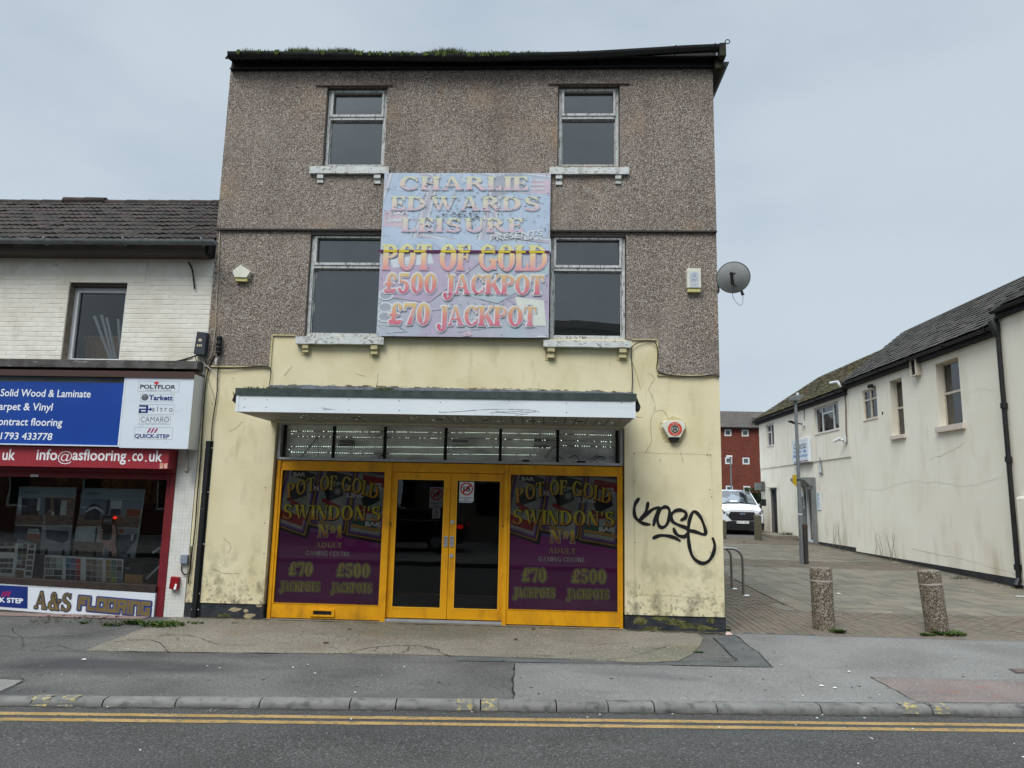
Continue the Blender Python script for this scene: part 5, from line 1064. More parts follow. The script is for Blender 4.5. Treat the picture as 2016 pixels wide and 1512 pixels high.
strokes = [[(118, 635), (98, 665), (90, 700), (95, 745), (120, 775), (150, 790), (185, 795)], [(175, 662), (166, 705), (146, 742), (118, 775)], [(245, 692), (215, 696), (180, 720), (150, 750), (128, 770)], [(243, 692), (225, 740), (210, 797)],
    [(285, 686), (250, 702), (234, 750), (241, 798), (264, 814), (292, 795), (308, 745), (306, 700), (285, 686), (262, 692)], [(380, 768), (406, 752), (410, 722), (375, 705), (338, 714), (318, 742), (330, 778), (370, 800), (410, 815), (426, 838), (404, 868), (368, 865), (345, 845), (334, 820)],
    [(430, 832), (475, 842), (518, 856), (533, 842), (516, 782), (490, 735), (460, 715), (441, 742), (427, 800), (426, 880), (436, 950), (460, 1005), (508, 1035), (550, 1022), (578, 978), (589, 925), (577, 882)], [(210, 878), (250, 863), (300, 866), (342, 878), (372, 895)]]
graf = base('graffiti', FA(1.6, 1.3, .004), arc); m = MB(FA); mh = MB(FA); k = 0
for i, s_ in enumerate(strokes):
    q = smooth_line(z5(*s_), 4); k = ribbon(m, FA, q, [.050*(1.0 if 0 < j < len(q)-2 else .8)*(.9+.15*sin(j*.7+i)) for j in range(len(q))], .0045+.0025*(i % 2), 0)
    ribbon(mh, FA, q, [.105]*len(q), .0022, 0) if i in (5, 6) else None
m.build('spray_line', gm, graf, fix=False)
hm = MB(FA)
q = smooth_line(z5((445, 960), (470, 1012), (510, 1042), (556, 1030), (588, 985), (600, 930)), 5)
for j in range(len(q)-1):
    (x0, y0), (x1, y1) = q[j], q[j+1]; d = hypot(x1-x0, y1-y0); nx, ny = -(y1-y0)/d*.045, (x1-x0)/d*.045; hm.flat([(x0+nx, y0+ny), (x1+nx, y1+ny), (x1-nx, y1-ny), (x0-nx, y0-ny)], .0028, FA)
q = smooth_line(z5((400, 705), (425, 740), (410, 775)), 4)+smooth_line(z5((500, 735), (530, 790), (540, 850)), 4)
for j in range(len(q)-1):
    (x0, y0), (x1, y1) = q[j], q[j+1]; d = hypot(x1-x0, y1-y0)
    if d > .1: continue
    nx, ny = -(y1-y0)/d*.035, (x1-x0)/d*.035; hm.flat([(x0+nx, y0+ny), (x1+nx, y1+ny), (x1-nx, y1-ny), (x0-nx, y0-ny)], .0028, FA)
hm.build('overspray_haze', gh, graf, fix=False)

# ---------------------------------------------------------------- alarm boxes, dish, cables on the arcade wall
M_ivory = mat('aged_ivory_plastic', C(206, 206, 190), C(216, 216, 202), scale=6, rough=.5, layers=[(C(150, 148, 130), 10, .62, .75, .4, W3, None)])
M_yplast = mat('yellowed_plastic', C(198, 190, 130), rough=.5)
def z6(x, y): return (420+x*.21164, 440+y*.21164)
t = thing('alarm_box', FA(FX(480, 543), FZ(480, 560), .02), 'pentagonal white alarm bell box high on the left of the pebbledash', 'alarm box')
P5 = [(FX(*z6(*q)), FZ(*z6(*q))) for q in ((218, 520), (335, 524), (377, 465), (275, 400), (198, 462))]
m = MB(FA); cxp = sum(p_[0] for p_ in P5)/5; czp = sum(p_[1] for p_ in P5)/5; m._add([FA(a, b, .02) for a, b in P5]+[FA(cxp+(a-cxp)*.93, czp+(b-czp)*.93, .105) for a, b in P5], [(0, 1, 2, 3, 4), (5, 6, 7, 8, 9)]+[(i, (i+1) % 5, 5+(i+1) % 5, 5+i) for i in range(5)]); m.build('cover', M_ivory, t, bevel=.004)
b0_, b1_ = P5[0], P5[1]; m = MB(FA); m.prism([(b0_[0]+.02, b0_[1]-.05), (b1_[0]-.005, b1_[1]-.05), (b1_[0]+.0, b1_[1]-.002), (b0_[0], b0_[1]-.002)], .02, .085); m.build('strobe_lens', M_yplast, t, bevel=.004)
x, z = FX(1364, 555), FZ(1364, 555); w_, h_ = .205, .36
t = thing('alarm_box', FA(x, z-h_/2, .02), 'tall rectangular cream alarm box with a worn S logo near the right corner', 'alarm box')
m = MB(FA); m.box(x-w_/2, z-h_/2+.06, .02, x+w_/2, z+h_/2, .10); m.build('cover', M_ivory, t, bevel=.006)
m = MB(FA); m.box(x-w_/2+.008, z-h_/2, .02, x+w_/2-.008, z-h_/2+.055, .085); m.build('strobe_lens', M_yplast, t, bevel=.006)
M_wlogo = mat('worn_logo_blue', C(128, 140, 172), C(190, 194, 196), scale=40, rough=.7)
m = MB(FA); m.box(x-.068, z-.115, .1002, x+.075, z+.13, .101); m.build('label_panel', mat('label_pale', C(190, 196, 198), rough=.6), t)
m = MB(FA); serif_text(m, FA, 'S', x-.04, z+.01, x+.04, z+.10, .1025, T=.3, grow=.006); [m.flat(q, .1022) for q in ring_(x, z+.055, .06, .06, .052, .052, 0, 360, 18)]; sans(m, FA, 'SECURITY', x-.062, z-.03, x+.066, z-.004, .1022, offset=.01)
for k in range(3): sans(m, FA, 'ALARM' if k == 0 else '000' if 0 else 'SYSTEMS', x-.05, z-.06-.02*k, x+.05, z-.048-.02*k, .1022)
m.build('label_print', M_wlogo, t, fix=False)
def z5p(x, y): return (1220+x*.3175, 780+y*.3175)
t = thing('alarm_box', FA(FX(1326, 850), FZ(1326, 868), 0), 'white tapered alarm box with red ring emblem above the graffiti', 'alarm box')
P6 = [(FX(*z5p(*q)), FZ(*z5p(*q))) for q in ((298, 262), (372, 262), (407, 195), (400, 162), (385, 152), (280, 150), (262, 162), (258, 195))]
m = MB(FA); cxp, czp = FX(*z5p(332, 200)), FZ(*z5p(332, 200)); n_ = len(P6); m._add([FA(a, b, 0) for a, b in P6]+[FA(cxp+(a-cxp)*.92, czp+(b-czp)*.92, .085) for a, b in P6], [tuple(range(n_)), tuple(range(n_, 2*n_))]+[(i, (i+1) % n_, n_+(i+1) % n_, n_+i) for i in range(n_)]); m.build('cover', M_ivory, t, bevel=.005)
m = MB(FA); q = [(FX(*z5p(*a)), FZ(*z5p(*a))) for a in ((312, 284), (356, 284), (368, 264), (300, 264))]; m.prism(q, 0, .07); m.build('strobe_lens', M_blackb, t, bevel=.006)
ex, ez = FX(*z5p(336, 207)), FZ(*z5p(336, 207)); m = MB(FA); [m.flat(q, .088) for q in ring_(ex, ez, .102, .102, .064, .064, 0, 360, 28)]; m.build('red_ring', bare('alarm_red', 196, 72, 58), t, fix=False)
m = MB(FA); [m.flat(q, .0895) for q in ring_(ex, ez, .055, .055, .042, .042, 0, 360, 24)]
for a, b, c_, d in ((-.028, -.03, -.016, .03), (.016, -.03, .028, .03), (-.02, -.006, .02, .006), (-.006, -.035, .006, .045), (-.028, .035, .028, .048)): m.flat(R_(ex+a, ez+b, ex+c_, ez+d), .0893)
m.build('monogram', bpy.data.materials['print_black'], t, fix=False)
m = MB(FA)
for s_, zz in (('24 HOUR', .078), ('MONITORING', -.088)): sans(m, FA, s_, ex-.045, ez+zz-.007, ex+.045, ez+zz+.007, .0895)
m.build('ring_print', M_ivory, t, fix=False)
m = MB(FA); blob(m, FX(1290, 850), FZ(1300, 872), .0, .0, 0)
q = [(FX(*z5p(*a)), FZ(*z5p(*a))) for a in ((250, 165), (300, 135), (330, 125), (380, 140), (410, 165), (415, 210), (395, 270), (380, 292), (280, 288), (262, 250), (245, 200))]; m = MB(FA); m.flat(q, .001); m.build('old_box_outline', mat('rough_filler', C(176, 164, 124), C(196, 184, 140), scale=20, rough=1, bump=.6, bscale=50, bdist=.008), arc, fix=False)
# satellite dish on the right corner
t = thing('satellite_dish', (2.60, -.05, 5.0), 'grey mesh satellite dish bracketed to the right corner of the pebbledash', 'satellite dish')
cx_, cz_ = FX(1440, 547, -.28), FZ(1440, 547, -.28); ctr = Vector((cx_+.02, -.30, cz_)); nrm = Vector((.50, .80, .30)).normalized()   # dish looks away to the right and back
ax = Vector((0, 0, 1))-nrm*nrm.z; ax.normalize(); ay = nrm.cross(ax); m = MB(); P = []; rings, seg = 6, 32
for i in range(rings+1):
    r_ = i/rings
    for k in range(seg): a_ = 2*pi*k/seg; P.append(ctr-nrm*.055*(1-r_*r_)+ax*(.225*r_*cos(a_))+ay*(.245*r_*sin(a_)))
f_ = [(i*seg+k, i*seg+(k+1) % seg, (i+1)*seg+(k+1) % seg, (i+1)*seg+k) for i in range(rings) for k in range(seg)]; m._add(P, f_)
m.build('reflector', mat('dish_grey', C(140, 142, 142), C(152, 154, 154), scale=6, rough=.6, layers=[(C(84, 86, 86), 160, .5, .6, .5, W3, None)]), t, smooth=True, fix=False)
m = MB(); m.tube([P[rings*seg+k]+Vector((0, 0, 0)) for k in range(seg)]+[P[rings*seg]], .006, 6); m.build('rim', bare('dish_rim', 90, 92, 92), t)
back = ctr-nrm*.06; m = MB(); m.tube([Vector((2.575, -.03, 4.97)), Vector((2.66, -.12, 4.99)), back], .016, 8); m.wbox(2.57, -.06, 4.89, 2.59, .04, 5.05)
m.tube([back+ax*.08-nrm*.01, back-ax*.10-nrm*.01], .022, 6); m.tube([back+Vector((-.02, -.01, .05)), back+Vector((.05, -.02, .06))], .018, 6); m.build('bracket', M_blackp, t)
arm0 = back-ax*.10; lnb = Vector((FX(1458, 572, -.1), -.1, FZ(1458, 572, -.1))); m = MB(); m.tube([arm0, Vector((arm0.x+.03, arm0.y-.02, lnb.z-.0)), lnb], .009, 6); m.build('feed_arm', M_blackp, t)
m = MB(); m.tube([lnb+Vector((-.02, .03, .05)), lnb+Vector((.01, .0, .0)), lnb+Vector((.03, -.01, -.07))], [.026, .022, .024], 8); m.build('receiver', bare('lnb_dark', 50, 52, 54), t, bevel=.0)
m = MB(); m.tube([Vector(p_) for p_ in smooth_line([tuple(arm0), (lnb.x-.12, -.12, lnb.z-.10), (lnb.x-.03, -.1, lnb.z-.22), (lnb.x+.02, -.1, lnb.z-.20), (lnb.x+.03, -.11, lnb.z-.08)], 5)], .0045, 5); m.build('coax_cable', bare('coax_white', 190, 190, 186), t)
# cables across the front
M_cable = bare('black_cable', 28, 28, 28)
def cable(name, pts, r_, label, Y=-.02, m_=None, clips=None):
    m = MB(); m.tube([Vector((a, Y+rnd.uniform(-.004, .004), b)) for a, b in smooth_line([(FX(*p_, Y), FZ(*p_, Y)) for p_ in pts], 5)], r_, 6)
    return tag(m.build(name, m_ or M_cable, smooth=True), label, 'cable')
cable('cable', [(405, 722), (440, 726), (480, 723), (520, 721), (532, 726), (533, 740), (530, 757)], .007, 'black cable following the lower edge of the pebbledash at the left', -.035)
cable('cable', [(1244, 773), (1245, 740), (1243, 700), (1244, 684), (1256, 675), (1276, 670), (1288, 674), (1294, 684), (1295, 705), (1293, 725), (1300, 734), (1325, 739), (1370, 741), (1405, 738), (1417, 741)], .007, 'black cable looping round the right hand step in the pebbledash', -.035)
cable('cable', [(434, 400), (432, 470), (428, 560), (424, 640), (418, 690), (408, 712)], .006, 'thin pale cable running down the left edge of the pebbledash', -.04, bare('pale_cable', 170, 162, 140))
cable('cable', [(430, 722), (428, 745), (427, 775), (423, 800), (418, 835), (416, 868)], .009, 'pair of thin cables dropping into the black cable cover', -.03)
cable('cable', [(422, 700), (412, 722), (406, 748), (402, 790), (398, 850), (395, 900), (388, 980), (384, 1040), (378, 1090), (370, 1150)], .010, 'long black cable dropping down the join between the two shops', -.03)
cable('cable', [(396, 700), (402, 716), (414, 726), (424, 735), (428, 742)], .006, 'short white looping cable between the junction box and the cover', -.06, bare('white_cable', 180, 176, 168))
cable('cable', [(410, 745), (414, 760), (420, 775), (422, 790)], .003, 'very thin drooping wire left of the black cable cover', -.03, bare('grey_wire', 90, 84, 66))
# black U-shaped cover over the cables
t = thing('cable_cover', (FX(400, 1000), -.03, FZ(372, 1228)), 'tall black metal cable cover fixed to the cream wall beside the left shop', 'cable cover')
zc0, zc1 = FZ(372, 1229, -.05), FZ(411, 868, -.05); xc0, xc1 = FX(404, 868, -.03), FX(419, 868, -.03); ddx = .0
m = MB(FA); m.box(xc0, zc0, .001, xc1, zc1, .008); m.box(xc0+.028, zc0, .008, xc1-.028, zc1, .055); m.build('channel', M_blackb, t, bevel=.003)
m = MB()
for zz in (zc1-.10, zc1-.75, zc1-1.5, zc1-2.2, zc0+.2):
    for x in (xc0+.012, xc1-.012): m.tube([FA(x, zz, .008), FA(x, zz, .016)], .010, 8)
m.build('bolt', bare('zinc_bolt', 190, 192, 190, metal=.3), t)
# terminal blob of black tape above it
bx, bz = FX(433, 685), FZ(433, 685); t = thing('cable_joint', (bx, -.06, bz-.2), 'lumpy black taped cable joint hanging at the left edge of the pebbledash', 'cable joint')
m = MB(); m.tube([(bx+.012+.004*sin(i*2), -.07, bz+.17-.026*i) for i in range(13)], [.03+.012*(i % 3 != 0)+(.004 if i % 2 else 0) if i < 11 else .018 for i in range(13)], 10); m.build('taped_body', M_cable, t, smooth=False)
m = MB(); m.tube([(bx-.005, -.07, bz-.17), (bx-.012, -.07, bz-.27)], [.016, .008], 8); m.build('white_tail', M_white, t)
# ================================================================== FLOORING SHOP (left)
LX0, LX1 = -11.5, -5.14
M_wbrick = mat('white_painted_brick', C(216, 213, 202), C(226, 223, 213), scale=5, rough=.9, bump=.4, bscale=50, bdist=.006, layers=[(C(182, 176, 160), 3, .55, .72, .5, (1, 1, .6), None), (C(110, 100, 88), 60, .70, .74, .7, (1, 1, 2), None), (C(196, 188, 166), 1.2, .5, .7, .5, W3, None)])
M_wjoint = mat('painted_mortar', C(212, 209, 198), C(222, 219, 208), scale=8, rough=.95, layers=[(C(84, 78, 70), 14, .66, .72, .8, (.5, 1, 2), None)])
M_redp = mat('dark_red_paint', C(118, 34, 42), C(104, 28, 36), scale=5, rough=.5, layers=[(C(70, 26, 26), 20, .62, .72, .6, W3, None)])
M_redf = mat('red_fascia', C(150, 46, 56), C(142, 42, 52), scale=3, rough=.4, spec=.4)
M_mosaic = mat('white_mosaic', C(206, 206, 200), C(216, 216, 210), scale=6, rough=.5)
shop = thing('flooring_shop', (-8, 0, -.06), 'low white painted brick shop with red shopfront, left of the arcade', 'building')
zf_top = FZ(300, 722); zeave = 5.50
WH = (FX(127, 640), FZ(180, 716)+.0, FX(244, 620), FZ(190, 556))
wx0, wz0, wx1, wz1 = WH
bw = grid_wall(FA, LX0, zf_top-.02, LX1, zeave, [(wx0, wz0, wx1, wz1)], -.006, -.28); bw.build('wall', M_wjoint, shop)
# painted bricks, each its own; plain lintel above the window
cands = []; bl, bh = .225, .075; z = zf_top; r_i = 0
while z < zeave-.06:
    x = LX1-.0-(bl/2 if r_i % 2 else 0)
    if r_i % 2: cands.append((LX1-bl/4, z, bl/2))
    while x > LX0:
        cands.append((x-bl/2, z, bl)); x -= bl
    z += bh; r_i += 1
keep = []
lint = (wx0-.10, wz1, wx1+.28, wz1+.33)
for (cx, cz, L_) in cands:
    a0, a1, b0, b1 = cx-L_/2+.0018, cx+L_/2-.0018, cz+.0018, cz+bh-.0018
    if a1 > wx0 and a0 < wx1 and b1 > wz0 and b0 < wz1:
        if a0 < wx0 < a1 and wx0-a0 > .04: a1 = wx0-.002
        elif a0 < wx1 < a1 and a1-wx1 > .04: a0 = wx1+.002
        else: continue
    if a1 > lint[0] and a0 < lint[2] and b0 > lint[1]-.02 and b1 < lint[3]+.02: continue
    if a1 > LX1: a1 = LX1
    if b1 > zeave: continue
    keep.append((a0, a1, b0, b1))
keep.sort(key=lambda q: -q[1]); vis_b = [q for q in keep if q[1] > -9.0]; near = vis_b[:300]; rest = vis_b[300:]+[q for q in keep if q[1] <= -9.0]
bp = {}
def brick(q):
    a0, a1, b0, b1 = q; key = (round(a1-a0, 2), rnd.randrange(2)); loc = Vector(((a0+a1)/2, .0025+rnd.uniform(-.002, .001), b0))
    if key not in bp:
        m = MB(FA); w_ = (a1-a0)/2; h_ = b1-b0; e_ = .006
        P = [(-w_, 0, -.0055), (w_, 0, -.0055), (w_, h_, -.0055), (-w_, h_, -.0055), (-w_+e_, e_, .0), (w_-e_, e_, .0), (w_-e_, h_-e_, .0), (-w_+e_, h_-e_, .0)]
        m._add([FA(*p_) for p_ in P], [(4, 5, 6, 7), (0, 1, 5, 4), (1, 2, 6, 5), (2, 3, 7, 6), (3, 0, 4, 7)]); o = m.build('brick', M_wbrick, shop, origin=(0, 0, 0), fix=False); bp[key] = o; o.location = loc-WL[shop.name]
    else: link_copy(bp[key], loc, shop)
for q in near: brick(q)
m = MB(FA)
for a0, a1, b0, b1 in rest: m.box(a0, b0, -.012, a1, b1, rnd.uniform(-.003, .001))
tag(m.build('brickwork', M_wbrick, shop), kind='stuff')
m = MB(FA); m.box(lint[0], lint[1], -.012, lint[2], lint[3], .002); m.build('lintel', M_wbrick, shop)
# upstairs window
m = MB(FA); m.box(wx0-.075, wz0-.03, -.16, wx0+.003, wz1+.01, -.0) if 0 else None
fx0, fx1 = FX(136, 640, .15), wx1; fz0_, fz1_ = wz0+.01, wz1-.045
m = MB(FA); ringframe(m, wx0+.005, fz0_, fx1-.005, fz1_, .055, .05, .055, .055, -.20, -.14); lw = m.build('window', M_white, shop, bevel=.004)
m = MB(FA); ringframe(m, wx0+.06, fz0_+.055, fx1-.055, fz1_-.055, .03, .03, .035, .03, -.19, -.125); m.build('casement', M_white, lw, bevel=.004)
m = MB(FA); m.box(wx0+.085, fz0_+.085, -.175, fx1-.08, fz1_-.08, -.169); m.build('pane', glass('thin_clear_glass', tint=(.95, .96, .96, 1), ior=1.42), lw)
m = MB(FA); m.box(wx0, wz1-.045, -.22, wx1, wz1-.001, -.04); m.build('window_head', bare('window_head_brown', 74, 64, 58), lw)
m = MB(FA); m.box(wx0-.0005, wz0, -.19, wx0+.012, wz1-.05, -.0125); m.build('reveal', mat('bare_brown_reveal', C(146, 136, 120), C(120, 110, 96), scale=8, rough=1), lw)
m = MB(FA); m.box(wx0-.3, wz0-.4, -2.3, wx1+.3, wz1+.2, -2.2); m.box(wx0-.3, wz0-.42, -2.2, wx1+.3, wz0-.4, -.3); m.box(wx0-.32, wz0-.42, -2.3, wx0-.3, wz1+.2, -.29); m.box(wx1+.3, wz0-.42, -2.3, wx1+.32, wz1+.2, -.29); m.box(wx0-.3, wz1+.2, -2.3, wx1+.3, wz1+.22, -.29); m.build('dark_room', M_dark, lw)
M_wood = mat('pine_cabinet', C(132, 96, 52), C(150, 112, 66), scale=5, rough=.6, stretch=(8, 8, 1))
t = thing('wardrobe', (FX(200, 700, .8), .8, wz0-.35), 'pine cupboard seen through the upstairs window of the flooring shop', 'cupboard')
cx0, cx1, ct = FX(168, 680, .7), FX(240, 680, .7), FZ(200, 668, .7)
m = MB(FA); m.box(cx0, wz0-.35, -1.2, cx1, ct, -.7); m.box(cx0-.04, ct, -1.22, cx1+.03, ct+.05, -.67); m.build('carcass', M_wood, t)
m = MB(FA); xmid = (cx0+cx1)/2; ringframe(m, cx0+.03, wz0-.3, xmid-.005, ct-.04, .06, .06, .06, .06, -.7, -.685); ringframe(m, xmid+.005, wz0-.3, cx1-.03, ct-.04, .06, .06, .06, .06, -.7, -.685); m.build('cupboard_door', M_wood, t)
M_pole = bare('grey_plastic_tube', 150, 154, 156)
for k, (pa, pb_) in enumerate((((186, 622), (219, 712)), ((200, 620), (224, 712)), ((210, 625), (230, 712)), ((233, 628), (238, 700)))):
    m = MB(); m.tube([onY(*pb_, .45), onY(*pa, .35)], .022, 8)
    tag(m.build('tube', M_pole), 'pale tube leaning behind the upstairs shop window, %s' % ['leftmost of the four', 'second from left', 'third from left', 'rightmost against the frame'][k], 'tube', 'tubes leaning behind the upstairs shop window')
# roof: rows of double-roll tiles
ye, ze = -.30, 5.50; pit = radians(33.8); yr = 2.35; zr = ze+(yr-ye)*tan(pit); Lr = (yr-ye)/cos(pit)
m = MB(); m.quad((LX0, ye+.05, ze-.03), (LX1-.01, ye+.05, ze-.03), (LX1-.01, yr, zr-.04), (LX0, yr, zr-.04)); m.quad((LX0, yr, zr-.04), (LX1-.01, yr, zr-.04), (LX1-.01, yr+3, zr-2.3), (LX0, yr+3, zr-2.3))
lroof = m.build('roof', M_tile, shop, fix=False)
M_tiles = [M_tile, mat('brown_roof_tile_b', C(48, 40, 36), C(64, 54, 48), scale=5, rough=.9, bump=.5, bscale=40, bdist=.01, layers=[(C(44, 40, 38), 6, .5, .65, .6, W3, None), (C(110, 104, 94), 20, .66, .74, .5, W3, None)])]
TWd, TL_ = .225, .30
rows_ = int(Lr/TL_)+1; gauge = Lr/rows_
def tile_mesh(mi):
    m = MB(); seg = 12; P = []
    for j, (s_, dz) in enumerate(((0, -.018), (0, 0), (gauge*1.1, -.0))):
        for i in range(seg+1):
            x = -TWd/2+TWd*i/seg; hgt = .020*abs(sin(pi*2*i/seg))**.8; yy_ = s_*cos(pit); zz_ = s_*sin(pit); P.append((x, yy_-sin(pit)*(hgt+dz-.018*(j == 2)), zz_+cos(pit)*(hgt+dz-.018*(j == 2))))
    m._add(P, [(j*(seg+1)+i, j*(seg+1)+i+1, (j+1)*(seg+1)+i+1, (j+1)*(seg+1)+i) for j in range(2) for i in range(seg)]); return m
tp = {}; tl = []
for r_ in range(rows_):
    for k in range(int((LX1-LX0)/TWd)+1):
        x = LX1-.01-TWd*(k+.5); tl.append((r_, x))
tl.sort(key=lambda q: -q[1]); near = tl[:300]; rest = tl[300:]
def tloc(r_, x): s_ = r_*gauge; return Vector((x, ye+s_*cos(pit)+.0, ze+s_*sin(pit)+.02+rnd.uniform(-.003, .004)))
for r_, x in near:
    key = rnd.randrange(2); l_ = tloc(r_, x)
    if key not in tp: o = tile_mesh(key).build('roof_tile', M_tiles[key], lroof, origin=(0, 0, 0), fix=False); tp[key] = o; o.location = l_-WL[lroof.name]
    else: o = link_copy(tp[key], l_, lroof)
    o.rotation_euler = (rnd.uniform(-.03, .03), rnd.uniform(-.035, .035), rnd.uniform(-.03, .03))
m = MB()
for r_, x in rest:
    tm = tile_mesh(0); l_ = tloc(r_, x); m._add([Vector(p_)+l_ for p_ in tm.v], tm.f)
tag(m.build('roof_tiles', M_tile, lroof, fix=False), kind='stuff')
x = LX1-.02; k = 0
while x > LX0:    # ridge tiles, a raised run in the middle
    up_ = .05 if FX(155, 390, yr) < x < FX(250, 390, yr) else 0
    m = MB(); m.tube([(x, yr, zr-.03+up_), (x-.41, yr, zr-.03+up_+.01)], .085, 12); m.build('ridge_tile', M_tiles[k % 2], lroof); x -= .42; k += 1
M_lgut = mat('grey_gutter', C(104, 110, 112), C(124, 130, 132), scale=5, rough=.45, layers=[(C(70, 74, 74), 8, .55, .7, .5, (.4, 1, 1), None)])
lg = gutter('gutter', [(LX0, -.375, 5.53), (FX(424, 493, -.37), -.375, 5.525)], .065, shop, M_lgut)
for px in (88, 244, 398):
    x = FX(px, 494, -.38); m = MB(); m.tube([(x, -.375+.07*cos(a_), 5.53-.07*sin(a_)) for a_ in [pi*k/8 for k in range(-1, 10)]], .016, 6); m.build('gutter_joint', M_lgut, lg)
m = MB(FA); m.box(LX0, 5.36, .0, LX1-.05, 5.50, .27); m.build('soffit_board', bare('brown_eaves_board', 74, 66, 58), shop)
m = MB(FA); m.box(LX1-.07, 5.38, .0, LX1-.002, 5.56, .22); m.build('eaves_end', M_blackb, shop)
cable('cable', [(371, 516), (378, 530), (381, 550), (383, 569)], .012, 'short bent black cable end hanging from the eaves of the flooring shop', -.03)
# ledge above the shop sign
SBY = -.31
m = MB(FA); m.box(LX0, FZ(200, 728), 0, FX(400, 722), FZ(200, 713), .20); m.build('sign_ledge', mat('lead_ledge', C(96, 94, 92), C(70, 66, 64), scale=6, rough=.8, layers=[(C(170, 172, 170), 12, .62, .7, .7, (.5, 1, 2), None)]), shop)
m = MB(FA); m.box(LX0, FZ(200, 742, SBY), 0, FX(384, 728, SBY), FZ(200, 730, SBY), .33); m.build('sign_cornice', bare('brown_cornice', 70, 52, 48), shop)
cable('cable', [(0, 714), (20, 712), (32, 709), (60, 716), (130, 719), (250, 722), (310, 718), (345, 712), (375, 704), (392, 698)], .012, 'black cable lying along the ledge above the shop signs', -.16)
cable('cable', [(0, 718), (100, 720), (240, 724), (330, 716), (380, 706)], .008, 'second thinner cable lying along the ledge above the shop signs', -.19)
# sign boxes
M_blue = mat('sign_blue', C(20, 66, 150), C(16, 58, 138), scale=1, rough=.35, spec=.45); M_swhite = mat('sign_white', C(204, 214, 222), C(212, 221, 228), scale=1, rough=.35, spec=.45, layers=[(C(176, 184, 190), 4, .6, .75, .4, (1, 1, 2), None)])
zb0, zb1 = FZ(200, 879, SBY), FZ(200, 738, SBY); xb1 = FX(243, 800, SBY)
t = thing('shop_sign', (-7.4, SBY, zb0), 'blue illuminated shop sign listing wood, carpet, vinyl and contract flooring in white lettering', 'sign')
m = MB(FA); m.box(LX0, zb0, .0, xb1, zb1, -SBY-.03); m.build('sign_box', M_swhite, t)
m = MB(FA); m.box(LX0, zb0+.018, -SBY-.03, xb1-.03, zb1-.115, -SBY-.022); m.build('blue_face', M_blue, t)
m = MB(FA); ringframe(m, LX0, zb0, xb1, zb1, .02, .028, .018, .014, -SBY-.03, -SBY+.0); m.build('frame', M_swhite, t, bevel=.002)
m = MB(FA); m.box(LX0, zb1-.115, -SBY-.04, xb1-.03, zb1-.014, -SBY-.028); m.build('dark_strip', mat('dark_green_strip', C(52, 60, 62), C(66, 74, 76), scale=2, rough=.2), t)  # dark green-grey strip across the top of the sign
cW = bare('print_white', 226, 230, 232)
m = MB(FA); Y = SBY+.019
for s_, tl_, tr_, h_, r_ in (('Solid Wood & Laminate', (0, 781), (178, 781), 15, 0), ('Carpet & Vinyl', (-17, 808), (103, 808), 15, 0), ('Contract flooring', (-18, 838), (122, 838), 15, 0), ('01793 433778', (-13, 866), (102, 866), 14, 0)):
    a0, a1 = FX(tl_[0], tl_[1], Y), FX(tr_[0], tr_[1], Y); b0 = FZ(60, tl_[1], Y); asc = h_/133
    desc = .035 if any(c_ in s_ for c_ in 'yg') else 0
    sans(m, FA, s_, a0, b0-desc, a1, b0+asc, -SBY-.0205, shear=.05, offset=.012)
m.build('lettering', cW, t, fix=False)
t = thing('brand_sign', (-5.8, SBY, zb0), 'white box sign with five flooring brand logos stacked down its face', 'sign'); X1s, X1e = FX(376, 800, SBY), 0
xw0, xw1 = xb1+.002, FX(383.5, 728, SBY); zbw = FZ(372, 884, SBY)
m = MB(FA); m.box(xw0, zbw, .0, xw1, zb1+.02, -SBY); m.build('sign_box', M_swhite, t, bevel=.002)
m = MB(FA); m.box(xw1, zbw, .0, xw1+.004, zb1+.03, -SBY-.0); m.build('side_panel', mat('sign_side_shaded', C(186, 188, 186), C(196, 198, 196), scale=3, rough=.6), t)  # side face in a greyer white, its shade put into the colour
c1_ = -SBY+.0012
def z1(x, y): return (x*.3307, 380+y*.3307)
def lg_box(q, name='logo_tablet'):
    a0, b1_ = FX(*z1(q[0], q[1]), SBY), FZ(*z1(q[0], q[1]), SBY); a1, b0_ = FX(*z1(q[2], q[3]), SBY), FZ(*z1(q[2], q[3]), SBY); return a0, b0_, a1, b1_
cK, cN, cG = bare('logo_black', 30, 30, 34), bare('logo_navy', 30, 44, 110), bare('logo_grey', 110, 112, 116); cR = bare('logo_red', 196, 30, 44); cMg = bare('logo_magenta', 150, 24, 84)
for q in ((827, 1120, 1065, 1185), (838, 1195, 1033, 1245), (830, 1257, 1033, 1320), (832, 1325, 1013, 1380), (803, 1393, 1024, 1468)):
    a0, b0, a1, b1 = lg_box(q); m = MB(FA); ringframe(m, a0, b0, a1, b1, .003, .003, .003, .003, -SBY, c1_-.0004); m.build('logo_tablet', cG, t)
m = MB(FA); sans(m, FA, 'POLYFLOR', *lg_box((836, 1140, 1045, 1168)), c1_, offset=.03); sans(m, FA, 'COVERING THE WORLD', *lg_box((866, 1171, 1018, 1178)), c1_); m.build('lettering', cK, t, fix=False)
m = MB(FA); a0, b0, a1, b1 = lg_box((915, 1123, 948, 1141)); m.flat([((a0+a1)/2, b0-.01), (a1, b1-.01), ((a0+a1)/2, b1), (a0, b1-.01)], c1_); m.build('logo_emblem', cR, t, fix=False)
m = MB(FA); sans(m, FA, 'Tarkett', *lg_box((888, 1203, 1028, 1236)), c1_, offset=.035); a0, b0, a1, b1 = lg_box((830, 1262, 882, 1310))
W_, H_ = a1-a0, b1-b0
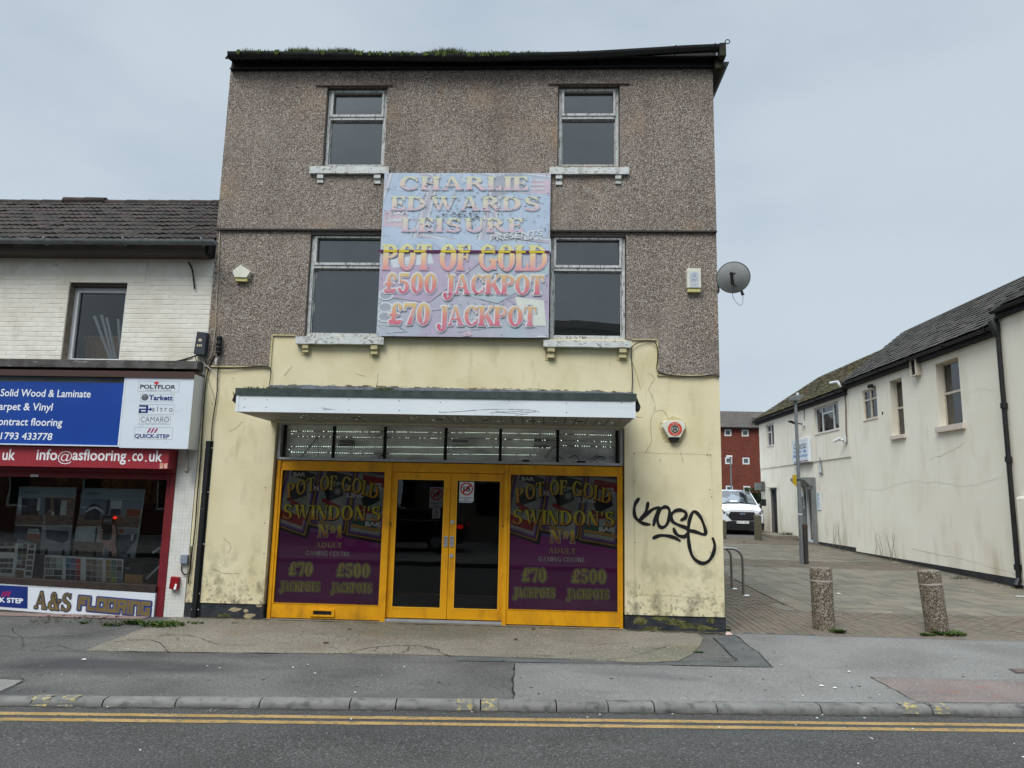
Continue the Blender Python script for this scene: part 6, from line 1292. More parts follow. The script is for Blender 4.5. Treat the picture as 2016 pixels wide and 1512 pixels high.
for u0, v0, u1, v1 in ((0, .78, .9, 1), (0, 0, .9, .2), (.72, 0, .95, 1), (0, .38, .9, .56), (0, 0, .22, .55)): m.flat(R_(a0+u0*W_, b0+v0*H_, a0+u1*W_, b0+v1*H_), c1_+.0001*int(u0*3+v0*5))
m.flat([(a0+W_*.95, b0+H_*.38), (a0+W_*1.15, b0+H_*.38), (a0+W_*1.15, b0+H_*.22), (a0+W_*1.42, b0+H_*.48), (a0+W_*1.15, b0+H_*.74), (a0+W_*1.15, b0+H_*.56), (a0+W_*.95, b0+H_*.56)], c1_); sans(m, FA, 'QUICK-STEP', *lg_box((803, 1433, 1007, 1466)), c1_, offset=.03); m.build('lettering', cN, t, fix=False)
m = MB(FA); a0, b0, a1, b1 = lg_box((844, 1197, 882, 1236)); 
for q in ring_((a0+a1)/2, (b0+b1)/2, (a1-a0)/2, (b1-b0)/2, 0, 0, 0, 360, 20): m.flat(q, c1_)
m.build('logo_ball', mat('logo_ball_grey', C(120, 122, 126), C(60, 62, 66), scale=12, rough=.4), t, fix=False)
m = MB(FA); sans(m, FA, 'altro', *lg_box((908, 1268, 1026, 1302)), c1_, offset=-.005, spacing=1.5); sans(m, FA, 'CAMARO', *lg_box((840, 1332, 1005, 1364)), c1_, offset=-.012, spacing=1.05); sans(m, FA, 'studiofloorcollection', *lg_box((842, 1366, 1003, 1374)), c1_, offset=-.01); m.build('lettering', cK, t, fix=False)
m = MB(FA); a0, b0, a1, b1 = lg_box((876, 1400, 940, 1428))
for k in range(3): u_ = a0+(a1-a0)*k*.31; m.flat([(u_, b0), (u_+(a1-a0)*.16, b0), (u_+(a1-a0)*.38, b1), (u_+(a1-a0)*.22, b1)], c1_)
m.build('logo_slashes', cMg, t, fix=False)
# galvanised conduit poking out below the sign
m = MB(); x_, y_ = FX(371, 900, -.12), -.14; zt_, zb_ = FZ(371, 884, -.12), FZ(371, 932, -.12); m.tube([(x_, y_, zt_), (x_, y_, zb_)], .022, 10); m.tube([(x_, y_, zb_+.09), (x_, y_, zb_+.03)], .034, 10); m.tube([(x_-.03, y_, zb_+.045), (x_+.05, y_, zb_+.045)], .012, 6)
tag(m.build('conduit_stub', bare('galvanised', 132, 130, 122, metal=.4)), 'short rusty grey conduit stub hanging below the white brand sign', 'conduit')
# red fascia with e-mail lettering
RY = -.24; rz0, rz1 = FZ(200, 921, RY), FZ(200, 884, RY)+.02; rx1 = FX(332, 900, RY)
m = MB(FA); m.box(LX0, rz0, .0, FX(350, 885, -.0)-.0, rz1, -RY-.004); m.box(LX0, rz0, -RY-.004, rx1, rz1, -RY); rf = m.build('red_fascia', M_redf, shop, bevel=.002)
m = MB(FA); xg = FX(114, 900, RY); m.box(xg-.002, rz0, -RY, xg+.002, rz1, -RY+.001); m.build('panel_joint', M_redp, rf)
m = MB(FA); c2 = -RY+.0015
def fit(s_, px0, px1, pyb, asc, desc, **k): sans(m, FA, s_, FX(px0, pyb, RY), FZ((px0+px1)/2, pyb, RY)-desc, FX(px1, pyb, RY), FZ((px0+px1)/2, pyb, RY)+asc, c2, **k)
fit('uk', 4, 29, 906, .165, 0, offset=.015); fit('info', 71, 112, 906, .165, 0, offset=.015); fit('@', 113, 141, 911, .17, .02, offset=-.01); fit('asflooring', 142, 248, 907, .165, .05, offset=.015); fit('.', 252, 256, 908, .02, 0, offset=.02); fit('co', 260, 281, 908, .115, 0, offset=.015); fit('.', 285, 289, 909, .02, 0, offset=.02); fit('uk', 293, 319, 909, .165, 0, offset=.015)
m.build('lettering', cW, rf, fix=False)
for px in (318, 326): m = MB(FA); x_, z_ = FX(px, 916, RY), FZ(px, 916, RY); m.box(x_-.025, z_-.045, -RY, x_+.025, z_+.03, -RY+.0015); m.build('small_sticker', mat('sticker_orange_white', C(214, 200, 190), C(200, 110, 80), scale=30, rough=.6), rf)
# pilaster of white mosaic tiles, red frame, window
px0, px1 = FX(336, 1050), LX1
m = MB(FA); m.box(px0, -.10, -.28, px1, zf_top, -.0015); m.build('pilaster', mat('pilaster_render', C(196, 194, 186), C(204, 202, 194), scale=6, rough=.9), shop)
m = MB(FA); ts = .052; z = -.06; nrow = 0
while z < zb0-.02:
    x = px0+.004
    while x < px1-.01: m.box(x, z, -.0015, min(x+ts-.005, px1-.002), z+ts-.005, .0+rnd.uniform(-.001, .001)); x += ts
    z += ts; nrow += 1
tag(m.build('mosaic_tiles', mat('mosaic_tile', C(206, 206, 200), C(216, 216, 210), scale=9, rough=.45, spec=.4, layers=[(C(180, 178, 168), 4, .56, .7, .5, W3, None)]), shop), kind='stuff')
m = MB(FA); m.box(LX0, -.12, -.28, -9.62, zf_top, -.004); m.build('pilaster', M_wbrick, shop); m = MB(); m.wbox(LX0, .28, -.1, LX0+.2, 5, 5.5); m.wbox(LX0, 4.9, -.1, LX1, 5, 5.5); m.build('side_wall', M_wbrick, shop)
gx1, gzt, gzb = FX(327, 950), FZ(200, 942), FZ(180, 1141)
m = MB(FA); m.box(gx1, -.10, -.12, px0-.075, rz0-.0, -.02); m.box(px0-.07, -.10, -.12, px0, rz0, .012); m.build('shop_frame', M_redp, shop, bevel=.003)
m = MB(FA); m.box(LX0, gzt, -.12, gx1, rz0-.05, -.02); m.box(LX0, rz0-.05, -.12, px0, rz0+.02, .10); m.build('head_rail', M_redp, shop)
m = MB(FA); x_, z_ = FX(68, 936, .02), FZ(68, 936, .02); m.box(x_-.06, z_-.02, -.02, x_+.06, z_+.015, -.016); m.build('small_sticker', M_paper, shop)
m = MB(FA); m.prism(pq((-120, 1131), (309, 1153), (306, 1167), (-120, 1148)), -.14, .02); m.build('window_ledge', mat('dark_brown_ledge', C(56, 46, 42), C(44, 37, 34), scale=8, rough=.6), shop)
m = MB(FA); m.box(-9.6, gzb-.12, -.085, gx1, gzt, -.079); m.build('shop_pane', M_gshop, shop)
stp = thing('stall_riser_sign', (-6.9, -.03, 0), 'white shopfront panel under the window reading A&S Flooring in bronze letters', 'sign')
m = MB(FA); m.prism(pq((-150, 1140), (306, 1168), (301, 1223), (-150, 1188), -.02), -.03, .02); m.build('panel', mat('panel_white', C(206, 211, 218), C(214, 219, 226), scale=2, rough=.5), stp)
m = MB(FA); m.prism(pq((-60, 1149), (55, 1155), (54, 1198), (-60, 1190), -.02), .02, .024); m.build('blue_panel', mat('navy_panel', C(24, 46, 116), C(20, 40, 104), scale=2, rough=.5), stp)
c3 = .0255; m = MB(FA)
sans(m, FA, 'QUICK STEP', 0, 0, 0, 0, c3, offset=.03, quadmap=[(FX(*p_, -.02), FZ(*p_, -.02)) for p_ in ((-38, 1185), (46, 1190), (46, 1178), (-38, 1174))]); m.build('lettering', cW, stp, fix=False)
m = MB(FA)
for k in range(3): q = [(2+k*6, 1174), (6+k*6, 1174), (11+k*6, 1164), (7+k*6, 1164)]; m.flat([(FX(*p_, -.02), FZ(*p_, -.02)) for p_ in q], c3)
m.build('logo_slashes', cMg, stp, fix=False)
M_brz = mat('bronze_lettering', C(104, 90, 56), C(118, 102, 62), scale=8, rough=.5); M_edge = bare('dark_slate_outline', 44, 50, 68); M_eb = bare('blue_outline', 40, 66, 150)
a0, b0, a1, b1 = FX(66, 1198, -.02), FZ(66, 1197, -.02), FX(140, 1198, -.02), FZ(66, 1163, -.02)
sk = lambda x, z: (x, z-.055*(x-a0))
for lay, gr, mt in ((0, .013, M_edge), (1, 0, M_brz)):
    m = MB(FA); serif_text(m, FA, 'A&S', a0, b0, a1, b1, c3+.002*lay, grow=gr, gap=.05, T=.26, t=.12, bend=sk); m.build('lettering' if lay else 'lettering_outline', mt, stp, fix=False)
# squarish rounded capitals for FLOORING
def squares(s_, a0, b0, a1, b1):
    w_ = .26; out = []; x = 0
    G = {'F': [(0, 0, w_, 1), (0, 1-w_, .9, 1), (0, .42, .75, .42+w_*.9)], 'L': [(0, 0, w_, 1), (0, 0, .9, w_)], 'O': [(0, 0, w_, 1), (.74, 0, 1.0, 1), (0, 0, 1, w_), (0, 1-w_, 1, 1)], 'R': [(0, 0, w_, 1), (0, 1-w_, 1, 1), (.74, .4, 1, 1), (0, .36, 1, .36+w_), (.66, 0, .92, .4)], 'I': [(0, 0, w_, 1)], 'N': [(0, 0, w_, 1), (0, 1-w_, .95, 1), (.74, 0, 1, .95)], 'G': [(0, 0, w_, 1), (0, 0, 1, w_), (0, 1-w_, 1, 1), (.74, 0, 1, .5), (.5, .36, 1, .56)]}
    for ch in s_:
        W_ = max(q[2] for q in G[ch]); out += [(x+q[0], q[1], x+q[2], q[3]) for q in G[ch]]; x += W_+.10
    x -= .10; return [(a0+(a1-a0)*q[0]/x, b0+(b1-b0)*q[1], a0+(a1-a0)*q[2]/x, b0+(b1-b0)*q[3]) for q in out]
a0_, b0_, a1_, b1_ = FX(153, 1203, -.02), FZ(200, 1204, -.02)+.02, FX(296, 1203, -.02), FZ(200, 1177, -.02)+.02
for lay, gr, mt in ((0, .022, M_edge), (1, .013, M_eb), (2, .004, M_brz)):
    m = MB(FA)
    for k, q in enumerate(squares('FLOORING', a0_, b0_, a1_, b1_)):
        pts = hull2([(x+gr*cos(j*pi/4), z+gr*sin(j*pi/4)) for x, z in ((q[0], q[1]), (q[2], q[1]), (q[2], q[3]), (q[0], q[3])) for j in range(8)]); m.flat([(x, z-.055*(x-a0_)) for x, z in pts], c3+.0018*lay+.00006*k)
    m.build('lettering' if lay == 2 else 'lettering_outline', mt, stp, fix=False)
m = MB(FA); m.prism(pq((-150, 1188), (301, 1223), (301, 1232), (-150, 1200), -.01), -.04, .01); m.build('threshold', M_conc, shop)
# shop interior
m = MB(); m.wbox(-10.5, 3.4, -.1, -5.3, 3.5, 2.6); m.wbox(-5.36, .3, -.1, -5.3, 3.4, 2.6); m.wbox(-10.5, .3, -.1, -10.4, 3.4, 2.6); m.wbox(-10.5, .3, 2.4, -5.3, 3.4, 2.5); m.wbox(-10.5, .14, .28, -5.3, 3.4, .34)
m.build('shop_interior', mat('shop_interior_dark', C(58, 56, 54), C(40, 39, 38), scale=1, rough=1), shop)
m = MB()
for k in range(8):
    x = FX(112+k*27, 945, .9); m.wbox(x, .9+.03*(k % 3), FZ(200, 990 if k > 2 else 965, .9), x+.20, 1.0, FZ(200, 936, .9)-.02*(k % 2))
m.build('wall_samples', mat('ochre_wood_samples', C(150, 112, 40), C(92, 64, 34), scale=5, detail=2, rough=.6, layers=[(C(60, 44, 28), 3, .5, .56, .8, (1, 1, .3), None)]), shop)  # wood samples; the room's warm lamp light is put into their ochre
# displays in the window
def zp(x, y): return (x*.17857, 900+y*.17857)     # zoom coordinates of the window close-up
def Q7(Y, *pts): return [(FX(*zp(*p_), Y), FZ(*zp(*p_), Y)) for p_ in pts]
Fd = mat('room_photo_floor', C(96, 84, 74), C(70, 60, 54), scale=9, rough=.5, stretch=(1, 1, 4)); Wd = mat('room_photo_wall', C(66, 78, 86), C(92, 102, 108), scale=2, rough=.5); Dk = mat('room_photo_dark', C(26, 32, 40), C(44, 50, 58), scale=5, rough=.5); Lt = mat('room_photo_light', C(142, 148, 146), C(112, 118, 120), scale=5, rough=.5); Hd = mat('display_header', C(98, 112, 116), C(88, 102, 106), scale=2, rough=.5); Rd = bare('room_photo_rust', 104, 58, 40); Gp = mat('room_photo_grey_floor', C(92, 98, 104), C(112, 116, 120), scale=5, rough=.5)
DM = [Fd, Wd, Dk, Lt, Hd, Rd, Gp]
def display(name, label, Y, outer, head, cells, texts):
    t = thing(name, FA(outer[0][0], outer[2][1], -Y), label, 'display board'); m = MB(FA); m.prism(outer, -Y-.02, -Y); m.build('board', Lt, t)
    m = MB(FA)
    for lay, (mi, poly) in enumerate(cells): m.m = mi; m.flat(poly, -Y+.0015+.0003*lay)
    m.build('printed_room_photos', DM, t, fix=False)
    m = MB(FA)
    for s_, q in texts: sans(m, FA, s_, 0, 0, 0, 0, -Y+.012, quadmap=q, offset=-.01)
    m.build('lettering', Dk, t, fix=False)
Y = .36
display('display_board', 'grey flooring display board headed CAMARO behind the shop window', Y, Q7(Y, (140, 1080), (765, 1080), (842, 335), (215, 325)), None,
    [(4, Q7(Y, (205, 435), (828, 445), (840, 338), (214, 328))), (1, Q7(Y, (165, 745), (480, 750), (498, 440), (204, 437))), (0, Q7(Y, (165, 745), (480, 750), (486, 640), (180, 630))), (2, Q7(Y, (235, 640), (420, 640), (430, 460), (245, 455))), (3, Q7(Y, (190, 580), (235, 600), (240, 440), (204, 438))), (3, Q7(Y, (405, 590), (440, 590), (450, 450), (418, 450))),
     (0, Q7(Y, (490, 750), (800, 752), (826, 448), (505, 442))), (2, Q7(Y, (600, 640), (700, 640), (700, 470), (590, 450))), (3, Q7(Y, (660, 640), (730, 640), (740, 480), (680, 470))), (2, Q7(Y, (490, 640), (560, 560), (560, 450), (500, 445))), (3, Q7(Y, (570, 640), (600, 640), (600, 600), (570, 600))),
     (2, Q7(Y, (145, 1075), (440, 1070), (466, 765), (165, 755))), (6, Q7(Y, (145, 1075), (430, 1070), (390, 950), (200, 900))), (5, Q7(Y, (300, 910), (430, 930), (440, 850), (305, 840))), (3, Q7(Y, (300, 840), (440, 850), (430, 790), (320, 790))), (6, Q7(Y, (448, 1072), (768, 1075), (790, 765), (472, 760))), (2, Q7(Y, (510, 900), (700, 950), (760, 910), (760, 820), (510, 800))), (3, Q7(Y, (470, 800), (520, 800), (520, 765), (474, 762)))],
    [('CAMARO', Q7(Y, (240, 405), (440, 407), (442, 370), (242, 366))), ('room one room two', Q7(Y, (545, 410), (760, 412), (760, 402), (545, 400)))])
display('display_board', 'grey flooring display board headed COLONIA standing right of the first board', Y, Q7(Y, (800, 1080), (1490, 1110), (1605, 355), (935, 340)), None,
    [(4, Q7(Y, (905, 452), (1590, 470), (1603, 357), (934, 342))), (1, Q7(Y, (845, 760), (1195, 765), (1225, 462), (905, 455))), (0, Q7(Y, (845, 760), (1195, 765), (1200, 650), (880, 640))), (2, Q7(Y, (935, 690), (1100, 690), (1110, 540), (1030, 510), (950, 560))), (3, Q7(Y, (930, 600), (1000, 560), (1060, 540), (1150, 600), (1140, 620), (1050, 560), (940, 615))), (2, Q7(Y, (1160, 640), (1200, 630), (1220, 480), (1180, 470))),
     (1, Q7(Y, (1215, 640), (1540, 660), (1575, 475), (1235, 465))), (3, Q7(Y, (1225, 570), (1340, 572), (1350, 480), (1235, 475))), (2, Q7(Y, (1215, 640), (1330, 640), (1330, 570), (1220, 570))), (5, Q7(Y, (1390, 650), (1540, 660), (1555, 580), (1400, 570))), (0, Q7(Y, (1205, 765), (1530, 780), (1548, 665), (1210, 640))),
     (3, Q7(Y, (815, 940), (1050, 940), (1075, 775), (842, 768))), (0, Q7(Y, (800, 1075), (1130, 1085), (1150, 940), (820, 925))), (2, Q7(Y, (1040, 940), (1060, 940), (1080, 775), (1060, 772))), (6, Q7(Y, (1150, 1090), (1490, 1105), (1525, 790), (1160, 780))), (2, Q7(Y, (1280, 1050), (1380, 1070), (1500, 920), (1510, 855), (1285, 860))), (5, Q7(Y, (1310, 840), (1365, 840), (1365, 790), (1315, 790))), (3, Q7(Y, (1440, 925), (1470, 920), (1480, 850), (1450, 850)))],
    [('COLONIA', Q7(Y, (950, 415), (1115, 418), (1118, 385), (952, 382))), ('collection', Q7(Y, (1300, 428), (1555, 432), (1556, 422), (1301, 418)))])
t = thing('cutout_picture', FA(*Q7(.31, (1200, 1080))[0], -.31), 'printed picture of a hand holding a phone with a red light, in the shop window', 'picture'); Y = .31
M_skin = mat('printed_skin', C(150, 118, 112), C(132, 100, 96), scale=12, rough=.5)
m = MB(FA)   # the hand: wrist and palm behind, thumb up the right side, four fingertips wrapping the left edge
m.flat(Q7(Y, (1195, 1095), (1292, 1095), (1285, 1000), (1262, 950), (1268, 880), (1225, 905), (1150, 915), (1115, 920), (1160, 985), (1190, 1030)), -Y+.002)
m.build('hand', M_skin, t, fix=False)
for k, pts in enumerate((((1108, 800), (1140, 790), (1142, 812), (1112, 818)), ((1090, 828), (1134, 822), (1136, 846), (1092, 850)), ((1084, 862), (1130, 856), (1132, 878), (1088, 884)), ((1092, 896), (1126, 888), (1130, 910), (1100, 914)))):
    m = MB(FA); m.flat(Q7(Y, *pts), -Y+.0068); m.build('finger', M_skin, t, fix=False)
m = MB(FA); m.flat(Q7(Y, (1222, 915), (1272, 930), (1284, 860), (1276, 790), (1262, 745), (1246, 742), (1240, 770), (1244, 830)), -Y+.0064); m.build('thumb', M_skin, t, fix=False)
m = MB(FA); m.flat(Q7(Y, (1112, 900), (1130, 660), (1145, 642), (1240, 648), (1252, 662), (1226, 900), (1208, 916), (1128, 912)), -Y+.0044); ph = m.build('phone', mat('phone_dark', C(50, 46, 44), C(40, 40, 42), scale=3, rough=.3), t, fix=False)
m = MB(FA); m.flat(Q7(Y, (1136, 740), (1140, 664), (1240, 668), (1232, 745)), -Y+.0052); m.build('phone_screen_reflection', bare('phone_grey', 92, 96, 98), t, fix=False)
m = MB(FA)
for k in range(4): m.flat(Q7(Y, (1148+k*22, 712), (1158+k*22, 712), (1162+k*22, 688), (1152+k*22, 690)), -Y+.0058)
m.build('phone_marks', bare('phone_white', 170, 174, 176), t, fix=False)
m = MB(FA); blob(m, *Q7(Y, (1270, 668))[0], .034, .022, -Y+.006, 12, .1); m.build('red_light', mat('red_lamp', C(230, 40, 30), rough=.4, emit=(C(255, 50, 36), .5)), t, fix=False)
# sample boards
M_card = bare('sample_card', 196, 206, 206)
def swatch(t, Y, q, nx_, ny_, cols, gap=.06):
    (p00, p10, p11, p01) = q
    def lp(u_, v_): A = [p00[i]*(1-u_)+p10[i]*u_ for i in (0, 1)]; B = [p01[i]*(1-u_)+p11[i]*u_ for i in (0, 1)]; return (A[0]*(1-v_)+B[0]*v_, A[1]*(1-v_)+B[1]*v_)
    for j in range(ny_):
        for i in range(nx_):
            c_ = cols[(j*nx_+i) % len(cols)]; u0, u1, v0, v1 = (i+gap)/nx_, (i+1-gap)/nx_, (j+gap)/ny_, (j+1-gap)/ny_
            m = MB(FA); m.prism([lp(u0, v0), lp(u1, v0), lp(u1, v1), lp(u0, v1)], -Y+.001, -Y+.006); k = 'swatch_%02x%02x%02x' % c_
            mt = bpy.data.materials.get(k) or mat(k, C(*c_), C(*[int(v*.8) for v in c_]), scale=60, rough=1); m.build('swatch', mt, t)
Y = .22
t = thing('sample_card', FA(*Q7(Y, (920, 1395))[0], -Y), 'long pale card of carpet swatches in four colour groups in the shop window', 'sample card')
m = MB(FA); m.prism(Q7(Y, (480, 1355), (1345, 1400), (1362, 1125), (495, 1075)), -Y-.01, -Y); m.build('card', M_card, t)
swatch(t, Y, Q7(Y, (490, 1225), (690, 1235), (698, 1105), (496, 1098)), 3, 2, [(84, 88, 84), (110, 116, 112), (150, 158, 154), (92, 92, 88), (128, 132, 126), (166, 172, 166)])
swatch(t, Y, Q7(Y, (490, 1300), (688, 1305), (690, 1238), (492, 1230)), 2, 1, [(110, 116, 112), (36, 38, 40)])
swatch(t, Y, Q7(Y, (484, 1352), (688, 1362), (690, 1310), (486, 1305)), 1, 1, [(26, 24, 26)])
swatch(t, Y, Q7(Y, (722, 1360), (888, 1370), (892, 1115), (726, 1102)), 3, 4, [(22, 40, 62), (56, 32, 66), (112, 18, 34), (20, 52, 74), (70, 44, 80), (150, 26, 42), (44, 90, 116), (112, 110, 150), (196, 70, 82), (52, 106, 126), (86, 84, 124), (170, 42, 60)])
swatch(t, Y, Q7(Y, (946, 1375), (1128, 1388), (1132, 1130), (950, 1118)), 3, 4, [(66, 56, 48), (84, 74, 66), (130, 124, 110), (72, 62, 54), (112, 98, 84), (146, 140, 124), (118, 112, 104), (136, 126, 110), (150, 142, 126), (128, 116, 98), (112, 98, 84), (152, 146, 124)])
swatch(t, Y, Q7(Y, (1162, 1385), (1345, 1396), (1348, 1138), (1166, 1126)), 3, 4, [(120, 108, 100), (150, 168, 70), (128, 122, 132), (150, 128, 76), (108, 130, 96), (116, 112, 124), (140, 108, 70), (104, 122, 104), (84, 72, 64), (160, 138, 88), (96, 112, 116), (142, 116, 118)])
t = thing('sample_rack', FA(*Q7(Y, (150, 1335))[0], -Y), 'white folding sample rack with striped carpet strips at the left of the shop window', 'sample rack')
m = MB(FA); m.prism(Q7(Y, (-260, 1325), (350, 1338), (398, 960), (-200, 930)), -Y-.01, -Y); m.build('card', M_card, t)
st = [(60, 60, 52), (96, 94, 74), (40, 42, 44), (118, 116, 104), (78, 70, 60), (36, 40, 52)]
for j in range(6): swatch(t, Y, Q7(Y, (-180+j*-4, 1275-j*58), (130+j*7, 1278-j*58), (138+j*7, 1230-j*58), (-172, 1226-j*58)), 12, 1, rnd.sample(st, 6)+rnd.sample(st, 6), .03) if j != 3 else None
swatch(t, Y, Q7(Y, (178, 1225), (280, 1230), (308, 955), (205, 950)), 2, 6, [(52, 40, 48), (28, 28, 30), (150, 160, 160), (96, 70, 72), (74, 92, 120), (96, 88, 70), (84, 96, 70), (110, 112, 76)])
swatch(t, Y, Q7(Y, (165, 1325), (258, 1330), (266, 1245), (172, 1238)), 2, 1, [(118, 92, 58)], .03)
for j in range(6): swatch(t, Y, Q7(Y, (278+j*8, 1305-j*60), (345+j*6, 1308-j*60), (352+j*6, 1262-j*60), (286+j*8, 1258-j*60)), 5, 1, rnd.sample(st, 5), .03)
m = MB(FA); q = Q7(Y, (0, 968), (150, 970), (152, 945), (0, 943)); sans(m, FA, 'artwork', 0, 0, 0, 0, -Y+.002, quadmap=q, offset=-.01); m.build('lettering', Dk, t, fix=False)
for NC, (x_, y_) in enumerate(((510, 1040), (697, 1048), (845, 1052), (1047, 1062), (1215, 1070), (1422, 1105))):
    q = Q7(.2, (x_-14, y_+38), (x_+12, y_+40), (x_+16, y_-32), (x_-10, y_-34)); m = MB(FA); m.prism(q, -.205, -.19); tag(m.build('display_clip', M_blackb), 'black clip holding the boards in the shop window, %s' % ['leftmost of six', 'second of six from left', 'third of six from left', 'fourth of six from left', 'fifth of six from left', 'rightmost of six, above the dark box'][NC], 'clip', 'black clips along the shop window display')
t = thing('carton', FA(*Q7(.25, (1470, 1390))[0], -.25), 'dark box of wood samples beside the swatch card in the shop window', 'box'); m = MB(FA)
m.prism(Q7(.25, (1370, 1395), (1565, 1405), (1575, 1300), (1378, 1290)), -.6, -.25); m.build('lower_box', M_wood, t); m = MB(FA); m.prism(Q7(.25, (1372, 1290), (1560, 1298), (1590, 1180), (1385, 1168)), -.6, -.25); m.build('upper_box', M_blackb, t)
m = MB(FA); sans(m, FA, 'oak', 0, 0, 0, 0, -.247, quadmap=Q7(.25, (1385, 1228), (1430, 1230), (1432, 1216), (1387, 1214))); m.build('lettering', M_card, t, fix=False)
t = thing('folding_frame', FA(*Q7(.3, (1620, 1340))[0], -.3), 'pale metal trim strips leaning behind the right edge of the shop window', 'trim strips'); m = MB()
for a, b in (((1618, 1340), (1762, 1200)), ((1685, 1055), (1768, 1000))): m.tube([onY(*zp(*a), .3), onY(*zp(*b), .3)], .02, 6)
m.build('strip', M_pole, t)
m = MB(); 
for k in range(9): z_ = FZ(*zp(1600, 1050), .9)-.0+k*.09; m.wbox(FX(*zp(1540, 800), .9), .9, .6+k*.11, -5.45, 1.6, .66+k*.11)
tag(m.build('sample_stack', mat('dark_sample_rack', C(34, 30, 28), C(22, 20, 20), scale=4, rough=.9)), 'dark stack of flooring samples on shelves at the right of the shop window', 'sample rack')
# little boxes on the pilaster and at the corner
jx0, jz0 = FX(358, 1108), FZ(366, 1109); t = tag(MB(FA).box(FX(358, 1108), FZ(364, 1109), .0, FX(373, 1092), FZ(364, 1092), .06).build('junction_box', bare('box_blue_grey', 128, 136, 148), bevel=.006), 'small blue grey junction box on the white tiled pilaster', 'junction box')
cable('cable', [(358, 1108), (357, 1118), (359, 1127), (366, 1131), (372, 1126), (374, 1110), (376, 1075)], .008, 'black cable loop below the blue grey junction box', -.02)
kx0, kz1 = FX(338, 1134), FZ(345, 1136); t = thing('key_safe', FA(FX(346, 1150), FZ(346, 1161), .05), 'small red wall box with white label beside the shop frame', 'wall box')
m = MB(FA); q = [(FX(*p_), FZ(*p_)) for p_ in ((337, 1158), (353, 1161), (356, 1136), (341, 1134))]; m.prism(q, 0, .07); m.build('case', mat('box_red', C(150, 22, 34), C(128, 18, 30), scale=9, rough=.4), t, bevel=.008)
m = MB(FA); m.prism([(FX(*p_), FZ(*p_)) for p_ in ((346, 1159), (351, 1159.5), (353, 1149), (350, 1148))], .07, .073); m.build('white_label', M_card, t)
# box on the corner above the signs
t = thing('junction_box', FA(FX(396, 675), FZ(396, 698), .02), 'tall dark grey telecom box leaning at the corner above the white brand sign', 'junction box')
q = [(FX(*p_, -.1), FZ(*p_, -.1)) for p_ in ((382, 697), (403, 699), (408, 655), (389, 653))]; m = MB(FA); m.prism(q, .0, .12); m.build('case', mat('telecom_grey', C(58, 62, 70), C(50, 54, 60), scale=5, rough=.5), t, bevel=.006)
m = MB(FA)
for p0, p1 in (((391, 667), (397, 672)), ((387.5, 678), (390, 682)), ((391.5, 678), (394, 682)), ((395, 678), (397.5, 682))): m.flat([(FX(p0[0], p1[1], -.12), FZ(p0[0], p1[1], -.12)), (FX(p1[0], p1[1], -.12), FZ(p1[0], p1[1], -.12)), (FX(p1[0], p0[1], -.12), FZ(p1[0], p0[1], -.12)), (FX(p0[0], p0[1], -.12), FZ(p0[0], p0[1], -.12))], .1215)
m.build('label', bare('label_buff', 200, 188, 158), t, fix=False)
m = MB()
for k in range(5): m.tube([Vector(p_) for p_ in smooth_line([(FX(388+k*3, 698, -.08), -.08, FZ(388+k*3, 698, -.08)), (FX(386+k*4, 706, -.08), -.1+.01*k, FZ(390, 706, -.08)), (FX(392+k*3, 716, -.06), -.06, FZ(392, 716, -.06))], 4)], .005, 5)
m.build('cable_tail', M_cable, t)

for m_ in DM+[M_skin, M_wood, M_card, M_pole]: brighten(m_, 2.3)
for m_ in list(bpy.data.materials):
    if m_.name.startswith('swatch_') or m_.name in ('ochre_wood_samples', 'shop_interior_dark', 'wall_samples'): brighten(m_, 2.6 if 'ochre' in m_.name else 1.8)
# ================================================================== PALE RENDERED BUILDING (right)
M_rend = mat('off_white_render', C(228, 222, 204), C(234, 229, 214), scale=.9, detail=8, lo=.3, hi=.7, rough=.9, bump=.5, bscale=46, bdist=.008,
    layers=[(C(198, 188, 166), 1.3, .52, .72, .45, (1, 1, .5), None), (C(176, 166, 134), 2.5, .52, .7, .55, (1, 1, .22), (.3, 1.3)), (C(232, 229, 220), 1.3, .585, .62, .22, (.5, .5, 2.5), None), (C(170, 162, 142), 4.2, .64, .75, .35, (1, 1, .12), None), (C(206, 196, 176), 30, .5, .7, .25, W3, None)])
M_rendB = mat('streaked_render', C(224, 217, 200), C(231, 225, 210), scale=1.1, detail=8, rough=.9, bump=.5, bscale=46, bdist=.008,
    layers=[(C(160, 156, 128), 2.4, .56, .74, .5, (1, 1.5, .12), None), (C(160, 150, 118), 2, .5, .7, .6, (1, 1, .3), (.3, 1.6)), (C(150, 144, 124), 5, .6, .72, .4, (1, 2, .2), None)])
M_slate = mat('dark_slate', C(60, 57, 52), C(76, 72, 66), scale=3, rough=.85, bump=.3, bscale=40, bdist=.006, layers=[(C(38, 38, 40), 6, .5, .66, .6, W3, None), (C(100, 98, 92), 30, .66, .74, .4, W3, None), (C(84, 76, 52), 2.5, .62, .72, .4, W3, None)])
M_mtile = mat('mossy_tile', C(74, 66, 50), C(92, 82, 58), scale=3, rough=.95, bump=.4, bscale=30, bdist=.01, layers=[(C(50, 46, 38), 4, .5, .62, .6, W3, None), (C(92, 96, 46), 3, .52, .66, .65, W3, None)])
M_plR = mat('dark_plinth', C(54, 54, 54), C(42, 42, 43), scale=3, rough=.9, layers=[(C(120, 110, 84), 3, .64, .7, .6, (1, 1, 2), None)])
pale = thing('pale_rendered_building', (12.5, 12, .2), 'long two storey off-white rendered building receding along the paved square', 'building')
Ya, Yb, Yc = 5.85, 14.15, 24.35; ZA, ZB = 5.80, 5.66
oX = lambda px, py: onX(px, py, WX)
